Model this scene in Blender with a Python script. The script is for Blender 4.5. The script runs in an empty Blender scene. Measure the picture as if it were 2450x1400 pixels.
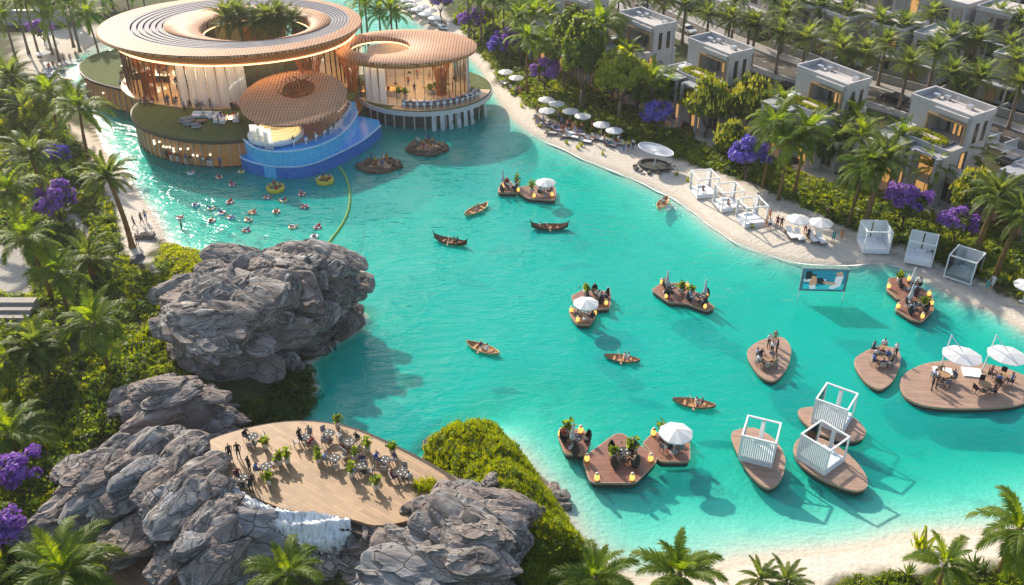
import bpy, bmesh, math, random
import numpy as np
from mathutils import Vector, Matrix, noise as mnoise

# ---------------------------------------------------------------- camera, sky, sun, exposure
scene = bpy.context.scene
COL = scene.collection
CAM_H, CAM_F, CAM_P = 63.0, 2308.0, math.radians(32.3)
cam_d = bpy.data.cameras.new("camera"); cam = bpy.data.objects.new("camera", cam_d); COL.objects.link(cam)
cam_d.sensor_width = 36.0; cam_d.lens = 36.0*CAM_F/2450.0
cam_d.clip_start = 1.0; cam_d.clip_end = 2000.0
cam.location = (0, 0, CAM_H); cam.rotation_euler = (math.radians(90)-CAM_P, 0, 0)
scene.camera = cam
SUN_EL, SUN_AZ = math.radians(31), math.radians(-31)      # azimuth measured from +Y towards +X
world = bpy.data.worlds.new("World"); scene.world = world; world.use_nodes = True
wn = world.node_tree.nodes; wl = world.node_tree.links
sky = wn.new("ShaderNodeTexSky"); sky.sky_type = 'NISHITA'; sky.sun_disc = False
sky.sun_elevation = SUN_EL; sky.sun_rotation = SUN_AZ
sky.air_density = 1.2; sky.dust_density = 2.0; sky.ozone_density = 1.0
bg = [n for n in wn if n.type == 'BACKGROUND'][0]
wl.new(sky.outputs[0], bg.inputs[0]); bg.inputs[1].default_value = 0.15
sun_d = bpy.data.lights.new("sun", 'SUN'); sun = bpy.data.objects.new("sun", sun_d); COL.objects.link(sun)
sun_d.energy = 5.0; sun_d.angle = math.radians(1.0); sun_d.color = (1.0, 0.90, 0.76)
to_sun = Vector((math.sin(SUN_AZ)*math.cos(SUN_EL), math.cos(SUN_AZ)*math.cos(SUN_EL), math.sin(SUN_EL)))
sun.rotation_euler = to_sun.to_track_quat('Z', 'Y').to_euler(); sun.location = (0, 0, 120)
scene.view_settings.view_transform = 'Standard'; scene.view_settings.look = 'None'
scene.view_settings.exposure = 0.45; scene.view_settings.gamma = 1.0; scene.view_settings.use_curve_mapping = False
scene.render.engine = 'CYCLES'
scene.cycles.use_denoising = True
scene.cycles.max_bounces = 6; scene.cycles.transparent_max_bounces = 12
scene.cycles.diffuse_bounces = 3; scene.cycles.glossy_bounces = 3; scene.cycles.volume_bounces = 0
scene.cycles.caustics_reflective = False; scene.cycles.caustics_refractive = False
scene.cycles.sample_clamp_indirect = 4.0

# ---------------------------------------------------------------- placing helpers
R = random.Random(11); RN = np.random.default_rng(5)
def G(px, py, z=0.0):
    """point of the plane z seen along a line of sight given in photograph units"""
    x = (px-1225)/CAM_F; y = (py-700)/CAM_F
    fw = math.cos(CAM_P)-y*math.sin(CAM_P); dn = math.sin(CAM_P)+y*math.cos(CAM_P)
    t = (CAM_H-z)/dn
    return Vector((x*t, fw*t, z))
def W(pts, z=0.0): return [tuple(G(p[0], p[1], z)[:2]) for p in pts]
def poly_sd(poly, X, Y):
    """signed distance, positive inside"""
    X = np.asarray(X, float); Y = np.asarray(Y, float)
    d = np.full(X.shape, 1e9); ins = np.zeros(X.shape, bool); n = len(poly)
    for i in range(n):
        ax, ay = poly[i]; bx, by = poly[(i+1) % n]
        ex, ey = bx-ax, by-ay; L = ex*ex+ey*ey+1e-9
        t = np.clip(((X-ax)*ex+(Y-ay)*ey)/L, 0, 1)
        d = np.minimum(d, np.hypot(X-ax-t*ex, Y-ay-t*ey))
        c = ((ay > Y) != (by > Y))
        with np.errstate(divide='ignore', invalid='ignore'):
            xi = ex*(Y-ay)/(by-ay if by != ay else 1e-9)+ax
        ins ^= (c & (X < xi))
    return np.where(ins, d, -d)
def vnoise(X, Y, sc, seed=0):
    """cheap smooth value noise, -1..1"""
    X = np.asarray(X)*sc+seed*17.3; Y = np.asarray(Y)*sc+seed*9.1
    xi = np.floor(X).astype(int); yi = np.floor(Y).astype(int); fx = X-xi; fy = Y-yi
    fx = fx*fx*(3-2*fx); fy = fy*fy*(3-2*fy)
    def h(a, b):
        n = (a*374761393+b*668265263+seed*974711) & 0x7fffffff
        n = ((n ^ (n >> 13))*1274126177) & 0x7fffffff
        return (n & 0xffff)/32767.5-1
    return (h(xi, yi)*(1-fx)+h(xi+1, yi)*fx)*(1-fy)+(h(xi, yi+1)*(1-fx)+h(xi+1, yi+1)*fx)*fy
def rounded(poly, f=.16):
    q = []; n = len(poly)
    for i in range(n):
        a, b, c = Vector(poly[i-1]), Vector(poly[i]), Vector(poly[(i+1) % n]); p0 = b.lerp(a, f); p2 = b.lerp(c, f)
        for t in (0, .33, .67, 1): q.append(tuple(p0.lerp(b, t).lerp(b.lerp(p2, t), t)))
    return q
def catmull(poly, k=5):
    q = []; n = len(poly)
    for i in range(n):
        p0, p1, p2, p3 = (Vector(poly[(i+j-1) % n]) for j in range(4))
        for s in range(k):
            t = s/k; q.append(tuple(.5*((2*p1)+(p2-p0)*t+(2*p0-5*p1+4*p2-p3)*t*t+(3*p1-p0-3*p2+p3)*t**3)))
    return q
def smooth(poly, n=3):
    for _ in range(n):
        q = []
        for i in range(len(poly)):
            a, b = poly[i], poly[(i+1) % len(poly)]
            q += [(a[0]*.75+b[0]*.25, a[1]*.75+b[1]*.25), (a[0]*.25+b[0]*.75, a[1]*.25+b[1]*.75)]
        poly = q
    return poly

# ---------------------------------------------------------------- mesh builder
class MB:
    def __init__(s): s.v = []; s.f = []; s.m = []
    def add(s, vs, fs, mi=0):
        o = len(s.v); s.v += [tuple(v) for v in vs]
        for f in fs: s.f.append(tuple(i+o for i in f)); s.m.append(mi)
        return s
    def box(s, c, d, mi=0, rz=0.0, mat=None):
        hx, hy, hz = d[0]/2, d[1]/2, d[2]/2; cr, sr = math.cos(rz), math.sin(rz); vs = []
        for z in (-hz, hz):
            for x, y in ((-hx, -hy), (hx, -hy), (hx, hy), (-hx, hy)):
                p = Vector((x, y, z))
                if mat: p = mat @ p
                vs.append((c[0]+p.x*cr-p.y*sr, c[1]+p.x*sr+p.y*cr, c[2]+p.z))
        return s.add(vs, [(3, 2, 1, 0), (4, 5, 6, 7), (0, 1, 5, 4), (1, 2, 6, 5), (2, 3, 7, 6), (3, 0, 4, 7)], mi)
    def b(s, x0, x1, y0, y1, z0, z1, mi=0): return s.box(((x0+x1)/2, (y0+y1)/2, (z0+z1)/2), (x1-x0, y1-y0, z1-z0), mi)
    def prism(s, pts, z0, z1, mi=0, mtop=None):
        n = len(pts)
        A = sum(pts[i][0]*pts[(i+1) % n][1]-pts[(i+1) % n][0]*pts[i][1] for i in range(n))
        if A < 0: pts = pts[::-1]
        o = len(s.v); s.v += [(p[0], p[1], z0) for p in pts]+[(p[0], p[1], z1) for p in pts]
        s.f.append(tuple(o+i for i in range(n-1, -1, -1))); s.m.append(mi)
        s.f.append(tuple(o+n+i for i in range(n))); s.m.append(mi if mtop is None else mtop)
        for i in range(n): s.f.append((o+i, o+(i+1) % n, o+n+(i+1) % n, o+n+i)); s.m.append(mi)
        return s
    def tube(s, pts, rad, n=6, mi=0, cap=True):
        pts = [Vector(p) for p in pts]
        if not hasattr(rad, '__len__'): rad = [rad]*len(pts)
        o = len(s.v)
        for i, p in enumerate(pts):
            t = (pts[min(i+1, len(pts)-1)]-pts[max(i-1, 0)])
            t = t.normalized() if t.length > 1e-9 else Vector((0, 0, 1))
            a = t.cross(Vector((0, 0, 1)) if abs(t.z) < .9 else Vector((1, 0, 0))).normalized(); b = t.cross(a)
            for k in range(n):
                w = 2*math.pi*k/n; q = p+(a*math.cos(w)+b*math.sin(w))*rad[i]; s.v.append(tuple(q))
        for i in range(len(pts)-1):
            for k in range(n):
                s.f.append((o+i*n+k, o+i*n+(k+1) % n, o+(i+1)*n+(k+1) % n, o+(i+1)*n+k)); s.m.append(mi)
        if cap:
            s.f.append(tuple(o+k for k in range(n-1, -1, -1))); s.m.append(mi)
            s.f.append(tuple(o+(len(pts)-1)*n+k for k in range(n))); s.m.append(mi)
        return s
    def lathe(s, prof, n=16, mi=0, c=(0, 0, 0), sx=1, sy=1, closed=False):
        o = len(s.v); m = len(prof)
        for r, z in prof:
            for k in range(n):
                w = 2*math.pi*k/n; s.v.append((c[0]+r*sx*math.cos(w), c[1]+r*sy*math.sin(w), c[2]+z))
        for i in range(m if closed else m-1):
            j = (i+1) % m
            for k in range(n):
                s.f.append((o+i*n+k, o+i*n+(k+1) % n, o+j*n+(k+1) % n, o+j*n+k)); s.m.append(mi)
        if not closed:
            if prof[0][0] > 1e-4: s.f.append(tuple(o+k for k in range(n-1, -1, -1))); s.m.append(mi)
            if prof[-1][0] > 1e-4: s.f.append(tuple(o+(m-1)*n+k for k in range(n))); s.m.append(mi)
        return s
    def mesh(s, name, mats, sm=False):
        me = bpy.data.meshes.new(name); me.from_pydata(s.v, [], s.f)
        for m in (mats if isinstance(mats, (list, tuple)) else [mats]): me.materials.append(m)
        if any(s.m): me.polygons.foreach_set("material_index", s.m)
        if sm: me.polygons.foreach_set("use_smooth", [True]*len(s.f))
        me.update(); return me
    def obj(s, name, mats, parent=None, sm=False, kind=None):
        o = bpy.data.objects.new(name, s.mesh(name, mats, sm)); COL.objects.link(o)
        if parent: o.parent = parent
        if kind: o["kind"] = kind
        return o
def np_mesh(name, V, Q, mat, midx=None):
    """mesh from arrays; Q (n,3) or (n,4)"""
    me = bpy.data.meshes.new(name); V = np.ascontiguousarray(V, np.float32); Q = np.ascontiguousarray(Q, np.int32)
    k = Q.shape[1]; n = len(Q)
    me.vertices.add(len(V)); me.vertices.foreach_set("co", V.ravel())
    me.loops.add(n*k); me.loops.foreach_set("vertex_index", Q.ravel())
    me.polygons.add(n); me.polygons.foreach_set("loop_start", np.arange(n, dtype=np.int32)*k)
    for m in (mat if isinstance(mat, (list, tuple)) else [mat]): me.materials.append(m)
    if midx is not None: me.polygons.foreach_set("material_index", np.ascontiguousarray(midx, np.int32))
    me.update(calc_edges=True); return me
def tag(o, label, cat, group=None, kind=None):
    o["label"] = label; o["category"] = cat
    if group: o["group"] = group
    if kind: o["kind"] = kind
    return o
def struct(o, kind="structure"): o["kind"] = kind; return o
def thing(name, label, cat, loc=(0, 0, 0), rz=0.0, group=None):
    o = bpy.data.objects.new(name, None); COL.objects.link(o); o.location = loc; o.rotation_euler = (0, 0, rz)
    o.empty_display_size = .2
    return tag(o, label, cat, group)
def newobj(name, me, parent=None, loc=None, rot=None, sc=None):
    o = bpy.data.objects.new(name, me); COL.objects.link(o)
    if parent: o.parent = parent
    if loc is not None: o.location = loc
    if rot is not None: o.rotation_euler = rot
    if sc is not None: o.scale = sc if hasattr(sc, '__len__') else (sc, sc, sc)
    return o
def inst(spec, loc, rz=0.0, sc=1.0, label=None, group=None, tilt=None):
    """a thing from a spec: parts = [(name, mesh, (loc, rot, scale) or None, subparts)]; copies share mesh data"""
    if len(spec['parts']) == 1 and not spec['parts'][0][3]:
        o = newobj(spec['name'], spec['parts'][0][1], None, loc, (0, 0, rz), sc)
    else:
        o = bpy.data.objects.new(spec['name'], None); COL.objects.link(o); o.empty_display_size = .2
        o.location = loc; o.rotation_euler = (0, 0, rz); o.scale = sc if hasattr(sc, '__len__') else (sc, sc, sc)
        for nm, me, tr, subs in spec['parts']:
            c = newobj(nm, me, o, *(tr or ()))
            for nm2, me2, tr2 in (subs or ()): newobj(nm2, me2, c, *(tr2 or ()))
    if tilt: o.rotation_euler = (tilt[0], tilt[1], rz)
    return tag(o, label or spec['label'], spec['cat'], group or spec.get('group'))

# ---------------------------------------------------------------- materials
MATS = {}
def pset(b, **k):
    for n, v in k.items():
        n = n.replace('_', ' ')
        if n in b.inputs: b.inputs[n].default_value = v
def mat(name, col, rough=.6, metal=0.0, var=.18, scale=3.0, bump=0.0, bscale=20.0, emit=None, estr=0.0, spec=.4, coords='Object', alpha=1.0, transm=0.0):
    if name in MATS: return MATS[name]
    m = bpy.data.materials.new(name); m.use_nodes = True; nt = m.node_tree; N = nt.nodes; L = nt.links
    b = N["Principled BSDF"]; pset(b, Roughness=rough, Metallic=metal)
    if 'Specular IOR Level' in b.inputs: b.inputs['Specular IOR Level'].default_value = spec
    c = (*col, 1); b.inputs['Base Color'].default_value = c
    tc = N.new("ShaderNodeTexCoord")
    if var > 0:
        no = N.new("ShaderNodeTexNoise"); no.inputs['Scale'].default_value = scale; no.inputs['Detail'].default_value = 5
        L.new(tc.outputs[coords], no.inputs['Vector'])
        mr = N.new("ShaderNodeMapRange"); mr.inputs[1].default_value = .25; mr.inputs[2].default_value = .75
        mr.inputs[3].default_value = 1-var; mr.inputs[4].default_value = 1+var; L.new(no.outputs[0], mr.inputs[0])
        hv = N.new("ShaderNodeHueSaturation"); hv.inputs['Color'].default_value = c; L.new(mr.outputs[0], hv.inputs['Value'])
        L.new(hv.outputs[0], b.inputs['Base Color'])
    if bump > 0:
        n2 = N.new("ShaderNodeTexNoise"); n2.inputs['Scale'].default_value = bscale; n2.inputs['Detail'].default_value = 4
        L.new(tc.outputs[coords], n2.inputs['Vector'])
        bp = N.new("ShaderNodeBump"); bp.inputs['Strength'].default_value = bump; bp.inputs['Distance'].default_value = .1
        L.new(n2.outputs[0], bp.inputs['Height']); L.new(bp.outputs[0], b.inputs['Normal'])
    if emit: pset(b, Emission_Color=(*emit, 1), Emission_Strength=estr)
    if alpha < 1: b.inputs['Alpha'].default_value = alpha
    MATS[name] = m; return m
def leafmat(name, col, col2, trans=.45, rough=.5, hue=.485, tv=2.5):
    if name in MATS: return MATS[name]
    m = bpy.data.materials.new(name); m.use_nodes = True; nt = m.node_tree; N = nt.nodes; L = nt.links
    N.remove(N["Principled BSDF"]); out = N["Material Output"]
    oi = N.new("ShaderNodeObjectInfo"); geo = N.new("ShaderNodeNewGeometry")
    no = N.new("ShaderNodeTexNoise"); no.inputs['Scale'].default_value = .9; no.inputs['Detail'].default_value = 3
    L.new(geo.outputs['Position'], no.inputs['Vector'])
    ad = N.new("ShaderNodeMath"); ad.operation = 'ADD'; L.new(no.outputs[0], ad.inputs[0])
    m2 = N.new("ShaderNodeMath"); m2.operation = 'MULTIPLY_ADD'; L.new(geo.outputs['Random Per Island'], m2.inputs[0]); m2.inputs[1].default_value = .5; m2.inputs[2].default_value = -.25
    L.new(m2.outputs[0], ad.inputs[1])
    a2 = N.new("ShaderNodeMath"); a2.operation = 'MULTIPLY_ADD'; L.new(oi.outputs['Random'], a2.inputs[0]); a2.inputs[1].default_value = .3; L.new(ad.outputs[0], a2.inputs[2])
    mr = N.new("ShaderNodeMapRange"); mr.inputs[1].default_value = .3; mr.inputs[2].default_value = .95; L.new(a2.outputs[0], mr.inputs[0])
    mx = N.new("ShaderNodeMix"); mx.data_type = 'RGBA'; L.new(mr.outputs[0], mx.inputs[0]); mx.inputs[6].default_value = (*col, 1); mx.inputs[7].default_value = (*col2, 1)
    d = N.new("ShaderNodeBsdfPrincipled"); pset(d, Roughness=rough); d.inputs['Specular IOR Level'].default_value = .3; L.new(mx.outputs[2], d.inputs['Base Color'])
    t = N.new("ShaderNodeBsdfTranslucent")
    hs = N.new("ShaderNodeHueSaturation"); hs.inputs['Hue'].default_value = hue; hs.inputs['Saturation'].default_value = 1.12; hs.inputs['Value'].default_value = tv
    L.new(mx.outputs[2], hs.inputs['Color']); L.new(hs.outputs[0], t.inputs['Color'])
    ms = N.new("ShaderNodeMixShader"); ms.inputs[0].default_value = trans
    L.new(d.outputs[0], ms.inputs[1]); L.new(t.outputs[0], ms.inputs[2]); L.new(ms.outputs[0], out.inputs['Surface'])
    MATS[name] = m; return m
def plankmat(name, col, width=.16, ang=0.0, rough=.55, gap=.35, var=.3):
    """boards: stripes across the object's own x axis, each with its own tone"""
    if name in MATS: return MATS[name]
    m = bpy.data.materials.new(name); m.use_nodes = True; nt = m.node_tree; N = nt.nodes; L = nt.links
    b = N["Principled BSDF"]; pset(b, Roughness=rough)
    tc = N.new("ShaderNodeTexCoord"); mp = N.new("ShaderNodeMapping"); mp.inputs['Rotation'].default_value = (0, 0, ang)
    L.new(tc.outputs['Object'], mp.inputs[0]); sp = N.new("ShaderNodeSeparateXYZ"); L.new(mp.outputs[0], sp.inputs[0])
    dv = N.new("ShaderNodeMath"); dv.operation = 'DIVIDE'; L.new(sp.outputs['Y'], dv.inputs[0]); dv.inputs[1].default_value = width
    fl = N.new("ShaderNodeMath"); fl.operation = 'FLOOR'; L.new(dv.outputs[0], fl.inputs[0])
    fr = N.new("ShaderNodeMath"); fr.operation = 'FRACT'; L.new(dv.outputs[0], fr.inputs[0])
    # butt joints: stagger per board
    ln = N.new("ShaderNodeMath"); ln.operation = 'MULTIPLY_ADD'; L.new(fl.outputs[0], ln.inputs[0]); ln.inputs[1].default_value = 1.37; L.new(sp.outputs['X'], ln.inputs[2])
    l2 = N.new("ShaderNodeMath"); l2.operation = 'DIVIDE'; L.new(ln.outputs[0], l2.inputs[0]); l2.inputs[1].default_value = 3.2
    l3 = N.new("ShaderNodeMath"); l3.operation = 'FLOOR'; L.new(l2.outputs[0], l3.inputs[0])
    cb = N.new("ShaderNodeCombineXYZ"); L.new(fl.outputs[0], cb.inputs[0]); L.new(l3.outputs[0], cb.inputs[1])
    wn_ = N.new("ShaderNodeTexWhiteNoise"); wn_.noise_dimensions = '2D'; L.new(cb.outputs[0], wn_.inputs['Vector'])
    no = N.new("ShaderNodeTexNoise"); no.inputs['Scale'].default_value = 1.2; no.inputs['Detail'].default_value = 6; L.new(tc.outputs['Object'], no.inputs['Vector'])
    s1 = N.new("ShaderNodeMath"); s1.operation = 'MULTIPLY_ADD'; L.new(wn_.outputs['Value'], s1.inputs[0]); s1.inputs[1].default_value = var; s1.inputs[2].default_value = 1-var/2
    s2 = N.new("ShaderNodeMath"); s2.operation = 'MULTIPLY_ADD'; L.new(no.outputs[0], s2.inputs[0]); s2.inputs[1].default_value = .5; s2.inputs[2].default_value = .75
    s3 = N.new("ShaderNodeMath"); s3.operation = 'MULTIPLY'; L.new(s1.outputs[0], s3.inputs[0]); L.new(s2.outputs[0], s3.inputs[1])
    g = N.new("ShaderNodeMath"); g.operation = 'LESS_THAN'; L.new(fr.outputs[0], g.inputs[0]); g.inputs[1].default_value = .1
    g2 = N.new("ShaderNodeMath"); g2.operation = 'MULTIPLY_ADD'; L.new(g.outputs[0], g2.inputs[0]); g2.inputs[1].default_value = -gap; g2.inputs[2].default_value = 1
    s4 = N.new("ShaderNodeMath"); s4.operation = 'MULTIPLY'; L.new(s3.outputs[0], s4.inputs[0]); L.new(g2.outputs[0], s4.inputs[1])
    hv = N.new("ShaderNodeHueSaturation"); hv.inputs['Color'].default_value = (*col, 1); L.new(s4.outputs[0], hv.inputs['Value']); L.new(hv.outputs[0], b.inputs['Base Color'])
    bp = N.new("ShaderNodeBump"); bp.inputs['Strength'].default_value = .5; bp.inputs['Distance'].default_value = .01; L.new(g2.outputs[0], bp.inputs['Height']); L.new(bp.outputs[0], b.inputs['Normal'])
    MATS[name] = m; return m
WHITE = mat('white_paint', (.78, .78, .78), .5, var=.06)
CLOTH = mat('white_cloth', (.82, .82, .84), .8, var=.08, bump=.3, bscale=6)
BLACK = mat('black_rattan', (.025, .022, .022), .6, var=.3, bump=.4, bscale=30)
DARKW = mat('dark_wood', (.09, .04, .025), .5)
POT = mat('white_pot', (.7, .69, .67), .4, var=.08)
STEEL = mat('steel', (.55, .56, .58), .35, .8, var=.08)
# ---------------------------------------------------------------- terrain, lake
LAKE = W([(120, 172), (165, 196), (205, 235), (225, 270), (232, 310), (245, 350), (270, 390), (300, 412), (332, 468), (365, 505),
          (383, 540), (400, 575), (470, 610), (600, 700), (740, 735), (860, 740), (884, 748), (862, 795), (800, 828), (750, 870), (765, 925), (740, 975),
          (690, 1040), (760, 1080), (860, 1100), (950, 1130), (1000, 1120), (1015, 1085), (1060, 1060), (1130, 1047), (1200, 1055), (1250, 1102),
          (1300, 1162), (1350, 1232), (1385, 1296), (1440, 1350), (1530, 1385), (1660, 1368), (1780, 1336), (1900, 1324), (2000, 1312), (2090, 1300),
          (2180, 1279), (2300, 1271), (2450, 1262), (2800, 1230), (3000, 1000), (2750, 900), (2450, 792), (2380, 748), (2300, 720), (2230, 680), (2180, 648),
          (2130, 630), (2060, 632), (1990, 634), (1900, 625), (1830, 605), (1750, 573), (1700, 540), (1640, 490), (1570, 450), (1480, 410), (1400, 380),
          (1340, 352), (1270, 318), (1230, 288), (1203, 255), (1180, 215), (1150, 165), (1080, 100), (1000, 55), (955, 25), (930, -5), (870, -25), (800, -20), (600, 20), (350, 60), (230, 105)])
HILL = W([(1000, 1098), (1060, 1066), (1130, 1050), (1200, 1056), (1245, 1102), (1295, 1162), (1345, 1232), (1380, 1296), (1430, 1352), (1450, 1440),
          (1280, 1460), (1150, 1400), (1090, 1300), (1075, 1235), (1060, 1180)])
BANKP = W([(395, 585), (470, 600), (560, 690), (720, 740), (750, 870), (765, 920), (690, 1015), (560, 1050), (430, 1080), (260, 1100), (120, 1180), (100, 1330), (190, 1420), (60, 1500), (20, 1300), (150, 1060), (260, 900), (330, 700)])
DECKP = W([(470, 1066), (560, 1030), (700, 1004), (830, 1018), (950, 1073), (1030, 1116), (1085, 1150), (1060, 1200), (1005, 1240), (900, 1262), (840, 1240), (700, 1224), (640, 1204), (560, 1168), (500, 1130)], 4.0)
SANDP = [W(p) for p in (
    [(1165, 180), (1240, 238), (1300, 285), (1400, 330), (1520, 352), (1630, 400), (1720, 428), (1840, 476), (1960, 528), (2060, 578), (2160, 605), (2300, 665), (2450, 750), (2700, 880), (2600, 960), (2450, 830), (2300, 760), (2100, 680), (1850, 640), (1600, 500), (1400, 420), (1200, 290)],
    [(215, 320), (290, 395), (372, 500), (395, 560), (350, 640), (300, 622), (272, 520), (240, 430), (190, 345), (150, 300)],
    [(1480, 1400), (1640, 1340), (1900, 1290), (2300, 1240), (2800, 1180), (2900, 1330), (2450, 1362), (2200, 1368), (2060, 1375), (1950, 1395), (1800, 1440), (1500, 1440)],
    [(880, -30), (1020, -30), (1060, 30), (1110, 80), (1170, 150), (1200, 200), (1160, 200), (1080, 120), (960, 60), (900, 10)],
    [(40, 95), (240, 70), (260, 120), (230, 180), (160, 215), (60, 190)])]
PATHP = [W(p, .9) for p in (
    [(1838, 462), (1900, 490), (1985, 528), (2060, 566), (2160, 600), (2300, 655), (2480, 742), (2480, 762), (2290, 672), (2150, 612), (2050, 580), (1970, 545), (1890, 508), (1832, 480)],
    [(105, 418), (125, 415), (180, 500), (222, 570), (200, 585), (160, 520)],
    [(200, 870), (225, 880), (180, 980), (135, 1080), (110, 1170), (85, 1165), (120, 1060), (170, 960)],
    [(-60, 560), (60, 585), (80, 640), (78, 705), (-60, 715)])]
def sm01(v, a, b): t = np.clip((v-a)/(b-a), 0, 1); return t*t*(3-2*t)
def ground_np(X, Y):
    X = np.asarray(X, float); Y = np.asarray(Y, float)
    d = poly_sd(LAKE, X, Y)
    rocky = (1-sm01(X, -12, 2))*(1-sm01(Y, 100, 112))
    zw = -(3.3+1.2*rocky)*(1-np.exp(-np.maximum(d, 0)/((7.0+11*sm01(-Y, -86, -60))*(1-rocky)+1.6*rocky)))+(.12*vnoise(X, Y, .25, 3)+.75*vnoise(X, Y, .055, 13)+.35*vnoise(X, Y, .12, 14))*np.clip(d/9, 0, 1)
    zl = .95*(1-np.exp(-np.maximum(-d, 0)/4.5))+.05*vnoise(X, Y, .3, 4)*np.clip(-d/3, 0, 1)
    z = np.where(d > 0, zw, zl)
    h = poly_sd(HILL, X, Y)
    z = np.where(h > 0, np.maximum(z, 0)+6.4*(1-np.exp(-np.maximum(h, 0)/2.6))+(.55*vnoise(X, Y, .45, 5)+.3*vnoise(X, Y, 1.1, 6))*np.clip(h/1.5, 0, 1), z)
    k = poly_sd(BANKP, X, Y)
    z = np.where(k > 0, np.maximum(z, 0)+1.2*(1-np.exp(-np.maximum(k, 0)/3.5))+.35*vnoise(X, Y, .4, 7)*np.clip(k/2, 0, 1), z)
    dk = poly_sd(DECKP, X, Y)
    z = np.where(dk > -.6, np.minimum(z, 3.3), z)
    return z
def gz(x, y): return float(ground_np(np.array([x]), np.array([y]))[0])
def P(px, py, dz=0.0):
    """ground point met along a line of sight"""
    z = 0.0
    for _ in range(6):
        q = G(px, py, max(z, 0)); z = gz(q.x, q.y)
    return Vector((q.x, q.y, max(z, 0)+dz))
def D(px, py, z): return G(px, py, z)
# ground grid: fine near, coarse far
def axis(a, b, s): return np.arange(a, b+s*.5, s)
gx = np.concatenate([np.linspace(-900, -140, 12)[:-1], axis(-140, -90, 2.5)[:-1], axis(-90, 90, .8)[:-1], axis(90, 140, 2.5)[:-1], np.linspace(140, 900, 12)])
gy = np.concatenate([np.linspace(-200, 30, 8)[:-1], axis(30, 170, .8)[:-1], axis(170, 240, 2.5)[:-1], np.linspace(240, 1600, 14)])
XX, YY = np.meshgrid(gx, gy); ZZ = ground_np(XX, YY); nx, ny = len(gx), len(gy)
idx = np.arange(nx*ny).reshape(ny, nx)
Q = np.stack([idx[:-1, :-1], idx[:-1, 1:], idx[1:, 1:], idx[1:, :-1]], -1).reshape(-1, 4)
def sm01(v, a, b): t = np.clip((v-a)/(b-a), 0, 1); return t*t*(3-2*t)
jig = .9*vnoise(XX, YY, .5, 8)+.5*vnoise(XX, YY, 1.3, 9)
sand = np.zeros_like(XX)
for p in SANDP: sand = np.maximum(sand, sm01(poly_sd(p, XX, YY)+jig, -.6, .6))
path = np.zeros_like(XX)
for p in PATHP: path = np.maximum(path, sm01(poly_sd(p, XX, YY), -.4, .4))
lake_d = poly_sd(LAKE, XX, YY)
sand = np.where(lake_d > -.4, np.where(poly_sd(HILL, XX, YY) > 0, sand, 1.0), sand)
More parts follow.
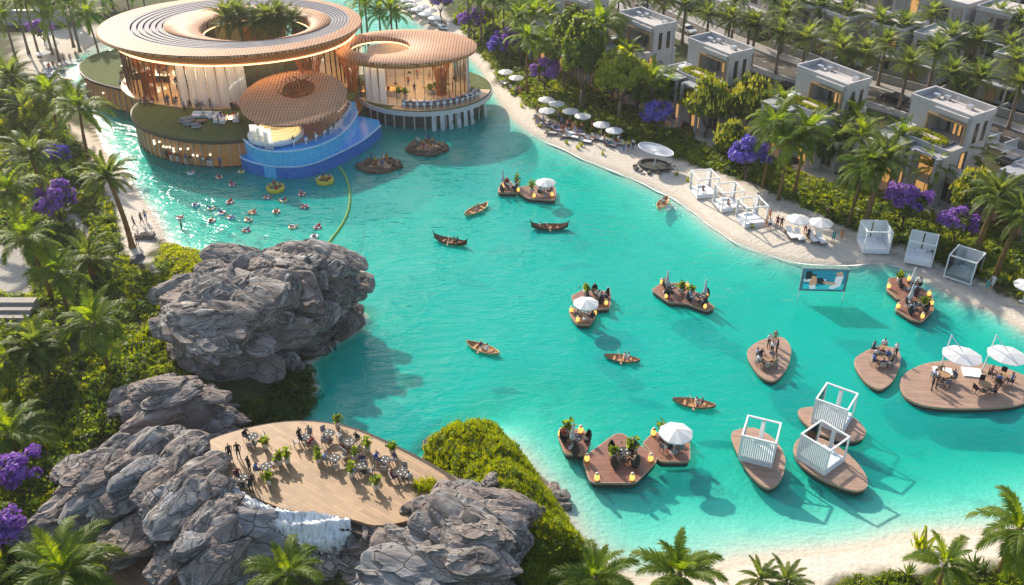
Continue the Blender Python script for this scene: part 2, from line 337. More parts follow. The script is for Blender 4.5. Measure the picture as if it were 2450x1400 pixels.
def ground_material():
    m = bpy.data.materials.new("ground_sand_and_soil"); m.use_nodes = True; nt = m.node_tree; N = nt.nodes; L = nt.links
    b = N["Principled BSDF"]; pset(b, Roughness=.9); b.inputs['Specular IOR Level'].default_value = .15
    at = N.new("ShaderNodeAttribute"); at.attribute_name = "cover"; sp = N.new("ShaderNodeSeparateColor"); L.new(at.outputs['Color'], sp.inputs[0])
    geo = N.new("ShaderNodeNewGeometry")
    def noi(s, d=5):
        n = N.new("ShaderNodeTexNoise"); n.inputs['Scale'].default_value = s; n.inputs['Detail'].default_value = d; L.new(geo.outputs['Position'], n.inputs['Vector']); return n
    def mix(f, a, c):
        x = N.new("ShaderNodeMix"); x.data_type = 'RGBA'
        if hasattr(f, 'is_linked') or hasattr(f, 'node'): L.new(f, x.inputs[0])
        else: x.inputs[0].default_value = f
        for i, v in ((6, a), (7, c)):
            if isinstance(v, tuple): x.inputs[i].default_value = (*v, 1)
            else: L.new(v, x.inputs[i])
        return x.outputs[2]
    n1 = noi(.35); n2 = noi(2.2); n3 = noi(9)
    def rng(o, a, c):
        r = N.new("ShaderNodeMapRange"); r.inputs[1].default_value = a; r.inputs[2].default_value = c; L.new(o, r.inputs[0]); return r.outputs[0]
    soil = mix(rng(n2.outputs[0], .35, .65), (.035, .045, .012), (.075, .06, .03))
    soil = mix(rng(n1.outputs[0], .45, .6), soil, (.06, .085, .018))
    sandc = mix(rng(n2.outputs[0], .3, .7), (.58, .51, .42), (.68, .61, .52))
    sandc = mix(rng(n3.outputs[0], .52, .68), sandc, (.44, .385, .32))
    # damp sand in the wash zone
    spz = N.new("ShaderNodeSeparateXYZ"); L.new(geo.outputs['Position'], spz.inputs[0])
    zz = N.new("ShaderNodeMath"); zz.operation = 'MULTIPLY_ADD'; L.new(n2.outputs[0], zz.inputs[0]); zz.inputs[1].default_value = .1; L.new(spz.outputs['Z'], zz.inputs[2])
    wet = N.new("ShaderNodeMapRange"); wet.inputs[1].default_value = .12; wet.inputs[2].default_value = .24; wet.inputs[3].default_value = 1; wet.inputs[4].default_value = 0; L.new(zz.outputs[0], wet.inputs[0])
    uw = N.new("ShaderNodeMapRange"); uw.inputs[1].default_value = -.1; uw.inputs[2].default_value = .08; L.new(spz.outputs['Z'], uw.inputs[0])
    ww = N.new("ShaderNodeMath"); ww.operation = 'MULTIPLY'; L.new(wet.outputs[0], ww.inputs[0]); L.new(uw.outputs[0], ww.inputs[1])
    sandw = mix(ww.outputs[0], sandc, (.53, .45, .36))
    # pale lake bed with darker weed patches
    bed = mix(rng(n1.outputs[0], .55, .75), (.68, .67, .57), (.48, .50, .43))
    deep = N.new("ShaderNodeMapRange"); deep.inputs[1].default_value = -.05; deep.inputs[2].default_value = -.6; L.new(spz.outputs['Z'], deep.inputs[0])
    sandw = mix(deep.outputs[0], sandw, bed)
    c = mix(sp.outputs[0], soil, sandw)
    bw = N.new("ShaderNodeTexBrick"); bw.inputs['Color1'].default_value = (.42, .38, .34, 1); bw.inputs['Color2'].default_value = (.50, .46, .41, 1); bw.inputs['Mortar'].default_value = (.30, .27, .24, 1)
    bw.inputs['Scale'].default_value = 1.2; bw.inputs['Mortar Size'].default_value = .03; L.new(geo.outputs['Position'], bw.inputs['Vector'])
    c = mix(sp.outputs[1], c, bw.outputs[0])
    c = mix(sp.outputs[2], c, (.11, .15, .02))
    L.new(c, b.inputs['Base Color'])
    bp = N.new("ShaderNodeBump"); bp.inputs['Strength'].default_value = .8; bp.inputs['Distance'].default_value = .16
    ba = N.new("ShaderNodeMath"); ba.operation = 'MULTIPLY_ADD'; L.new(n3.outputs[0], ba.inputs[0]); ba.inputs[1].default_value = .4; L.new(n2.outputs[0], ba.inputs[2])
    L.new(ba.outputs[0], bp.inputs['Height']); L.new(bp.outputs[0], b.inputs['Normal'])
    return m
gme = np_mesh("ground", np.stack([XX, YY, ZZ], -1).reshape(-1, 3), Q, ground_material())
ca = gme.color_attributes.new("cover", 'FLOAT_COLOR', 'POINT')
ca.data.foreach_set("color", np.stack([sand, path, sm01(poly_sd(HILL, XX, YY), .2, 1.0), 1+0*sand], -1).astype(np.float32).ravel())
gme.polygons.foreach_set("use_smooth", np.ones(len(Q), bool))
struct(newobj("ground", gme))

def water_material():
    m = bpy.data.materials.new("lake_water"); m.use_nodes = True; nt = m.node_tree; N = nt.nodes; L = nt.links
    N.remove(N["Principled BSDF"]); out = N["Material Output"]
    geo = N.new("ShaderNodeNewGeometry")
    def noi(s, d, dist=0, st=(1, 1, 1)):
        mp = N.new("ShaderNodeMapping"); mp.inputs['Scale'].default_value = st; mp.inputs['Rotation'].default_value = (0, 0, .35); L.new(geo.outputs['Position'], mp.inputs[0])
        n = N.new("ShaderNodeTexNoise"); n.inputs['Scale'].default_value = s; n.inputs['Detail'].default_value = d; n.inputs['Distortion'].default_value = dist; L.new(mp.outputs[0], n.inputs['Vector']); return n
    a = noi(.75, 3, .4, (.55, 1.25, 1)); c = noi(2.6, 2, 0, (.6, 1.2, 1)); e = noi(.12, 2)
    s1 = N.new("ShaderNodeMath"); s1.operation = 'MULTIPLY_ADD'; L.new(c.outputs[0], s1.inputs[0]); s1.inputs[1].default_value = .3; L.new(a.outputs[0], s1.inputs[2])
    pa = N.new("ShaderNodeMapRange"); pa.inputs[1].default_value = .35; pa.inputs[2].default_value = .65; pa.inputs[3].default_value = .35; pa.inputs[4].default_value = 1; L.new(e.outputs[0], pa.inputs[0])
    s2 = N.new("ShaderNodeMath"); s2.operation = 'MULTIPLY'; L.new(s1.outputs[0], s2.inputs[0]); L.new(pa.outputs[0], s2.inputs[1])
    bp = N.new("ShaderNodeBump"); bp.inputs['Strength'].default_value = 1.0; bp.inputs['Distance'].default_value = .34; L.new(s2.outputs[0], bp.inputs['Height'])
    gl = N.new("ShaderNodeBsdfGlossy"); gl.inputs['Roughness'].default_value = .07; L.new(bp.outputs[0], gl.inputs['Normal'])
    tr = N.new("ShaderNodeBsdfTransparent")
    # light lost in the water column: local depth times the slant of a ray, red first
    at = N.new("ShaderNodeAttribute"); at.attribute_name = "depth"
    exps = []
    cb = N.new("ShaderNodeCombineColor")
    for i_, k in enumerate((-1.0, -.065, -.125)):
        mu = N.new("ShaderNodeMath"); mu.operation = 'MULTIPLY'; L.new(at.outputs['Fac'], mu.inputs[0]); mu.inputs[1].default_value = k
        ex = N.new("ShaderNodeMath"); ex.operation = 'EXPONENT'; L.new(mu.outputs[0], ex.inputs[0]); L.new(ex.outputs[0], cb.inputs[i_])
    L.new(cb.outputs[0], tr.inputs['Color'])
    io = N.new("ShaderNodeMapRange"); io.inputs[3].default_value = 1.33; io.inputs[4].default_value = 1/1.33; L.new(geo.outputs['Backfacing'], io.inputs[0])
    fr = N.new("ShaderNodeFresnel"); L.new(io.outputs[0], fr.inputs['IOR']); L.new(bp.outputs[0], fr.inputs['Normal'])
    df = N.new("ShaderNodeBsdfDiffuse"); df.inputs['Color'].default_value = (.0, .45, .395, 1)      # light scattered back by fine silt in the water
    sc = N.new("ShaderNodeMapRange"); sc.inputs[1].default_value = 0; sc.inputs[2].default_value = 3.0; sc.inputs[4].default_value = .6; L.new(at.outputs['Fac'], sc.inputs[0])
    bd = N.new("ShaderNodeMixShader"); L.new(sc.outputs[0], bd.inputs[0]); L.new(tr.outputs[0], bd.inputs[1]); L.new(df.outputs[0], bd.inputs[2])
    mx = N.new("ShaderNodeMixShader"); L.new(fr.outputs[0], mx.inputs[0]); L.new(bd.outputs[0], mx.inputs[1]); L.new(gl.outputs[0], mx.inputs[2]); L.new(mx.outputs[0], out.inputs['Surface'])
    return m
keep = (lake_d > -3).ravel()[Q].any(1)
Qw = Q[keep]; used, inv = np.unique(Qw, return_inverse=True)
wme = np_mesh("lake_water", np.stack([XX.ravel()[used], YY.ravel()[used], 0*used], -1), inv.reshape(-1, 4), water_material())
da = wme.attributes.new("depth", 'FLOAT', 'POINT'); da.data.foreach_set("value", np.clip(-ZZ.ravel()[used], 0, 10).astype(np.float32))
struct(newobj("lake_water", wme))
# ---------------------------------------------------------------- vegetation prototypes
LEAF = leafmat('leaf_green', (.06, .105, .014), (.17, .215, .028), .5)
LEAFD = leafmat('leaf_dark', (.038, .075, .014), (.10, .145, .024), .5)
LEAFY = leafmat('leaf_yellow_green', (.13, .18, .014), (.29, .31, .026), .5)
PALML = leafmat('palm_leaf', (.06, .115, .016), (.17, .22, .025), .55)
PALMD = leafmat('date_palm_leaf', (.065, .11, .022), (.16, .19, .038), .5)
PURPLE = leafmat('purple_petal', (.19, .075, .38), (.38, .20, .56), .4, hue=.5, tv=1.3)
BLUEP = leafmat('blue_violet_petal', (.12, .085, .44), (.22, .17, .58), .4, hue=.5, tv=1.3)
YELLOW = leafmat('yellow_petal', (.62, .58, .03), (.78, .70, .06), .35, hue=.5, tv=1.2)
DRYF = leafmat('dry_frond', (.16, .105, .045), (.27, .19, .08), .4, hue=.5, tv=1.4)
BARK = mat('palm_bark', (.20, .145, .10), .9, var=.35, scale=6, bump=.8, bscale=9)
BARKD = mat('dark_bark', (.09, .065, .05), .9, var=.35, scale=5, bump=.8, bscale=9)
def frond_arr(L=4.6, a0=40, droop=75, pairs=24, w=.62, seed=0, wide=.1):
    r = random.Random(seed); V = []; F = []
    n = 12; pos = [Vector((0, 0, 0))]; dirs = []
    for i in range(n):
        a = math.radians(a0-droop*((i+.5)/n)**1.35); d = Vector((math.cos(a), 0, math.sin(a))); dirs.append(d); pos.append(pos[-1]+d*L/n)
    def at(t):
        f = min(t*n, n-1e-4); i = int(f); return pos[i].lerp(pos[i+1], f-i), dirs[i]
    rw = .05
    for i in range(n):                      # midrib
        o = len(V); k = (1-i/n)*rw+.012; k2 = (1-(i+1)/n)*rw+.012
        V += [pos[i]+Vector((0, -k, 0)), pos[i]+Vector((0, k, 0)), pos[i+1]+Vector((0, k2, 0)), pos[i+1]+Vector((0, -k2, 0))]; F.append((o, o+1, o+2, o+3))
    for j in range(pairs):
        t = .1+.9*(j+.5)/pairs; p, d = at(t)
        ll = w*(L/4.6)*1.75*(math.sin(math.pi*(.12+.80*t))**.8)*(.85+.3*r.random())
        up = d.cross(Vector((0, 1, 0))); up = up if up.z > 0 else -up
        for s in (-1, 1):
            sw = .45+.45*t
            dr = (Vector((0, s, 0))*(1-sw*.55)+d*sw+up*(.30-.25*r.random())).normalized()
            m = p+dr*ll*.55; e = p+dr*ll+Vector((0, 0, -.28*ll*(.6+.8*r.random())))
            wd = d*wide*(L/4.6)
            o = len(V); V += [p-wd, p+wd, m+wd*.8, m-wd*.8, e, e+wd*.15]
            F += [(o, o+1, o+2, o+3), (o+3, o+2, o+5, o+4)]
    return np.array([tuple(v) for v in V], np.float32), np.array(F, np.int32)
def join_arr(parts):
    Vs = []; Fs = []; o = 0
    for V, F in parts: Vs.append(V); Fs.append(F+o); o += len(V)
    return np.concatenate(Vs), np.concatenate(Fs)
def xf(V, az=0, tilt=0, sc=1, loc=(0, 0, 0)):
    M_ = (Matrix.Rotation(az, 3, 'Z') @ Matrix.Rotation(-tilt, 3, 'Y'))
    return (np.asarray(V)*sc) @ np.array(M_).T+np.array(loc)
FR = {k: frond_arr(*a) for k, a in dict(up=(4.4, 78, 62, 30, .66, 1), mid=(4.8, 50, 85, 32, .7, 2), flat=(4.8, 22, 80, 32, .7, 3), low=(4.4, -8, 72, 30, .66, 4),
                                        dup=(3.4, 80, 48, 30, .5, 5), dmid=(3.6, 55, 62, 30, .5, 6), dflat=(3.6, 28, 66, 30, .5, 7), dlow=(3.3, -5, 60, 28, .48, 8)).items()}
FRM = {k: np_mesh('frond_'+k, V, F, PALMD if k[0] == 'd' else PALML) for k, (V, F) in FR.items()}
def trunk_mesh(h, r0=.24, r1=.15, lean=(0, 0), mt=None, n=9, seg=12, flare=True):
    m = MB(); pts = []; rad = []
    for i in range(seg*2+1):
        t = i/(seg*2); pts.append((lean[0]*t*t, lean[1]*t*t, h*t))
        rr = r0+(r1-r0)*t+(.16*math.exp(-t*h/.5) if flare else 0)
        rad.append(rr*(1.07 if i % 2 else .95))
    m.tube(pts, rad, n); return m.mesh('trunk', mt or BARK, True)
def palm(loc, h, rz=0, kind='coco', sc=1.0, lean=(0, 0), n=20, label='', group=None, seed=0, dead=False):
    """near palm: trunk and every frond a part"""
    r = random.Random(seed); t = thing('palm_tree', label, 'palm tree', loc, rz, group)
    newobj('trunk', trunk_mesh(h, .26*sc if kind == 'coco' else .34*sc, .15*sc if kind == 'coco' else .24*sc, lean), t)
    top = Vector((lean[0], lean[1], h-.05))
    ks = ('up', 'mid', 'flat', 'low') if kind == 'coco' else ('dup', 'dmid', 'dflat', 'dlow')
    for i in range(n):
        f = (i+.5)/n; k = ks[0] if f < .18 else ks[1] if f < .45 else ks[2] if f < .78 else ks[3]
        az = i*2.39996+r.uniform(-.25, .25)
        newobj('frond', FRM[k], t, top+Vector((.12*math.cos(az), .12*math.sin(az), .25*(1-f))), (r.uniform(-.25, .25), r.uniform(-.12, .12), az), sc*r.uniform(.8, 1.15))
        if i >= n-2 or (i >= n-5 and r.random() < .35): fo = t.children[-1]; fo.material_slots[0].link = 'OBJECT'; fo.material_slots[0].material = DRYF; fo['label'] = 'dry brown hanging frond'
    cm = MB().lathe([(.05, -.45), (.3*sc, -.25), (.36*sc, .0), (.22*sc, .3), (.03, .55)], 9); newobj('crown_heart', cm.mesh('crown_heart', BARK, True), t, top)
    return t
def far_crown(kind, seed, n=42):
    r = random.Random(seed); parts = []
    lo = {}
    for k, a in dict(up=(3.3, 80, 45, 16, .58, 5, .13), mid=(3.5, 52, 58, 17, .58, 6, .13), flat=(3.5, 26, 60, 17, .58, 7, .13), low=(3.1, -5, 50, 15, .52, 8, .13)).items():
        b = list(a)
        if kind == 'coco': b[0] *= 1.25; b[2] += 18; b[4] = .58
        lo[k] = frond_arr(*b)
    for i in range(n):
        f = (i+.5)/n; k = 'up' if f < .2 else 'mid' if f < .48 else 'flat' if f < .8 else 'low'
        V, F = lo[k]; az = i*2.39996+r.uniform(-.3, .3)
        parts.append((xf(V, az, r.uniform(-.12, .12), r.uniform(.8, 1.12), (0, 0, .3*(1-f))), F))
    return np_mesh('crown', *join_arr(parts), PALML if kind == 'coco' else PALMD)
CROWN_D = [far_crown('date', s) for s in (1, 2, 3)]; CROWN_C = [far_crown('coco', s, 24) for s in (4, 5)]
TRK = {}
def far_palm(loc, h, kind='date', sc=1.0, label='', group=None, seed=0):
    r = random.Random(seed); key = (round(h), kind)
    if key not in TRK: TRK[key] = trunk_mesh(round(h), .26 if kind == 'coco' else .3, .16 if kind == 'coco' else .22, seg=6, n=7)
    t = thing('palm_tree', label, 'palm tree', loc, r.uniform(0, 6), group)
    newobj('trunk', TRK[key], t, None, None, (1, 1, h/round(h)))
    newobj('crown', r.choice(CROWN_D if kind == 'date' else CROWN_C), t, (0, 0, h-.1), (0, 0, r.uniform(0, 6)), sc*r.uniform(.9, 1.1))
    return t
def leaves(cent, nrm, size, rng, flat=.5):
    """quads of leaf size around centres, facing roughly outwards"""
    n = len(cent); a = rng.normal(size=(n, 3)); a = a*flat+nrm; a /= np.linalg.norm(a, axis=1, keepdims=True)+1e-9
    b = rng.normal(size=(n, 3)); b -= (b*a).sum(1, keepdims=True)*a; b /= np.linalg.norm(b, axis=1, keepdims=True)+1e-9
    c = np.cross(a, b); s = size*(.6+.8*rng.random((n, 1))); l = s*1.35
    V = np.stack([cent-b*s*.5, cent-c*l*.55+a*s*.12, cent+b*s*.5, cent+c*l*.55+a*s*.12], 1).reshape(-1, 3)
    return V, np.arange(4*n).reshape(n, 4)
def crown_arr(rx, rz, clumps, per, size, seed, base=.15, cr=.42, top=False):
    rng = np.random.default_rng(seed); C = []; Nn = []
    while len(C) < clumps:
        p = rng.normal(size=3); p /= np.linalg.norm(p); rr = rng.uniform(.5, .86)
        if p[2] < -.45: continue
        if top and p[2] < .0: continue
        C.append(p*rr)
    cen = []; nr = []
    for p in C:
        d = rng.normal(size=(per, 3)); d /= np.linalg.norm(d, axis=1, keepdims=True); d[:, 2] = np.where(d[:, 2] < -.5, -d[:, 2], d[:, 2])
        q = p+d*cr*rng.uniform(.55, 1.0, (per, 1))*rng.uniform(.7, 1.1); cen.append(q); nr.append(d*.8+p*.4)
    cen = np.concatenate(cen)*np.array([rx, rx, rz])+np.array([0, 0, rz*(1-base)]); nr = np.concatenate(nr)
    return leaves(cen, nr, size, rng)
def limb_trunk(h, spread, seed, r0=.2, mt=None):
    r = random.Random(seed); m = MB(); k = r.uniform(.4, .55)*h
    m.tube([(0, 0, -.1), (.05, .03, k*.5), (r.uniform(-.15, .15), r.uniform(-.15, .15), k)], [r0*1.25, r0*.95, r0*.8], 8)
    for i in range(5):
        a = i*1.256+r.uniform(-.3, .3); s = spread*r.uniform(.5, .85)
        m.tube([(0, 0, k-.15), (s*.45*math.cos(a), s*.45*math.sin(a), k+(h-k)*.45), (s*math.cos(a), s*math.sin(a), h+r.uniform(0, .5))], [r0*.6, r0*.38, r0*.12], 6)
    return m.mesh('trunk', mt or BARKD, True)
TREES = {}
def tree_spec(kind):
    if kind in TREES: return TREES[kind]
    sd = sum(map(ord, kind))
    if kind.startswith('purple') or kind.startswith('blue'):
        hh = 2.1; parts = [('trunk', limb_trunk(hh, 1.2, sd, .13), None, None), ('crown', np_mesh('crown', *crown_arr(1.9, 1.4, 18, 58, .26, sd, .1), LEAF), ((0, 0, hh-.5),), None),
            ('blossom', np_mesh('blossom', *crown_arr(2.3, 1.72, 27, 80, .21, sd+1, .1, .32), PURPLE if kind[0] == 'p' else BLUEP), ((0, 0, hh-.5),), None)]
    elif kind.startswith('yellow'):
        hh = 1.6; V, F = crown_arr(2.2, 2.5, 34, 90, .34, sd, .12); parts = [('trunk', limb_trunk(hh+.8, 1.3, sd, .15), None, None), ('crown', np_mesh('crown', V, F, LEAF), ((0, 0, hh-.5),), None)]
        rng = np.random.default_rng(sd); sel = rng.choice(len(V)//4, 420, False); c = V.reshape(-1, 4, 3)[sel].mean(1); q = c-np.array([0, 0, 2.0]); c = c[(q[:, 2] > -1.2)]
        c = c*np.array([1.05, 1.05, 1.03]); Vb = []; Fb = []
        for i, p in enumerate(c):
            o = len(Vb); s = .13; p = p+(p-np.array([0, 0, 2.0]))*.05; Vb += [p+(s, 0, 0), p+(0, s, 0), p-(s, 0, 0), p-(0, s, 0), p+(0, 0, .46)]; Fb += [(o, o+1, o+4, o+4), (o+1, o+2, o+4, o+4), (o+2, o+3, o+4, o+4), (o+3, o, o+4, o+4)]
        bl = MB(); bl.v = [tuple(v) for v in Vb]; bl.f = [f[:3] for f in Fb]; bl.m = [0]*len(bl.f)
        parts.append(('blossom', bl.mesh('blossom', YELLOW), ((0, 0, hh-.5),), None))
    elif kind.startswith('tall'):
        hh = 4.0; parts = [('trunk', limb_trunk(hh+1.5, 1.5, sd, .24, BARK), None, None), ('crown', np_mesh('crown', *crown_arr(2.7, 4.4, 60, 100, .34, sd, .18, .36), LEAF), ((0, 0, hh-.9),), None)]
    elif kind.startswith('light'):
        hh = 3.2; parts = [('trunk', limb_trunk(hh+1, 1.6, sd, .2, BARK), None, None), ('crown', np_mesh('crown', *crown_arr(2.5, 2.6, 42, 95, .34, sd, .15, .38), LEAFY), ((0, 0, hh-.7),), None)]
    else:
        hh = 1.6; parts = [('trunk', limb_trunk(hh+.8, 1.3, sd, .18), None, None), ('crown', np_mesh('crown', *crown_arr(2.2, 2.0, 40, 95, .32, sd, .12, .4), LEAFD if kind.startswith('dark') else LEAF), ((0, 0, hh-.6),), None)]
    nm = {'p': 'flowering_tree', 'b': 'flowering_tree', 'y': 'flowering_tree'}.get(kind[0], 'broadleaf_tree')
    TREES[kind] = dict(name=nm, cat='tree', parts=parts, label='x'); return TREES[kind]
# low planting, joined arrays
def bush_arr(seed, r=.75, n=60, size=.26, hz=.75):
    rng = np.random.default_rng(seed); d = rng.normal(size=(n, 3)); d[:, 2] = abs(d[:, 2]); d /= np.linalg.norm(d, axis=1, keepdims=True)
    c = d*np.array([r, r, r*hz])*rng.uniform(.6, 1.0, (n, 1))*(1+.25*np.sin(d[:, :1]*5+seed)); return leaves(c, d, size, rng, .55)
def tuft_arr(seed, n=26, h=.7):
    rng = np.random.default_rng(seed); V = []; a = rng.uniform(0, 6.28, n); s = rng.uniform(.25, 1.0, n); b = rng.normal(size=(n, 2))*.12; w = .05
    for i in range(n):
        dx, dy = math.cos(a[i]), math.sin(a[i]); hx = h*(.5+.6*rng.random()); o = s[i]*hx*.7
        p = np.array([b[i, 0], b[i, 1], 0]); px = np.array([-dy*w, dx*w, 0])
        V += [p-px, p+px, p+px*.5+np.array([dx*o, dy*o, hx]), p-px*.5+np.array([dx*o, dy*o, hx])]
    return np.array(V), np.arange(4*n).reshape(n, 4)
BUSH = [bush_arr(s) for s in range(5)]; BUSHF = [bush_arr(s+20, .8, 95, .2) for s in range(5)]; TUFT = [tuft_arr(s) for s in range(4)]
def spikes(seed, n=18, h=.9):
    rng = np.random.default_rng(seed); V = []; w = .06
    for i in range(n):
        a = i*2.4; e = rng.uniform(.25, 1.3); d = np.array([math.cos(a)*math.cos(e), math.sin(a)*math.cos(e), math.sin(e)])*h*rng.uniform(.7, 1.1); px = np.array([-math.sin(a), math.cos(a), 0])*w
        V += [-px*.6, px*.6, d*.6+px, d*.6-px, d*.6-px, d*.6+px, d+px*.05, d-px*.05]
    return np.array(V), np.arange(8*n).reshape(2*n, 4)
SPIKE = [spikes(s) for s in range(3)]
def scatter(name, polys, dens, protos, mtl, smin=.7, smax=1.3, avoid=(), label='', cat='plants', zfn=None, seed=1, px=True, edge=.2, thin=None, kindtag='stuff'):
    rng = np.random.default_rng(seed); parts = []; o = 0; Vs = []; Fs = []
    for poly in polys:
        w = W(poly, .8) if px else poly
        xs = [p[0] for p in w]; ys = [p[1] for p in w]; A = (max(xs)-min(xs))*(max(ys)-min(ys)); n = int(A*dens)
        X = rng.uniform(min(xs), max(xs), n); Y = rng.uniform(min(ys), max(ys), n)
        k = poly_sd(w, X, Y) > edge
        for a in avoid: k &= poly_sd(a, X, Y) < .1
        if thin: k &= vnoise(X, Y, thin[0], thin[1]) > thin[2]
        X = X[k]; Y = Y[k]; Z = (zfn or ground_np)(X, Y)
        for x, y, z in zip(X, Y, Z):
            V, F = protos[rng.integers(len(protos))]; s = rng.uniform(smin, smax); a = rng.uniform(0, 6.28); c, s_ = math.cos(a)*s, math.sin(a)*s
            Vs.append(np.stack([V[:, 0]*c-V[:, 1]*s_+x, V[:, 0]*s_+V[:, 1]*c+y, V[:, 2]*s+z-.03], -1)); Fs.append(F+o); o += len(V)
    if not Vs: return None
    ob = newobj(name, np_mesh(name, np.concatenate(Vs), np.concatenate(Fs), mtl)); tag(ob, label, cat, None, kindtag); return ob

# ---------------------------------------------------------------- rock prototypes
def rock_material(name, c1, c2, c3):
    m = bpy.data.materials.new(name); m.use_nodes = True; nt = m.node_tree; N = nt.nodes; L = nt.links
    b = N["Principled BSDF"]; pset(b, Roughness=.8); b.inputs['Specular IOR Level'].default_value = .3
    tc = N.new("ShaderNodeTexCoord"); oi = N.new("ShaderNodeObjectInfo")
    mp = N.new("ShaderNodeMapping"); mp.inputs['Scale'].default_value = (.5, .8, 6.5); L.new(tc.outputs['Object'], mp.inputs[0]); L.new(oi.outputs['Random'], mp.inputs['Location'])
    st = N.new("ShaderNodeTexNoise"); st.inputs['Scale'].default_value = 1.6; st.inputs['Detail'].default_value = 8; st.inputs['Roughness'].default_value = .65; L.new(mp.outputs[0], st.inputs['Vector'])
    geo = N.new("ShaderNodeNewGeometry"); bl = N.new("ShaderNodeTexNoise"); bl.inputs['Scale'].default_value = .7; bl.inputs['Detail'].default_value = 6; L.new(geo.outputs['Position'], bl.inputs['Vector'])
    r1 = N.new("ShaderNodeMapRange"); r1.inputs[1].default_value = .40; r1.inputs[2].default_value = .62; L.new(st.outputs[0], r1.inputs[0])
    r2 = N.new("ShaderNodeMapRange"); r2.inputs[1].default_value = .4; r2.inputs[2].default_value = .65
    ad = N.new("ShaderNodeMath"); ad.operation = 'MULTIPLY_ADD'; L.new(oi.outputs['Random'], ad.inputs[0]); ad.inputs[1].default_value = .3; L.new(bl.outputs[0], ad.inputs[2])
    a2 = N.new("ShaderNodeMath"); a2.operation = 'SUBTRACT'; L.new(ad.outputs[0], a2.inputs[0]); a2.inputs[1].default_value = .15; L.new(a2.outputs[0], r2.inputs[0])
    x1 = N.new("ShaderNodeMix"); x1.data_type = 'RGBA'; x1.inputs[6].default_value = (*c1, 1); x1.inputs[7].default_value = (*c2, 1); L.new(r1.outputs[0], x1.inputs[0])
    x2 = N.new("ShaderNodeMix"); x2.data_type = 'RGBA'; x2.inputs[7].default_value = (*c3, 1); L.new(x1.outputs[2], x2.inputs[6]); L.new(r2.outputs[0], x2.inputs[0])
    # joints: thin dark cracks of an irregular cell net, stretched along the bedding
    wp = N.new("ShaderNodeTexNoise"); wp.inputs['Scale'].default_value = .8; wp.inputs['Detail'].default_value = 3; L.new(tc.outputs['Object'], wp.inputs['Vector'])
    vm = N.new("ShaderNodeVectorMath"); vm.operation = 'MULTIPLY_ADD'; L.new(wp.outputs['Color'], vm.inputs[0]); vm.inputs[1].default_value = (.5, .5, .5); L.new(tc.outputs['Object'], vm.inputs[2])
    m2 = N.new("ShaderNodeMapping"); m2.inputs['Scale'].default_value = (1.0, 1.4, 3.4); L.new(vm.outputs[0], m2.inputs[0])
    vo = N.new("ShaderNodeTexVoronoi"); vo.feature = 'DISTANCE_TO_EDGE'; vo.inputs['Scale'].default_value = 1.0; L.new(m2.outputs[0], vo.inputs['Vector'])
    ck = N.new("ShaderNodeMapRange"); ck.inputs[1].default_value = .0; ck.inputs[2].default_value = .028; ck.inputs[3].default_value = .2; L.new(vo.outputs['Distance'], ck.inputs[0])
    x3 = N.new("ShaderNodeMix"); x3.data_type = 'RGBA'; x3.inputs[6].default_value = (.11, .095, .09, 1); L.new(x2.outputs[2], x3.inputs[7]); L.new(ck.outputs[0], x3.inputs[0])
    L.new(x3.outputs[2], b.inputs['Base Color'])
    hs = N.new("ShaderNodeMath"); hs.operation = 'MULTIPLY_ADD'; L.new(ck.outputs[0], hs.inputs[0]); hs.inputs[1].default_value = .5; L.new(st.outputs[0], hs.inputs[2])
    bp = N.new("ShaderNodeBump"); bp.inputs['Strength'].default_value = 1.0; bp.inputs['Distance'].default_value = .3; L.new(hs.outputs[0], bp.inputs['Height']); L.new(bp.outputs[0], b.inputs['Normal'])
    return m
ROCK = rock_material('layered_rock', (.105, .093, .085), (.47, .43, .39), (.27, .215, .185))
ROCKD = rock_material('wet_grey_rock', (.11, .112, .115), (.43, .43, .425), (.235, .218, .21))
def stone_mesh(seed, mt):
    """a split block: hull of a few points in a slab, edges broken off, faces roughened"""
    r = random.Random(seed); bm = bmesh.new()
    for _ in range(22):
        p = Vector((r.uniform(-1, 1), r.uniform(-1, 1), r.uniform(-1, 1)))
        k = (abs(p.x)**3.5+abs(p.y)**3.5+abs(p.z)**3.5)**(1/3.5); p = p/k*r.uniform(.88, 1.0); bm.verts.new((p.x, p.y*.72, p.z*.6))
    h = bmesh.ops.convex_hull(bm, input=bm.verts); bmesh.ops.delete(bm, geom=[g for g in h['geom_interior'] if isinstance(g, bmesh.types.BMVert)], context='VERTS')
    bmesh.ops.dissolve_limit(bm, angle_limit=math.radians(14), verts=bm.verts, edges=bm.edges)
    bmesh.ops.bevel(bm, geom=list(bm.edges), offset=.035, segments=1, affect='EDGES')
    bmesh.ops.triangulate(bm, faces=bm.faces)
    for _ in range(3): bmesh.ops.subdivide_edges(bm, edges=[e for e in bm.edges if e.calc_length() > .2], cuts=1); bmesh.ops.triangulate(bm, faces=bm.faces)
    bm.normal_update()
    for v in bm.verts:
        q = v.co*2.1+Vector((seed*3.1, 0, 0)); v.co += v.normal*(.06*mnoise.noise(q)+.06*(1 if mnoise.noise(Vector((q.x*.5, q.y*.5, q.z*4.5))) > .05 else -.4)+.02*mnoise.noise(q*3.3))
    bmesh.ops.triangulate(bm, faces=bm.faces)
    me = bpy.data.meshes.new('stone'); bm.to_mesh(me); bm.free(); me.materials.append(mt); return me
STONES = [stone_mesh(s, ROCK) for s in range(16)]; STONESD = [stone_mesh(s+40, ROCKD) for s in range(8)]
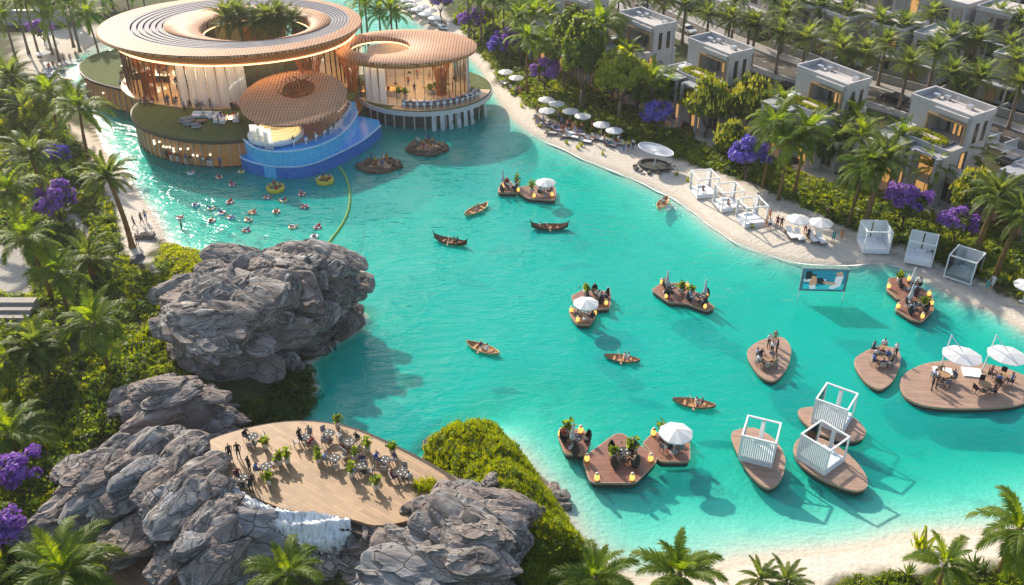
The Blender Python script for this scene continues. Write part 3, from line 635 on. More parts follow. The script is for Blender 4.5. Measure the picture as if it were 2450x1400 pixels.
def outcrop(label, poly, hfun, base, spacing, size, seed, stones, strike=.5, dip=.45, group=None, step=1.5, name='rock_outcrop'):
    """rock mass: a core plus single stones bedded along one strike and dip"""
    r = random.Random(seed); xs = [p[0] for p in poly]; ys = [p[1] for p in poly]
    cx, cy = sum(xs)/len(xs), sum(ys)/len(ys); t = thing(name, label, 'rocks', (cx, cy, base), 0, group)
    gx_ = np.arange(min(xs)-1, max(xs)+1, .7); gy_ = np.arange(min(ys)-1, max(ys)+1, .7); X, Y = np.meshgrid(gx_, gy_)
    sd = poly_sd(poly, X, Y); Hh = hfun(X, Y, sd)*(sd > 0)
    n1, n2 = len(gx_), len(gy_); id_ = np.arange(n1*n2).reshape(n2, n1); q = np.stack([id_[:-1, :-1], id_[:-1, 1:], id_[1:, 1:], id_[1:, :-1]], -1).reshape(-1, 4)
    kk = (sd > .5).ravel()[q].any(1); q = q[kk]; us, iv = np.unique(q, return_inverse=True)
    core = np.stack([X.ravel()[us]-cx, Y.ravel()[us]-cy, np.where(sd.ravel()[us] > .5, Hh.ravel()[us]-.8, -1.5)], -1)
    co = newobj('rock_core', np_mesh('rock_core', core, iv.reshape(-1, 4), stones[0].materials[0]), t)
    cnt = 0; y = min(ys)
    pts = []
    while y < max(ys):
        x = min(xs)
        while x < max(xs):
            px_, py_ = x+r.uniform(-.45, .45)*spacing, y+r.uniform(-.45, .45)*spacing; pts.append((px_, py_)); x += spacing
        y += spacing
    PX = np.array([p[0] for p in pts]); PY = np.array([p[1] for p in pts]); S_ = poly_sd(poly, PX, PY); HH = hfun(PX, PY, S_)
    e = spacing*.9
    def hh(dx, dy):
        s2 = poly_sd(poly, PX+dx, PY+dy); return np.where(s2 > 0, hfun(PX+dx, PY+dy, s2), -.5)
    nb = np.minimum(np.minimum(hh(e, 0), hh(-e, 0)), np.minimum(hh(0, e), hh(0, -e)))
    for i in range(len(pts)):
        if S_[i] < -.1: continue
        zt = HH[i]; z = zt; first = True
        while True:
            s = size*(.55+.9*r.random()**1.6)*(1 if first else .9)
            ln = s*r.uniform(1.0, 1.7)
            newobj('stone', r.choice(stones), t, (PX[i]-cx, PY[i]-cy, z-s*.35), (dip*r.uniform(.5, 1.4)+r.uniform(-.12, .12), r.uniform(-.2, .2), strike+r.uniform(-.35, .35)), (ln*1.2, s*r.uniform(.85, 1.2), s*r.uniform(.5, .85)))
            cnt += 1; z -= step*r.uniform(.85, 1.2); first = False
            if z < nb[i]+.5 or z < .1 or cnt > 295: break
        if cnt > 295: break
    return t
# ---------------------------------------------------------------- people
SKIN = [mat('skin_a', (.50, .30, .21), .55, var=.06), mat('skin_b', (.36, .20, .13), .55, var=.06), mat('skin_c', (.20, .105, .065), .55, var=.06)]
HAIR = [mat('hair_dark', (.018, .013, .010), .5), mat('hair_brown', (.08, .04, .02), .5), mat('hair_fair', (.30, .20, .09), .5)]
CLO = {k: mat('cloth_'+k.replace(' ', '_'), c, .8, var=.12, bump=.2, bscale=12) for k, c in {
    'white': (.72, .72, .72), 'black': (.018, .018, .02), 'navy': (.025, .035, .10), 'blue': (.06, .14, .40), 'red': (.42, .035, .03), 'pink': (.55, .20, .24),
    'grey': (.22, .22, .23), 'khaki': (.30, .24, .15), 'maroon': (.16, .02, .03), 'teal': (.03, .28, .30), 'yellow': (.55, .42, .06), 'light blue': (.30, .42, .58), 'orange': (.55, .20, .03)}.items()}
def person_mesh(pose):
    """one skinned body; slots: skin, hair, top, bottom"""
    Vv = Vector; J = {}
    def arm(s, up, el, ha): J['sh'+s], J['el'+s], J['wr'+s], J['ha'+s] = up, el, ha, ha+(ha-el).normalized()*.13
    lean = 0.0
    if pose in ('stand', 'walk', 'wave', 'talk'):
        hip = .93
        J.update(pel=Vv((0, 0, hip)), wai=Vv((0, .0, hip+.17)), che=Vv((0, .01, hip+.37)), nec=Vv((0, 0, hip+.54)), hea=Vv((0, -.02, hip+.66)), top=Vv((0, -.01, hip+.79)))
        if pose == 'walk':
            legs = {'l': ((.1, -.16, .50), (.1, -.26, .08), (.1, -.40, .03)), 'r': ((-.1, -.08, .50), (-.1, .30, .13), (-.1, .20, .02))}
            arm('l', Vv((.19, 0, hip+.47)), Vv((.25, .14, hip+.22)), Vv((.24, .08, hip-.0))); arm('r', Vv((-.19, 0, hip+.47)), Vv((-.25, -.10, hip+.22)), Vv((-.22, -.28, hip+.04)))
        else:
            legs = {'l': ((.11, -.02, .50), (.12, .02, .08), (.14, -.12, .03)), 'r': ((-.11, -.02, .50), (-.12, .02, .08), (-.14, -.12, .03))}
            arm('l', Vv((.19, 0, hip+.47)), Vv((.26, .03, hip+.2)), Vv((.25, -.06, hip-.03)))
            if pose == 'wave': arm('r', Vv((-.19, 0, hip+.47)), Vv((-.36, -.05, hip+.62)), Vv((-.30, -.1, hip+.86)))
            elif pose == 'talk': arm('r', Vv((-.19, 0, hip+.47)), Vv((-.26, -.02, hip+.2)), Vv((-.18, -.27, hip+.22)))
            else: arm('r', Vv((-.19, 0, hip+.47)), Vv((-.26, .03, hip+.2)), Vv((-.25, -.06, hip-.03)))
    elif pose == 'sit':
        hip = .50
        J.update(pel=Vv((0, 0, hip)), wai=Vv((0, .04, hip+.17)), che=Vv((0, .05, hip+.37)), nec=Vv((0, .02, hip+.54)), hea=Vv((0, 0, hip+.66)), top=Vv((0, .01, hip+.79)))
        legs = {'l': ((.13, -.43, .50), (.13, -.42, .08), (.14, -.56, .04)), 'r': ((-.13, -.43, .50), (-.13, -.38, .08), (-.14, -.52, .04))}
        arm('l', Vv((.19, .04, hip+.47)), Vv((.26, -.03, hip+.22)), Vv((.17, -.28, hip+.2))); arm('r', Vv((-.19, .04, hip+.47)), Vv((-.26, -.03, hip+.22)), Vv((-.15, -.26, hip+.16)))
    elif pose == 'lie':                       # leaning back on a lounger, feet towards -y
        hip = .42
        J.update(pel=Vv((0, 0, hip)), wai=Vv((0, .14, hip+.06)), che=Vv((0, .30, hip+.17)), nec=Vv((0, .43, hip+.28)), hea=Vv((0, .52, hip+.38)), top=Vv((0, .58, hip+.49)))
        legs = {'l': ((.11, -.42, hip+.06), (.10, -.84, hip-.02), (.11, -.88, hip+.12)), 'r': ((-.11, -.38, hip+.16), (-.11, -.74, hip-.02), (-.12, -.82, hip+.10))}
        arm('l', Vv((.19, .38, hip+.22)), Vv((.30, .16, hip+.06)), Vv((.28, -.08, hip+.04))); arm('r', Vv((-.19, .38, hip+.22)), Vv((-.30, .18, hip+.06)), Vv((-.26, -.06, hip+.04)))
    elif pose == 'bar':                       # seated high, feet on a rail
        hip = .78
        J.update(pel=Vv((0, 0, hip)), wai=Vv((0, -.01, hip+.17)), che=Vv((0, -.04, hip+.37)), nec=Vv((0, -.07, hip+.54)), hea=Vv((0, -.09, hip+.66)), top=Vv((0, -.08, hip+.79)))
        legs = {'l': ((.13, -.38, hip-.08), (.13, -.33, .38), (.13, -.46, .34)), 'r': ((-.13, -.38, hip-.08), (-.13, -.30, .36), (-.13, -.43, .32))}
        arm('l', Vv((.19, -.05, hip+.47)), Vv((.24, -.2, hip+.26)), Vv((.12, -.42, hip+.3))); arm('r', Vv((-.19, -.05, hip+.47)), Vv((-.24, -.2, hip+.26)), Vv((-.1, -.40, hip+.3)))
    E_ = [('pel', 'wai', 3), ('wai', 'che', 2), ('che', 'nec', 2), ('nec', 'hea', 0), ('hea', 'top', 1)]
    rad = dict(pel=(.165, .125), wai=(.135, .105), che=(.17, .12), nec=(.058, .058), hea=(.088, .10), top=(.07, .085))
    for s in 'lr':
        kn, an, to = legs[s]; sg = .095 if s == 'l' else -.095
        J['th'+s] = J['pel']+Vv((sg, (Vv(kn)-J['pel']).y*.12, -.07)); J['kn'+s] = Vv(kn); J['an'+s] = Vv(an); J['to'+s] = Vv(to)
        E_ += [('pel', 'th'+s, 3), ('th'+s, 'kn'+s, 3), ('kn'+s, 'an'+s, 3 if pose in ('stand', 'talk', 'bar') else 0), ('an'+s, 'to'+s, 1 if pose in ('stand', 'talk') else 0),
               ('che', 'sh'+s, 2), ('sh'+s, 'el'+s, 2), ('el'+s, 'wr'+s, 0), ('wr'+s, 'ha'+s, 0)]
        rad.update({'th'+s: (.095, .095), 'kn'+s: (.06, .06), 'an'+s: (.04, .042), 'to'+s: (.042, .03), 'sh'+s: (.062, .062), 'el'+s: (.043, .043), 'wr'+s: (.03, .03), 'ha'+s: (.038, .022)})
    names = list(J); me = bpy.data.meshes.new('skel'); me.from_pydata([tuple(J[n]) for n in names], [(names.index(a), names.index(b)) for a, b, _ in E_], [])
    o = bpy.data.objects.new('skel', me); COL.objects.link(o)
    o.modifiers.new('s', 'SKIN')
    for n, v in zip(names, me.skin_vertices[0].data): v.radius = rad[n]; v.use_root = (n == 'pel')
    sb = o.modifiers.new('u', 'SUBSURF'); sb.levels = 1; sb.render_levels = 1
    bpy.context.view_layer.update(); dg = bpy.context.evaluated_depsgraph_get()
    out = bpy.data.meshes.new_from_object(o.evaluated_get(dg)); out.name = 'person_'+pose
    bpy.data.objects.remove(o); bpy.data.meshes.remove(me)
    seg = [(J[a], J[b], m) for a, b, m in E_]; mi = []
    for p in out.polygons:
        c = p.center; best = (9, 0)
        for a, b, m in seg:
            ab = b-a; t = max(0, min(1, (c-a).dot(ab)/ab.length_squared)); d = (c-(a+ab*t)).length
            if d < best[0]: best = (d, m)
        m = best[1]
        hd = c-J['hea']
        if hd.length < .22 and m in (0, 1): m = 1 if (hd.y > .0 and hd.z > -.06) or hd.z > .085 else 0
        mi.append(m)
    out.materials.clear()
    for mm in (SKIN[0], HAIR[0], CLO['white'], CLO['navy']): out.materials.append(mm)
    out.polygons.foreach_set('material_index', mi); out.polygons.foreach_set('use_smooth', [True]*len(mi)); out.update()
    return out
PERS = {p: person_mesh(p) for p in ('stand', 'walk', 'wave', 'talk', 'sit', 'lie', 'bar')}
PVERB = dict(stand='standing', walk='walking', wave='waving', talk='gesturing', sit='sitting', lie='reclining', bar='perched')
def person(loc, rz, pose, top, bot, where, group, sc=1.08, skin=None, hair=None, verb=None, seed=None):
    o = newobj('person', PERS[pose], None, loc, (0, 0, rz), sc); r = R
    sk = skin if skin is not None else r.choice((0, 0, 1, 1, 2)); ha = hair if hair is not None else r.choice((0, 0, 0, 1, 2))
    bare = top == 'bare'
    ms = (SKIN[sk], HAIR[ha], SKIN[sk] if bare else CLO[top], CLO[bot])
    for i, m in enumerate(ms): o.material_slots[i].link = 'OBJECT'; o.material_slots[i].material = m
    tn = 'bare chest' if bare else top+' top'
    lab_ = f"person in {tn} and {bot} {'shorts' if pose in ('walk', 'wave', 'lie', 'sit') else 'trousers'} {verb or PVERB[pose]} {where}"
    while len(lab_.split()) > 16: lab_ = ' '.join(lab_.split()[:-1])
    tag(o, lab_, 'person', group); return o
TOPS = ('white', 'black', 'navy', 'blue', 'red', 'grey', 'khaki', 'light blue', 'maroon'); BOTS = ('navy', 'black', 'grey', 'khaki', 'white')
SWT = ('bare', 'bare', 'red', 'blue', 'white', 'pink', 'orange', 'yellow'); SWB = ('red', 'blue', 'navy', 'teal', 'orange', 'black')
# ---------------------------------------------------------------- lakeside pavilions
def lattice_material(name, cell, line, size):
    m = bpy.data.materials.new(name); m.use_nodes = True; nt = m.node_tree; N = nt.nodes; L = nt.links
    b = N["Principled BSDF"]; pset(b, Roughness=.6); b.inputs['Specular IOR Level'].default_value = .25
    tc = N.new("ShaderNodeTexCoord"); sp = N.new("ShaderNodeSeparateXYZ"); L.new(tc.outputs['Object'], sp.inputs[0])
    outs = []
    for ax in ('X', 'Y'):
        d = N.new("ShaderNodeMath"); d.operation = 'DIVIDE'; L.new(sp.outputs[ax], d.inputs[0]); d.inputs[1].default_value = size
        f = N.new("ShaderNodeMath"); f.operation = 'FRACT'; L.new(d.outputs[0], f.inputs[0])
        l = N.new("ShaderNodeMath"); l.operation = 'LESS_THAN'; L.new(f.outputs[0], l.inputs[0]); l.inputs[1].default_value = .24; outs.append(l)
    mx = N.new("ShaderNodeMath"); mx.operation = 'MAXIMUM'; L.new(outs[0].outputs[0], mx.inputs[0]); L.new(outs[1].outputs[0], mx.inputs[1])
    no = N.new("ShaderNodeTexNoise"); no.inputs['Scale'].default_value = .5; no.inputs['Detail'].default_value = 5; L.new(tc.outputs['Object'], no.inputs['Vector'])
    c = N.new("ShaderNodeMix"); c.data_type = 'RGBA'; L.new(mx.outputs[0], c.inputs[0]); c.inputs[6].default_value = (*cell, 1); c.inputs[7].default_value = (*line, 1)
    hv = N.new("ShaderNodeHueSaturation"); L.new(c.outputs[2], hv.inputs['Color']); v = N.new("ShaderNodeMapRange"); v.inputs[3].default_value = .75; v.inputs[4].default_value = 1.25; L.new(no.outputs[0], v.inputs[0]); L.new(v.outputs[0], hv.inputs['Value'])
    L.new(hv.outputs[0], b.inputs['Base Color'])
    bp = N.new("ShaderNodeBump"); bp.inputs['Strength'].default_value = .6; bp.inputs['Distance'].default_value = .08; bp.invert = True; L.new(mx.outputs[0], bp.inputs['Height']); L.new(bp.outputs[0], b.inputs['Normal'])
    return m
LAT = lattice_material('rose_lattice', (.60, .33, .185), (.22, .08, .03), .5)
LATF = lattice_material('copper_fascia', (.78, .32, .10), (.42, .13, .035), .5)
SLATE = mat('blue_grey_metal_roof', (.06, .06, .105), .3, .0, var=.15, scale=1, spec=.3)
COPPER = mat('copper_rod', (.50, .19, .06), .35, .4, var=.25)
BRONZE = mat('bronze_mullion', (.12, .075, .045), .4, .5)
OAKFL = plankmat('warm_floor', (.50, .33, .18), .35, 0, .4, .15)
STONEW = mat('pale_stone_floor', (.55, .47, .40), .45, var=.12, scale=1.5)
LAWN = mat('clipped_lawn', (.085, .115, .028), .95, var=.35, scale=2.5, bump=.8, bscale=25)
BROWNW = mat('lit_brown_glazing', (.30, .155, .065), .25, .1, var=.35, scale=.6, emit=(.85, .36, .10), estr=.07)
SLABW = mat('slab_edge', (.62, .61, .60), .5, var=.08)
OLIVE = mat('olive_screen_wall', (.15, .15, .085), .6, var=.3, scale=.8)
GLOW = mat('warm_lamp', (1, .8, .5), .5, var=0, emit=(1.0, .70, .36), estr=7.0)
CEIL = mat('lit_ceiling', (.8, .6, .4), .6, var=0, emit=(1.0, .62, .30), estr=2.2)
LAMPW = mat('globe_glass', (.9, .85, .75), .4, var=0, emit=(1.0, .82, .58), estr=1.0)
RINGY = mat('lit_ring', (.95, .8, .45), .4, var=0, emit=(1.0, .78, .34), estr=.45)
ORING = mat('lit_orange_ring', (.9, .45, .12), .4, var=0, emit=(1.0, .45, .10), estr=.6)
CURT = leafmat('sheer_curtain', (.82, .83, .86), (.90, .90, .92), .4, hue=.5, tv=1.0)
def glass_material(name='clear_glazing', tint=(.82, .86, .86)):
    m = bpy.data.materials.new(name); m.use_nodes = True; N = m.node_tree.nodes; L = m.node_tree.links; N.remove(N["Principled BSDF"])
    t = N.new("ShaderNodeBsdfTransparent"); t.inputs[0].default_value = (*tint, 1); g = N.new("ShaderNodeBsdfGlossy"); g.inputs['Roughness'].default_value = .03
    lw = N.new("ShaderNodeLayerWeight"); lw.inputs[0].default_value = .25; mx = N.new("ShaderNodeMixShader"); L.new(lw.outputs['Fresnel'], mx.inputs[0]); L.new(t.outputs[0], mx.inputs[1]); L.new(g.outputs[0], mx.inputs[2]); L.new(mx.outputs[0], N["Material Output"].inputs[0]); return m
GLASS = glass_material()
def ell(c, rx, ry, a): return (c[0]+rx*math.cos(a), c[1]+ry*math.sin(a))
def ring(prof, O, I, n=96, mi=0, mb=None, tilt=None):
    """prof: [(t, z)] between outer ellipse O=(cx,cy,rx,ry) and inner ellipse I"""
    mb = mb or MB(); o = len(mb.v)
    for t, z in prof:
        cx = O[0]+(I[0]-O[0])*t; cy = O[1]+(I[1]-O[1])*t; rx = O[2]+(I[2]-O[2])*t; ry = O[3]+(I[3]-O[3])*t
        for k in range(n):
            a = 2*math.pi*k/n; x, y = cx+rx*math.cos(a), cy+ry*math.sin(a); mb.v.append((x, y, z+(tilt*(y-O[1]) if tilt else 0)))
    for i in range(len(prof)-1):
        for k in range(n): mb.f.append((o+i*n+k, o+i*n+(k+1) % n, o+(i+1)*n+(k+1) % n, o+(i+1)*n+k)); mb.m.append(mi)
    return mb
def disc(c, rx, ry, z0, z1, n=72, mi=0, mb=None): return (mb or MB()).prism([ell(c, rx, ry, 2*math.pi*k/n) for k in range(n)], z0, z1, mi)
def part(mb, name, mats, par, sm=False, label=None):
    o = mb.obj(name, mats, par, sm); o.matrix_parent_inverse = Matrix.Translation(par.location).inverted() if par.parent is None else Matrix.Identity(4)
    if label: o['label'] = label
    return o
def loc_child(name, me, par, p, rz=0, sc=None):
    return newobj(name, me, par, (p[0]-par.location.x, p[1]-par.location.y, p[2]-par.location.z), (0, 0, rz), sc)
def curtain(w, h, seed):
    m = MB(); n = 18; r = random.Random(seed); o = 0
    for k in range(n+1):
        t = k/n; y = .12*math.sin(k*1.9)+.05*r.uniform(-1, 1)
        for j, z in enumerate((0, h*.4, h)): m.v.append(((t-.5)*w*(1-.06*j*(j-1)), y*(1.2-.35*j), z))
    for k in range(n):
        for j in range(2): a = k*3+j; m.f.append((a, a+3, a+4, a+1)); m.m.append(0)
    return m.mesh('curtain', CURT, True)
def flared(h, r0, r1, n=26, twist=1.2):
    m = MB()
    for s in (-1, 1):
        for k in range(n):
            pts = []
            for j in range(7):
                t = j/6; a = 2*math.pi*k/n+s*twist*t*.5; rr = r0+(r1-r0)*(t**2.6); pts.append((rr*math.cos(a), rr*math.sin(a), h*t))
            m.tube(pts, .055, 4, cap=False)
    return m.mesh('flared_column', COPPER)
MULL = {}
def mullions(par, c, rx, ry, z0, h, n, a0=0, a1=2*math.pi, w=.1, mt=None, name='mullion'):
    k = (round(h, 2), w, (mt or BRONZE).name)
    if k not in MULL: MULL[k] = MB().b(-w/2, w/2, -w, w, 0, h).mesh(name, mt or BRONZE)
    for i in range(n):
        a = a0+(a1-a0)*i/n; x, y = ell(c, rx, ry, a); loc_child(name, MULL[k], par, (x, y, z0), math.atan2(ry*math.cos(a), -rx*math.sin(a)))
# ---- great ring-roofed hall
C1 = (-47.5, 162.0); O1 = (-47.5, 162.0, 22.0, 17.2); I1 = (-43.2, 161.4, 9.0, 8.2); ZF = 4.5
hall = thing('pavilion_building', 'large round lakeside hall with ring roof of rose lattice and dark stepped bands', 'building', (-47.5, 162, 0))
def ellpx(l, r, f, b, z):
    x0, x1 = G(l[0], l[1], z).x, G(r[0], r[1], z).x; y0, y1 = G(f[0], f[1], z).y, G(b[0], b[1], z).y; return ((x0+x1)/2, (y0+y1)/2, (x1-x0)/2, (y1-y0)/2)
MO = ellpx((296, 64), (832, 58), (545, 119), (540, -4), 14.5); MI = ellpx((388, 60), (786, 60), (575, 98), (575, 12), 14.4)
part(ring([(0, 14.15), (.05, 14.4), (1, 14.62), (1, 14.3)], O1, MO), 'roof_lattice', LAT, hall, False, 'outer roof ring of rose lattice')
for i in range(6):
    t0 = i/6; z = 14.6-.05*i
    part(ring([(t0, z-.4), (t0, z), (t0+.115, z-.03), (t0+.115, z-.4)], MO, MI), 'roof_louvre', SLATE, hall, False)
part(ring([(0, 14.1), (0, 14.42), (.9, 14.2), (1, 13.9), (1.0, 12.9)], MI, I1), 'inner_roof_lattice', LAT, hall, True)
part(ring([(0, 14.22), (1, 14.05)], MO, MI), 'roof_deck', SLATE, hall)
part(ring([(0, 14.15), (.0, 13.98), (.11, 13.0), (.18, 12.5)], O1, I1), 'roof_fascia', LATF, hall, False, 'copper lattice fascia under the roof edge')
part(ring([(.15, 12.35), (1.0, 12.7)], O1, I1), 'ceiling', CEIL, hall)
gl1 = MB(); ring([(0, ZF+.1), (0, 12.5)], (C1[0], C1[1], 19.0, 13.0), (C1[0], C1[1], 1, 1), 96, 0, gl1); part(gl1, 'glazing', GLASS, hall)
mullions(hall, C1, 19.05, 13.05, ZF+.1, 8.2, 72)
part(ring([(0, 4.7), (0, 12.9)], (I1[0], I1[1], 8.6, 7.8), (0, 0, 1, 1), 64), 'courtyard_wall', GLASS, hall)
def arcw(c, rx, ry, a0, a1, z0, z1, th, n=24):
    pts = [ell(c, rx, ry, a0+(a1-a0)*k/n) for k in range(n+1)]+[ell(c, rx-th, ry-th, a1-(a1-a0)*k/n) for k in range(n+1)]
    return MB().prism(pts, z0, z1)
part(arcw(I1[:2], 8.9, 8.1, math.radians(-165), math.radians(-15), ZF+.1, 12.6, .25, 30), 'sun_block_panel', OAKFL, hall)  # panel added to keep sun through the roof hole off the curtains
part(arcw(C1, 15, 11, math.radians(-78), math.radians(-28), ZF+.1, 12.2, .4), 'screen_wall', OLIVE, hall)
part(arcw(C1, 14, 10.5, math.radians(60), math.radians(120), ZF+.1, 12.2, .4), 'screen_wall', OLIVE, hall)
fc = flared(7.9, 1.0, 2.6)
for q in ((-60.5, 154.5), (-33, 152.2), (-47, 173), (-62, 166)): loc_child('flared_column', fc, hall, (q[0], q[1], ZF+.1))
cu = curtain(1.5, 8.0, 1)
for i, px in enumerate((480, 500, 517, 534, 551, 567, 583)):
    q = G(px, 238, ZF); a = math.atan2((q.y-C1[1])/13.0, (q.x-C1[0])/19); x, y = ell(C1, 19.3, 13.3, a); loc_child('curtain', cu, hall, (x, y, ZF+.15), math.atan2(14.6*math.cos(a), -19*math.sin(a))+math.pi, (1.0, 1, 1))
# terrace plate with lawn
PL = smooth([(-79, 174), (-78.4, 168), (-74, 162), (-69, 159), (-64, 156.2), (-61.6, 153), (-62.2, 148.5), (-60, 143), (-56, 139), (-51.2, 136.4), (-45.7, 135), (-39.5, 136), (-34, 140), (-28, 146), (-25.5, 155), (-26, 166), (-30, 176), (-40, 182), (-55, 184), (-68, 182), (-76, 179)], 3)
def shrink(p, d):
    cx = sum(q[0] for q in p)/len(p); cy = sum(q[1] for q in p)/len(p); out = []; n = len(p)
    for i in range(n):
        a = Vector(p[i-1]); b = Vector(p[(i+1) % n]); t = (b-a).normalized(); out.append((p[i][0]-t.y*d, p[i][1]+t.x*d))
    return out
part(MB().prism(PL, 3.95, 4.42), 'terrace_slab', mat('dark_slab_edge', (.07, .05, .04), .6), hall)
part(MB().prism(shrink(PL, .25), 4.0, 4.5), 'roof_lawn', LAWN, hall, label='green lawn on the terrace')
part(disc(C1, 20.2, 13.9, 4.3, 4.6), 'hall_floor', OAKFL, hall)
LOW = shrink(PL, .55); part(MB().prism(LOW, -2.5, 3.96), 'lower_wall', BROWNW, hall, label='amber lit brown glazed wall at the waterline')
fin = MB().b(-.05, .05, -.12, .12, 0, 3.9).mesh('wall_fin', mat('pale_fin', (.50, .42, .34), .5))
for i in range(0, len(LOW), 2):
    x, y = LOW[i]
    if y < 172 and x < -36:
        n_ = LOW[(i+1) % len(LOW)]; q = shrink(PL, .42)[i]; loc_child('wall_fin', fin, hall, (q[0], q[1], 0.02), math.atan2(n_[1]-y, n_[0]-x))
gb = MB().lathe([(.02, -.2), (.14, -.14), (.2, 0), (.14, .14), (.02, .2)], 10).mesh('globe_lamp', LAMPW, True)
for px, py in ((380, 336), (395, 332), (382, 345), (402, 341), (408, 347), (424, 345), (423, 351), (443, 340), (446, 348), (474, 347), (482, 348), (505, 358), (468, 369), (372, 340), (230, 172), (238, 178), (245, 181), (228, 184), (258, 192), (285, 208)):
    q = G(px, py, 2.6); d = [(math.hypot(q.x-a, q.y-b), i) for i, (a, b) in enumerate(shrink(PL, .3))]; i = min(d)[1]; a = shrink(PL, .12)[i]
    z = 2.6+R.uniform(-.8, .6); loc_child('globe_lamp', gb, hall, (a[0], a[1], z))
# ---- east pavilion
O2 = (-18.0, 160.7, 12.1, 9.4); I2 = (-22.4, 161.0, 5.0, 4.4); CE = (-17.6, 160.9); ZE = 3.5
east = thing('pavilion_building', 'round pavilion with oval hole in its rose lattice roof, over small waterfalls', 'building', (-18, 160.7, 0))
part(ring([(0, 10.75), (.03, 10.95), (.5, 11.15), (.97, 10.9), (1, 10.7), (1, 10.2)], O2, I2, 80), 'roof_lattice', LAT, east, True)
part(ring([(0, 10.75), (0, 10.45), (.12, 9.9), (.2, 9.85)], O2, I2, 80), 'roof_fascia', LATF, east, True)
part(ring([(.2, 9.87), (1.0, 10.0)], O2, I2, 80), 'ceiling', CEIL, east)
PE = [ell((-15.2, 160.8), 11.8, 11.0, 2*math.pi*k/64) for k in range(64)]
part(MB().prism(PE, 2.55, 3.3), 'terrace_slab', SLABW, east, label='pale curved slab edge above the water')
part(MB().prism(shrink(PE, .18), 2.6, 3.42), 'roof_lawn', LAWN, east)
part(disc(CE, 10.4, 8.6, 3.2, 3.52), 'pavilion_floor', STONEW, east)
part(arcw((-15.2, 160.8), 11.5, 10.7, math.radians(-115), math.radians(-5), 3.2, 3.5, 1.9, 40), 'bar_walk', OAKFL, east)
part(disc((-15.5, 161), 10.5, 9.6, -2.5, 2.56), 'base_wall', mat('painted_shade_base', (.10, .085, .075), .6, var=.3), east)  # shade of the recess below the slab is put into this dark colour
ge = MB(); ring([(0, 3.55), (0, 9.95)], (CE[0], CE[1], 9.9, 8.1), (0, 0, 1, 1), 72, 0, ge); part(ge, 'glazing', GLASS, east)
mullions(east, CE, 9.95, 8.15, 3.55, 6.4, 40, w=.07)
loc_child('flared_column', flared(6.3, .8, 1.9, 22), east, (-12.0, 157.3, 3.5)); loc_child('flared_column', flared(6.3, .7, 1.7, 22), east, (-27, 156.6, 3.5))
part(arcw(CE, 8.2, 6.4, math.radians(25), math.radians(155), 3.5, 9.8, .3), 'back_wall', mat('pale_interior_wall', (.6, .54, .48), .6), east)
cu2 = curtain(1.0, 6.3, 3)
for px in (890, 912, 932, 1092, 1110, 1124, 1134):
    q = G(px, 240 if px < 1000 else 215, ZE); a = math.atan2((q.y-CE[1])/8.1, (q.x-CE[0])/9.9); x, y = ell(CE, 10.15, 8.35, a); loc_child('curtain', cu2, east, (x, y, ZE+.1), math.atan2(8.1*math.cos(a), -9.9*math.sin(a))+math.pi, (1.2, 1, 1))
part(arcw((-15.2, 160.8), 10.0, 9.2, math.radians(-108), math.radians(-20), 3.42, 4.5, .5, 40), 'bar_counter', mat('violet_grey_counter', (.24, .20, .26), .4), east)
col = MB().tube([(0, 0, -3), (0, 0, 2.6)], .12, 8).mesh('support_post', mat('pale_post', (.5, .47, .44), .5))
for a in range(-140, -20, 9):
    x, y = ell((-15.2, 160.8), 11.3, 10.5, math.radians(a)); loc_child('support_post', col, east, (x, y, 0))
FALL = leafmat('falling_water', (.80, .84, .88), (.92, .94, .96), .4, hue=.5, tv=1.0)
def fall_sheet(w, h, seed, n=14):
    m = MB(); r = random.Random(seed)
    for k in range(n+1):
        x = (k/n-.5)*w; d = r.uniform(-.08, .08)
        for j in range(5):
            t = j/4; m.v.append((x*(1-.08*t+.04*r.uniform(-1, 1)), -.25*t**.6-d*t, -h*t*t*.3-h*t*.7))
    for k in range(n):
        for j in range(4):
            if r.random() < .9: a = k*5+j; m.f.append((a, a+1, a+6, a+5)); m.m.append(0)
    return m.mesh('water_sheet', FALL, True)
fsh = [fall_sheet(.8, 2.7, s) for s in range(3)]
for i, a in enumerate((-79, -72, -65, -58, -51.5, -45, -27)):
    x, y = ell((-15.2, 160.8), 11.85, 11.05, math.radians(a)); ob = newobj('waterfall', fsh[i % 3], None, (x, y, 2.7), (0, 0, math.atan2(11*math.cos(math.radians(a)), -11.8*math.sin(math.radians(a)))))
    tag(ob, 'thin white sheet of water falling from the pale curved terrace slab', 'waterfall', 'waterfalls under the round pavilion')
for q, rr in (((-20.5, 158.2), 1.7), ((-13.2, 159.0), 1.5), ((-25.2, 157.6), 1.3)):
    t = thing('curved_seat', 'round orange lit lounge seat inside the glazed pavilion', 'seat', (q[0], q[1], 3.53), 0, 'round lit seats in the pavilion')
    MB().lathe([(rr, 0), (rr, .45), (rr*.72, .45), (rr*.72, 0)], 28, closed=True).obj('seat', ORING, t); MB().lathe([(rr*1.12, 0), (rr*1.12, .9), (rr*1.02, .9), (rr*1.02, 0)], 28, closed=True).obj('backrest', STONEW, t)
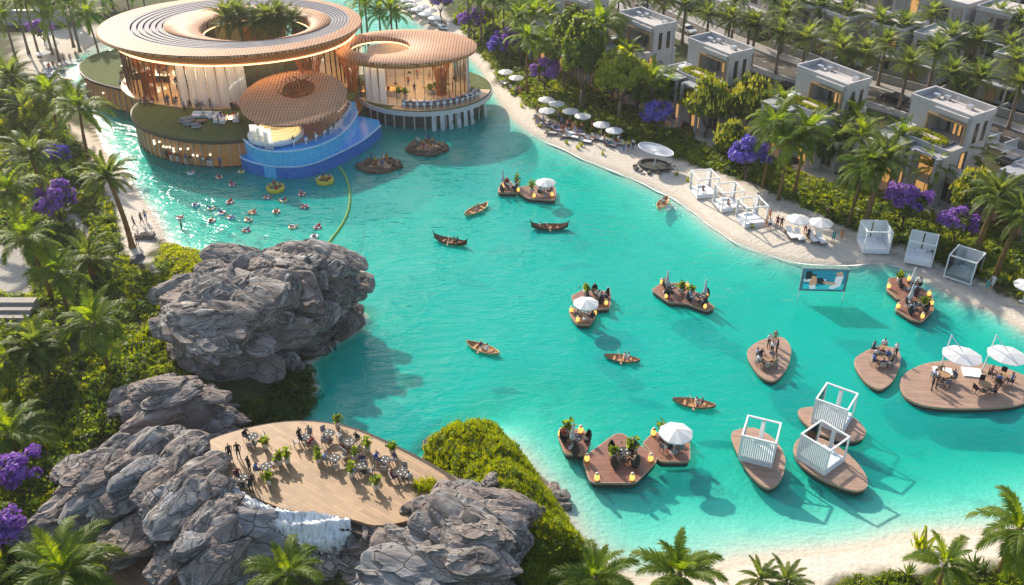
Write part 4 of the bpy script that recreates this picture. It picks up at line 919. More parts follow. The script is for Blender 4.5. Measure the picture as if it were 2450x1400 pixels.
# ---- lake bar with tilted canopy
CB = (-34.1, 143.6); barb = thing('bar_pavilion', 'round open bar under tilted rose lattice canopy beside the blue pools', 'building', (-34.1, 143.6, 0))
O3 = (-34.1, 143.7, 8.3, 8.8); I3 = (-34.1, 147.2, 3.2, 3.6)
part(ring([(0, 8.1), (.03, 8.32), (.5, 8.5), (.96, 8.3), (1, 8.1), (1.12, 7.6)], O3, I3, 80, tilt=.14), 'roof_lattice', LAT, barb, True)
part(ring([(0, 8.1), (.25, 7.9), (1.05, 7.8)], O3, I3, 80, tilt=.14), 'canopy_underside', LATF, barb, True)
loc_child('flared_column', flared(3.9, 1.1, 3.3, 30, 1.0), barb, (-34.1, 147.2, 4.6))
RIM_U = [G(x, y, 4.5) for x, y in ((583, 332), (587, 338), (612, 355), (649, 362), (705, 361), (767, 347), (819, 320), (850, 282), (856, 266))]
RIM_I = [G(x, y, 4.6) for x, y in ((597, 326), (612, 336), (649, 342), (705, 343), (757, 330), (798, 301), (825, 266), (830, 250))]
RIM_L = [G(x, y, 2.0) for x, y in ((574, 372), (579, 379), (622, 394), (684, 401), (746, 394), (808, 367), (870, 336), (911, 300))]
def open_smooth(p, n=2):
    p = [tuple(q)[:2] for q in p]
    for _ in range(n):
        q = [p[0]]
        for a, b in zip(p, p[1:]): q += [(a[0]*.75+b[0]*.25, a[1]*.75+b[1]*.25), (a[0]*.25+b[0]*.75, a[1]*.25+b[1]*.75)]
        p = q+[p[-1]]
    return p
def mosaic_material(name, c1, c2):
    m = bpy.data.materials.new(name); m.use_nodes = True; N = m.node_tree.nodes; L = m.node_tree.links; b = N["Principled BSDF"]; pset(b, Roughness=.2)
    tc = N.new("ShaderNodeTexCoord"); v = N.new("ShaderNodeTexVoronoi"); v.inputs['Scale'].default_value = 5.5; L.new(tc.outputs['Object'], v.inputs['Vector'])
    r = N.new("ShaderNodeSeparateColor"); L.new(v.outputs['Color'], r.inputs[0]); x = N.new("ShaderNodeMix"); x.data_type = 'RGBA'; x.inputs[6].default_value = (*c1, 1); x.inputs[7].default_value = (*c2, 1); L.new(r.outputs[0], x.inputs[0]); L.new(x.outputs[2], b.inputs['Base Color']); return m
MOS1 = mosaic_material('light_blue_mosaic', (.035, .38, .84), (.16, .60, .96)); MOS2 = mosaic_material('deep_blue_mosaic', (.015, .12, .54), (.07, .25, .70)); POOLW = mosaic_material('pool_water_blue', (.02, .32, .80), (.05, .42, .88))
BACK = [(-26, 152), (-34, 152), (-42, 145)]
pool = thing('swimming_pool', 'crescent pool of blue mosaic in two tiers wrapped round the lake bar', 'pool', (-34.1, 140, 0))
part(MB().prism(open_smooth(RIM_U)+BACK, -1.2, 4.3), 'upper_basin', MOS1, pool); part(MB().prism(open_smooth(RIM_L)+[(-22, 150)]+BACK, -2.5, 1.85), 'lower_basin', MOS2, pool)
def rimtube(pts, z, r, mt, nm): part(MB().tube([(p[0], p[1], z) for p in open_smooth(pts)], r, 6), nm, mt, pool, True)
rimtube(RIM_U, 4.4, .14, mat('pale_blue_coping', (.45, .66, .85), .3), 'coping'); rimtube(RIM_L, 1.95, .14, MATS['pale_blue_coping'], 'coping')
wu = shrink([tuple(p) for p in MB().prism(open_smooth(RIM_U)+BACK, 0, 1).v and (open_smooth(RIM_U)+BACK)], .12)
part(MB().prism(open_smooth(RIM_U)+BACK, 4.3, 4.36), 'pool_water', POOLW, pool); part(MB().prism(open_smooth(RIM_L)+[(-22, 150)]+BACK, 1.85, 1.9), 'pool_water', POOLW, pool)
part(MB().prism(open_smooth(RIM_I)+[(-27, 152), (-34, 153), (-41, 146)], 3.5, 4.6), 'bar_floor', mat('rose_stone_floor', (.42, .28, .23), .5, var=.15, scale=1), barb)
BC = G(660, 318, 5.2)
for i in range(5):
    rr = 2.2+.5*i; z = 6.3-.28*i; part(MB().lathe([(rr-.5, z-.12), (rr-.5, z+.1), (rr, z+.1), (rr, z-.12)], 40, 0, (BC.x, BC.y, 0), closed=True), 'bar_tier', RINGY if i < 4 else WHITE, barb, True)
part(MB().lathe([(4.0, 4.6), (4.2, 5.0), (4.0, 5.35), (3.6, 5.3)], 44, 0, (BC.x, BC.y, 0)), 'bar_counter', WHITE, barb, True)
cu3 = curtain(1.3, 3.4, 5)
for px, py in ((612, 348), (629, 352), (645, 358)): q = G(px, py, 4.4); loc_child('curtain', cu3, barb, (q.x, q.y, 4.35))
stool = dict(name='bar_stool', cat='stool', parts=[('stem', MB().tube([(0, 0, 0), (0, 0, .62)], [.1, .06], 8).mesh('stem', WHITE), None, None), ('seat', MB().lathe([(.05, .6), (.24, .62), (.26, .7), (.2, .74), (.0, .74)], 12).mesh('seat', WHITE, True), None, None),
     ('backrest', MB().b(-.2, .2, .16, .22, .7, 1.0).mesh('backrest', WHITE), None, None)])
ri = open_smooth(RIM_I); n_st = 15
def along(p, s):
    L_ = [0]
    for a, b in zip(p, p[1:]): L_.append(L_[-1]+math.hypot(b[0]-a[0], b[1]-a[1]))
    d = s*L_[-1]
    for i in range(len(p)-1):
        if L_[i+1] >= d: t = (d-L_[i])/(L_[i+1]-L_[i]+1e-9); a, b = p[i], p[i+1]; return (a[0]+(b[0]-a[0])*t, a[1]+(b[1]-a[1])*t), math.atan2(b[1]-a[1], b[0]-a[0])
for i in range(n_st):
    (x, y), a = along(ri, .06+.88*i/(n_st-1)); x += .75*math.sin(a); y -= .75*math.cos(a)
    inst(stool, (x, y, 4.36), a+math.pi, 1.1, 'white bar stool standing in the blue pool at the bar edge', 'stools in the blue pool')
    if i % 4 != 3: person((x, y, 4.36), a+math.pi, 'bar', R.choice(('bare', 'white', 'bare', 'pink', 'blue')), R.choice(SWB), 'on a blue pool bar stool', 'people at the pool bar')
# bar along the east pavilion walk
for i in range(14):
    a = math.radians(-104+i*6); x, y = ell((-15.2, 160.8), 10.75, 9.95, a)
    inst(stool, (x, y, 3.5), a-math.pi/2, 1.1, 'white bar stool along the curved terrace counter', 'stools on the pavilion walk')
    person((x, y, 3.5), a-math.pi/2, 'bar', R.choice(('white', 'white', 'grey', 'light blue', 'black')), R.choice(BOTS), 'on a terrace counter stool', 'people at the terrace counter')
# ---------------------------------------------------------------- villas, street, cars
WALL = mat('white_grey_render', (.44, .425, .42), .75, var=.08, scale=.8, bump=.15, bscale=14)
WALL2 = mat('grey_stone_cladding', (.33, .31, .30), .8, var=.2, scale=2, bump=.4, bscale=6)
ROOFT = mat('pale_roof_terrace', (.50, .46, .43), .8, var=.12, scale=1.2)
WOODF = mat('light_wood_frame', (.40, .26, .14), .5, var=.2)
DGL = mat('dark_window_glass', (.03, .035, .04), .06, var=.0, spec=.8)
WARMW = mat('lit_window', (.5, .28, .1), .4, var=.3, scale=2.5, emit=(1.0, .52, .16), estr=.42)
CURTW = mat('window_curtain', (.33, .31, .29), .8, var=.25, scale=6)
SLAB = mat('grey_slab', (.34, .34, .36), .6, var=.1)
def M1(fn, name, mt, sm=False): m = MB(); fn(m); return m.mesh(name, mt, sm)
def bx(*a): return lambda m: m.b(*a)
def bxs(L_): return lambda m: [m.b(*a) for a in L_]
def villa_spec(variant=0):
    """u = along the front, v = depth (0 at the lake side), built to real size; front faces -v"""
    P_ = []
    def add(name, L_, mt, subs=None): P_.append((name, M1(bxs(L_), name, mt), None, subs))
    add('wall', [(0, 10, 3.0, 12, 0, 7.7), (9.98, 10.6, 1.5, 3, 0, 7.6), (-.3, .2, 0.4, 3, 0, 7.6)], WALL)
    add('upper_storey', [(0, 10, 10.4, 11.6, 7.7, 11.6), (0, 3.3, 6.8, 10.4, 7.7, 11.6), (3.3, 9.98, 6.8, 10.4, 10.6, 11.6), (9.2, 9.98, 6.8, 10.4, 7.7, 10.6), (3.3, 9.2, 9.5, 10.4, 7.7, 10.6)], WALL)
    add('parapet', [(-.1, 10.1, 6.65, 6.95, 11.6, 12.35), (-.1, 10.1, 11.45, 11.75, 11.6, 12.6), (-.1, .2, 6.95, 11.45, 11.6, 12.55), (9.8, 10.1, 6.95, 11.45, 11.6, 12.45), (4.2, 9.6, 6.3, 6.65, 11.3, 11.9)], WALL)
    add('roof', [(.15, 9.85, 6.95, 11.45, 11.3, 11.62)], ROOFT)
    add('roof_terrace', [(.0, 10.0, 3.0, 6.8, 7.7, 7.82)], ROOFT)
    add('terrace_parapet', [(-.3, 10.2, 2.8, 3.0, 7.4, 8.15), (-.3, 0, 3.0, 6.8, 7.6, 8.2)], SLAB)
    add('loggia_frame', [(3.2, 3.45, 6.45, 6.85, 7.82, 10.6), (9.15, 9.4, 6.45, 6.85, 7.82, 10.6), (3.2, 9.4, 6.4, 6.85, 10.6, 10.85)], WOODF)
    add('loggia_door', [(3.5, 9.1, 9.35, 9.48, 7.82, 10.5)], DGL, [('curtain', M1(bxs([(5.4, 5.9, 9.2, 9.34, 7.85, 10.4), (6.4, 6.7, 9.2, 9.34, 7.85, 10.4), (3.6, 4.8, 9.2, 9.34, 7.85, 10.4)]), 'curtain', CURTW), None), ('lit_strip', M1(bxs([(6.0, 6.3, 9.2, 9.34, 7.85, 10.3), (6.8, 7.1, 9.2, 9.34, 7.85, 10.3)]), 'lit_strip', WARMW), None)])
    for v0 in (8.0, 9.8): P_.append(('window', M1(bxs([(9.93, 10.02, v0, v0+.55, 8.0, 10.9)]), 'window', DGL), None, [('window_frame', M1(bxs([(9.98, 10.06, v0-.08, v0, 7.95, 10.95), (9.98, 10.06, v0+.55, v0+.63, 7.95, 10.95)]), 'window_frame', BRONZE), None)]))
    P_.append(('window', M1(bxs([(9.95, 10.03, 6.0, 7.6, 4.2, 7.0)]), 'window', DGL), None, [('pane', M1(bxs([(10.02, 10.06, 6.2, 6.9, 4.3, 6.9)]), 'pane', WARMW), None)]))
    # front: balcony slabs, columns, lit glazing on two floors
    add('balcony_slab', [(-.4, 5.0, .2, 3.0, 3.55, 3.85), (5.6, 10.4, .9, 3.0, 3.4, 3.7)], SLAB)
    add('canopy_slab', [(-.4, 4.8, .2, 3.0, 7.45, 7.75), (5.2, 10.4, 1.2, 2.8, 7.1, 7.35)], SLAB)
    for u in (.0, 4.5, 5.9, 9.9): P_.append(('column', M1(bxs([(u, u+.4, .6, 1.0, 0, 7.4)]), 'column', SLAB), None, None))
    for (a, b_, z0, z1, mt) in ((.8, 4.0, .1, 3.3, WARMW), (6.4, 9.4, .1, 3.1, WARMW), (.8, 4.0, 3.95, 7.1, CURTW if variant else DGL), (6.2, 9.6, 3.8, 6.9, WARMW)):
        P_.append(('window', M1(bxs([(a, b_, 2.86, 2.98, z0, z1)]), 'window', mt), None, [('window_frame', M1(bxs([(a-.1, a, 2.78, 2.96, z0, z1), (b_, b_+.1, 2.78, 2.96, z0, z1), ((a+b_)/2-.05, (a+b_)/2+.05, 2.78, 2.96, z0, z1)]), 'window_frame', WOODF), None)]))
    P_.append(('balcony_rail', M1(bxs([(-.35, 4.9, .25, .29, 3.85, 4.75)]), 'balcony_rail', GLASS), None, None))
    # roof planter
    Vh, Fh = [], []; rng = np.random.default_rng(3+variant); o = 0
    for k in range(120):
        a = rng.uniform(0, 6.28); q = (5.2+2.7*math.cos(a)+rng.normal()*.25, 4.9+1.15*math.sin(a)+rng.normal()*.2, 8.05); V, F = BUSH[k % 5]; Vh.append(V*.55+np.array(q)); Fh.append(F+o); o += len(V)
    P_.append(('planter', M1(bxs([(2.0, 8.6, 3.3, 6.4, 7.82, 8.12)]), 'planter', mat('dark_planter', (.08, .085, .085), .6)), None, [('hedge', np_mesh('hedge', np.concatenate(Vh), np.concatenate(Fh), LEAFY), None), ('patio', M1(bxs([(3.6, 6.8, 4.3, 5.5, 8.12, 8.16)]), 'patio', STONEW), None)]))
    add('paved_yard', [(-2.5, 16, -3.5, 12.5, -.3, .06)], STONEW)
    # stepped side wing, roof plant and small fittings
    add('side_wing', [(10.0, 13.0, 3.2, 6.4, 0, 4.5)], WALL2); add('wing_roof', [(9.98, 13.2, 3.0, 6.45, 4.5, 4.7)], ROOFT); add('wing_parapet', [(13.0, 13.2, 3.0, 6.45, 4.7, 5.2), (10.1, 13.0, 3.0, 3.2, 4.7, 5.2)], WALL)
    P_.append(('window', M1(bxs([(10.6, 12.4, 3.12, 3.19, .9, 3.6)]), 'window', DGL), None, [('window_frame', M1(bxs([(10.5, 10.6, 3.08, 3.18, .8, 3.7), (12.4, 12.5, 3.08, 3.18, .8, 3.7), (11.45, 11.55, 3.08, 3.18, .9, 3.6)]), 'window_frame', WOODF), None)]))
    for k_, (u_, v_) in enumerate(((1.2, 9.6), (2.6, 10.3), (7.8, 10.2) if variant else (6.6, 9.9))): P_.append(('roof_unit', M1(bxs([(u_, u_+.9, v_, v_+.7, 11.62, 12.25)]), 'roof_unit', STEEL), None, None))
    P_.append(('vent_pipe', M1(lambda m: m.tube([(4.6, 10.8, 11.6), (4.6, 10.8, 12.5)], .09, 8), 'vent_pipe', STEEL), None, None))
    for u_ in (.6, 1.7): P_.append(('roof_lounger', M1(bxs([(u_, u_+.7, 4.2, 6.0, 7.9, 8.2), (u_, u_+.7, 5.6, 5.8, 8.2, 8.6)]), 'roof_lounger', CLOTH), None, None))
    P_.append(('downpipe', M1(lambda m: m.tube([(10.06, 11.2, .2), (10.06, 11.2, 11.4)], .05, 6), 'downpipe', SLAB), None, None))
    for z_ in (3.6, 7.7): P_.append(('wall_joint', M1(bxs([(10.0, 10.025, 3.1, 11.9 if z_ < 5 else 6.7, z_, z_+.08)]), 'wall_joint', SLAB), None, None))
    # garage wing
    add('garage_wing', [(10.6, 15.2, 6.5, 12, 0, 3.0)], WALL2); add('garage_roof', [(10.3, 15.6, 5.9, 12.4, 3.0, 3.35)], ROOFT); add('garage_door', [(11.2, 14.6, 6.4, 6.49, .05, 2.6)], WOODF)
    return dict(name='villa', cat='villa', parts=P_)
VS = [villa_spec(0), villa_spec(1)]
UA = math.atan2(-.85, .53)
def villa(px, py, z, label, var=0, sc=1.0, ang=UA, grp='white villas along the lake garden'):
    q = G(px, py, z); b = gz(q.x, q.y); inst(VS[var], (q.x, q.y, .9), ang, sc, label, grp)
villa(1567, 172, 8.6, 'white modern villa behind the two yellow flowering trees', 0)
villa(1405, 105, 8.6, 'white modern villa half hidden by the tall dark green tree', 1)
villa(1822, 245, 8.6, 'white modern villa with bushy roof planter beside the thick palm cluster', 1)
villa(2092, 320, 8.6, 'white modern villa whose two lit amber floors show between palms', 0)
villa(2395, 408, 8.6, 'white modern villa by the balustrade wall, only its edge showing', 1)
villa(1262, 48, 8.6, 'white villa with flat sunlit roof among palms above the parasol beach', 0, 1, UA+.12)
# inland houses, grey side towards the street
def town_spec(variant):
    P_ = []
    def add(name, L_, mt, subs=None): P_.append((name, M1(bxs(L_), name, mt), None, subs))
    add('wall', [(0, 16, 2, 11, 0, 4.0), (1, 7.5, 3, 11, 4.0, 7.6), (9.5, 16, 3.5, 11, 4.0, 7.6)], WALL2 if variant == 0 else WALL)
    add('roof', [(.8, 7.7, 2.8, 11.2, 7.6, 7.85), (9.3, 16.2, 3.3, 11.2, 7.6, 7.85), (7.7, 9.3, 4, 11, 4.0, 4.15)], ROOFT)
    add('parapet', [(.8, 7.7, 2.8, 3.0, 7.85, 8.3), (.8, 1.0, 3.0, 11.2, 7.85, 8.3), (7.5, 7.7, 3, 11.2, 7.85, 8.3), (9.3, 16.2, 3.3, 3.5, 7.85, 8.3), (9.3, 9.5, 3.5, 11.2, 7.85, 8.3), (16.0, 16.2, 3.5, 11.2, 7.85, 8.3)], WALL)
    add('porch_roof', [(.2, 15.8, .4, 2.0, 3.3, 3.6)], SLAB)
    for u in (.6, 5.3, 10.3, 15.0): P_.append(('porch_post', M1(bxs([(u, u+.3, .6, .9, 0, 3.3)]), 'porch_post', WALL), None, None))
    for (a, b_, v, z0, z1, mt) in ((1.5, 3.2, 1.93, .1, 2.8, WOODF), (4.2, 6.6, 1.93, .8, 2.8, DGL), (10.5, 12.6, 1.93, .1, 2.8, WOODF), (13.2, 15.2, 1.93, .8, 2.8, CURTW), (2.0, 4.0, 2.93, 4.6, 7.0, CURTW), (5.0, 6.6, 2.93, 4.6, 7.0, WARMW if variant else DGL), (10.4, 12.6, 3.43, 4.6, 7.0, DGL), (13.6, 15.2, 3.43, 4.6, 7.0, CURTW)):
        P_.append(('window' if mt is not WOODF else 'door', M1(bxs([(a, b_, v, v+.12, z0, z1)]), 'window', mt), None, [('window_frame', M1(bxs([(a-.1, a, v-.06, v+.1, z0, z1), (b_, b_+.1, v-.06, v+.1, z0, z1), (a-.1, b_+.1, v-.06, v+.1, z1, z1+.1)]), 'window_frame', WOODF), None)]))
    Vh, Fh = [], []; o = 0; rng = np.random.default_rng(variant)
    for k in range(40): V, F = BUSH[k % 5]; Vh.append(V*.6+np.array((8.5+rng.normal()*.5, 6+rng.normal()*1.2, 4.2))); Fh.append(F+o); o += len(V)
    P_.append(('roof_garden', np_mesh('roof_garden', np.concatenate(Vh), np.concatenate(Fh), LEAF), None, None))
    return dict(name='townhouse', cat='house', parts=P_)
TS = [town_spec(0), town_spec(1)]
RC = [(17, 250), (27, 225), (36, 204), (50.5, 178), (66.5, 161.5), (82, 143), (99, 117), (112, 92)]
def road_frame(s):
    p = open_smooth(RC, 3); return along(p, s)
def strip(off0, off1, z, name, mt, kind='structure', s0=0.0, s1=1.0, n=60, th=None):
    a_, b_ = [], []
    for i in range(n+1):
        (x, y), a = road_frame(s0+(s1-s0)*i/n); nx_, ny_ = -math.sin(a), math.cos(a); a_.append((x+nx_*off0, y+ny_*off0)); b_.append((x+nx_*off1, y+ny_*off1))
    m = MB()
    if th: m.prism(a_+b_[::-1], z-th, z)
    else:
        m.v = [(p[0], p[1], z) for p in a_]+[(p[0], p[1], z) for p in b_]; m.f = [(i, i+1, n+2+i, n+1+i) for i in range(n)]; m.m = [0]*n
    o = m.obj(name, mt); o['kind'] = kind; return o
ASPH = mat('asphalt', (.085, .068, .055), .85, var=.22, scale=.5, bump=.3, bscale=30, coords='Object')
PAVE = mat('pavement_slabs', (.27, .245, .225), .85, var=.15, scale=1.5)
strip(-3.6, 3.6, 1.02, 'street', ASPH); strip(3.6, 6.6, 1.14, 'pavement', PAVE, th=.3); strip(-6.2, -3.6, 1.14, 'pavement', PAVE, th=.3)
strip(3.5, 3.75, 1.18, 'kerb', SLABW, th=.3); strip(-3.75, -3.5, 1.18, 'kerb', SLABW, th=.3)
dm = MB()
LINEW = mat('road_paint', (.7, .69, .66), .7)
for i in range(40):
    (x, y), a = road_frame(.02+.96*i/40); dm.box((x, y, 1.03), (1.9, .14, .012), 0, a)
struct(dm.obj('lane_marking', LINEW))
labs = ['grey two-block townhouse across the street behind %s' % w for w in ('the first street palms', 'the parked silver car', 'the low courtyard fence', 'the dark parked car', 'the street corner palms', 'the last palms of the row', 'the far bend', 'the far end palms')]
for i, s in enumerate((.10, .235, .355, .475, .60, .72, .85)):
    (x, y), a = road_frame(s); nx_, ny_ = -math.sin(a), math.cos(a); inst(TS[i % 2], (x+nx_*10.5, y+ny_*10.5, 1.0), a, 1.0, 'grey two-block townhouse with porch posts facing the palm street', 'townhouses along the palm street')
for i, s in enumerate((.16, .29, .41, .53, .66, .79)):
    (x, y), a = road_frame(s); nx_, ny_ = -math.sin(a), math.cos(a); inst(TS[(i+1) % 2], (x+nx_*31, y+ny_*31, 1.0), a+.05*(i % 3-1), (1.05, 1.1, 1.15), 'tall grey townhouse in the second row behind the street houses', 'townhouses of the second row')
for i, s in enumerate((.1, .22, .34, .46, .58)):
    (x, y), a = road_frame(s); nx_, ny_ = -math.sin(a), math.cos(a); inst(TS[i % 2], (x+nx_*52, y+ny_*52, 1.0), a, (1.1, 1.1, 1.1), 'distant grey townhouse of the third row inland', 'townhouses of the third row')
strip(23.5, 29, 1.03, 'back_lane', ASPH, s0=.05, s1=.95)
# garden walls of the street houses
for i, s in enumerate((.17, .30, .42, .54, .67)):
    (x, y), a = road_frame(s); nx_, ny_ = -math.sin(a), math.cos(a); m = MB(); m.b(-7, 7, -.1, .1, 0, 1.5); m.b(-7, -6.8, .1, 3.2, 0, 1.5); m.b(6.8, 7, .1, 3.2, 0, 1.5)
    o = m.obj('garden_wall', WALL2); o.location = (x+nx_*7.2, y+ny_*7.2, 1.1); o.rotation_euler = (0, 0, a); tag(o, 'low grey garden wall between pavement and townhouse porch', 'wall', 'garden walls along the street')
# pergola fences
pf = dict(name='slatted_fence', cat='fence', parts=[('rail', M1(bxs([(0, 4, -.05, .05, 1.75, 1.85), (0, 4, -.05, .05, .1, .2)]), 'rail', WHITE), None, None)]+[('slat', M1(bxs([(.0, .09, -.02, .02, .2, 1.75)]), 'slat', WHITE), ((.1+i*.3, 0, 0),), None) for i in range(13)])
for px, py, z, lab in ((2352, 355, 1, 'white slatted balustrade fence beside the edge villa'), (2395, 368, 1, 'white slatted balustrade fence next to the parked silver car'), (2360, 70, 4, 'white slatted fence on a far roof terrace')):
    q = G(px, py, z); inst(pf, (q.x, q.y, q.z if z < 2 else 1.0), UA+math.pi/2, 1, lab)
# cars
def car_spec(name, paint):
    b = MB()
    prof = [(-2.2, .35), (-2.25, .62), (-2.1, .85), (-1.5, .95), (1.2, .92), (2.05, .75), (2.2, .55), (2.18, .32)]
    for s0, s1, sc0, sc1 in ((-.88, -.6, .96, 1), (-.6, .6, 1, 1), (.6, .88, 1, .96)):
        o = len(b.v)
        for y, k in ((s0, sc0), (s1, sc1)):
            for x, z in prof: b.v.append((x*k, y, .3+(z-.3)*k))
        n = len(prof)
        for i in range(n-1): b.f.append((o+i, o+i+1, o+n+i+1, o+n+i)); b.m.append(0)
        b.f.append(tuple(o+i for i in range(n-1, -1, -1))); b.m.append(0); b.f.append(tuple(o+n+i for i in range(n))); b.m.append(0)
    c = MB(); pr = [(-1.75, .93), (-1.15, 1.42), (.35, 1.44), (1.15, .92)]; o = 0
    for y, k in ((-.78, 0), (-.62, 1), (.62, 1), (.78, 0)):
        for x, z in pr: c.v.append((x, y, .92 if not k else z) if not k else (x, y, z))
    for j in range(3):
        for i in range(3): c.f.append((j*4+i, j*4+i+1, j*4+5+i, j*4+4+i)); c.m.append(1 if (j == 1 and i == 1) else 0)
    wh = MB().tube([(0, -.11, 0), (0, .11, 0)], .33, 14); rim = MB().tube([(0, -.12, 0), (0, .12, 0)], .2, 10)
    wm_, rm_ = wh.mesh('tyre', mat('tyre_rubber', (.02, .02, .02), .8)), rim.mesh('rim', STEEL)
    parts = [('body', b.mesh('body', paint), None, None), ('cabin', c.mesh('cabin', [DGL, paint]), None, None)]
    for x in (-1.35, 1.35):
        for y in (-.8, .8): parts.append(('wheel', wm_, ((x, y, .33),), [('rim', rm_, None)]))
    hl = M1(bxs([(2.08, 2.2, -.75, -.4, .55, .7)]), 'headlight', mat('headlight', (.8, .8, .75), .1)); parts += [('headlight', hl, None, None), ('headlight', hl, ((0, 1.15, 0),), None)]
    return dict(name='parked_car', cat='car', parts=parts)
cars = {k: car_spec(k, mat('car_'+k, c, .25, .3, var=.03)) for k, c in dict(silver=(.42, .42, .43), black=(.015, .015, .018), white=(.62, .62, .6), grey=(.13, .13, .14)).items()}
for px, py, k, lab, fl in ((1645, 72, 'white', 'white car on the street beyond the nearest villa roof', 0), (1886, 206, 'black', 'black car with round lamps beside the white villa wall', 1), (2140, 236, 'black', 'black car parked under the street palms by the kerb', 1), (2347, 318, 'silver', 'silver car parked by the white balustrade fence', 0), (1540, 18, 'grey', 'dark grey car far up the palm street', 0), (2420, 392, 'grey', 'dark grey car at the edge villa gate', 0)):
    q = G(px, py, 1.5); pts = open_smooth(RC, 3); best = min(((math.hypot(q.x-along(pts, s/200)[0][0], q.y-along(pts, s/200)[0][1]), s/200) for s in range(201))); a = along(pts, best[1])[1]
    inst(cars[k], (q.x, q.y, 1.03), a+(math.pi if fl else 0), 1.05, lab)
# ---------------------------------------------------------------- rock outcrops, terrace deck, waterfall
DECKM = plankmat('golden_deck_boards', (.34, .21, .105), .34, .62, .6, .30, .34)  # golden-tan is the colour of the boards themselves
dko = thing('wooden_terrace', 'broad curved timber terrace with dining tables between rocks and lake', 'deck', (0, 0, 0))
DK = smooth(DECKP, 2); MB().prism(DK, 3.75, 4.0).obj('deck_boards', DECKM, dko); MB().prism(shrink(DK, -.12), 3.45, 3.8).obj('edge_beam', mat('edge_timber', (.20, .13, .08), .6), dko)
MB().prism(shrink(DK, .8), -2, 3.46).obj('understructure', mat('dark_timber', (.06, .045, .035), .8), dko)
LD = W([(250, 1310), (340, 1300), (420, 1330), (430, 1420), (250, 1440)], .8); MB().prism(LD, .3, 1.6).obj('lower_deck', plankmat('brown_deck_boards', (.22, .13, .09), .2, .62, .6), None); tag(bpy.data.objects['lower_deck'], 'small brown timber deck at the foot of the grey rocks', 'deck')
BIG = W([(428, 850), (460, 800), (515, 762), (600, 735), (720, 732), (800, 735), (850, 748), (838, 782), (782, 818), (730, 855), (680, 895), (620, 940), (545, 955), (470, 930)])
def hb(X, Y, s):
    top = 9.6+.9*vnoise(X, Y, .18, 21)+.7*vnoise(X, Y, .45, 22); top = np.where(X < -32, top-np.clip((-32-X)*.55, 0, 5.2), top)
    top -= np.clip((86-Y)*.22, 0, 2.2)
    return np.clip(top*(1-np.exp(-np.maximum(s, 0)/.75)), .2, None)
outcrop('huge grey cliff of layered boulders rising from the lake', BIG, hb, 0, 1.95, 2.35, 3, STONES, strike=-.35, dip=.6)
MIDR = W([(312, 985), (390, 950), (480, 958), (545, 990), (530, 1045), (430, 1065), (335, 1062), (300, 1025)], 1)
outcrop('smaller fractured grey boulder stack at the foot of the big cliff', MIDR, lambda X, Y, s: np.clip((5.4+.8*vnoise(X, Y, .4, 31))*(1-np.exp(-np.maximum(s, 0)/1.1)), .2, None), .6, 1.6, 1.75, 4, STONES, .2, .35)
LOWR = W([(150, 1205), (230, 1140), (330, 1120), (440, 1118), (520, 1140), (525, 1190), (560, 1235), (590, 1290), (600, 1360), (580, 1430), (500, 1460), (430, 1420), (380, 1350), (300, 1300), (200, 1312), (130, 1270)], .5)
outcrop('long ridge of folded grey rocks beside the waterfall and timber terrace', LOWR, lambda X, Y, s: np.clip((5.6+1.0*vnoise(X, Y, .3, 41)+.6*vnoise(X, Y, .7, 42)+np.clip(X+34, -4, 6)*.08)*(1-np.exp(-np.maximum(s, 0)/.75)), .2, None), .3, 1.85, 2.2, 5, STONES+STONESD[:4], .9, .4)
RGT = W([(868, 1322), (930, 1288), (1060, 1268), (1180, 1255), (1225, 1285), (1232, 1380), (1225, 1460), (1060, 1480), (920, 1470), (890, 1400)], .5)
outcrop('dark slabby rocks below the right end of the timber terrace', RGT, lambda X, Y, s: np.clip((4.6+.8*vnoise(X, Y, .4, 51)+.5*vnoise(X, Y, .8, 52)+np.clip(X+8, -3, 5)*.35)*(1-np.exp(-np.maximum(s, 0)/.7)), .2, None), .3, 1.8, 2.0, 6, STONES+STONESD[:3], -.3, .45)
big = newobj('boulder', STONESD[1], None, (*G(585, 1285, 3.0)[:2], 2.6), (.3, .3, .6), (4.3, 4.0, 4.4)); tag(big, 'single huge blue-grey boulder with a flat face left of the waterfall', 'boulder')
for k, (px, py, s, rz, lab) in enumerate(((1335, 1200, 1.1, .4, 'grey boulder at the waterline below the green hill'), (1322, 1178, .9, 1.2, 'cracked grey rock just above the waterline of the green hill'), (1300, 1160, .7, 2.0, 'small grey rock at the water under the shrubby hill'), (1345, 1212, .8, .1, 'flat grey rock jutting into the shallow water'),
      (1040, 1058, .9, .5, 'pale rock half in the water beside the terrace edge'), (1020, 1078, .7, 1.6, 'submerged pale rock near the terrace corner'), (375, 655, 1.2, 2.2, 'pale flat rock on the grassy bank behind the cliff'), (330, 622, .9, 1.0, 'grey rock at the end of the left sand beach'), (352, 570, 1.0, .3, 'brown boulder where the left beach meets the bank'),
      (980, 1218, .75, .7, 'dark round boulder on the terrace corner by the grass'), (1043, 1196, .7, .2, 'brown boulder on the terrace edge by the shrubs'), (1090, 1155, 1.1, .4, 'long pale rock at the right tip of the terrace'), (1185, 1150, 1.0, .8, 'pale rock showing through the hill shrubs'), (1270, 1235, .8, .2, 'grey rock half buried in the hill shrubs'), (1410, 1385, .9, 1.1, 'grey rock at the lower foot of the green hill'))):
    q = P(px, py) if k not in (9, 10) else G(px, py, 4.0); tag(newobj('boulder', (STONES+STONESD)[k*3 % 24], None, (q.x, q.y, q.z+.15*s), (.2, .1, rz), (s*1.4, s, s)), lab, 'boulder')
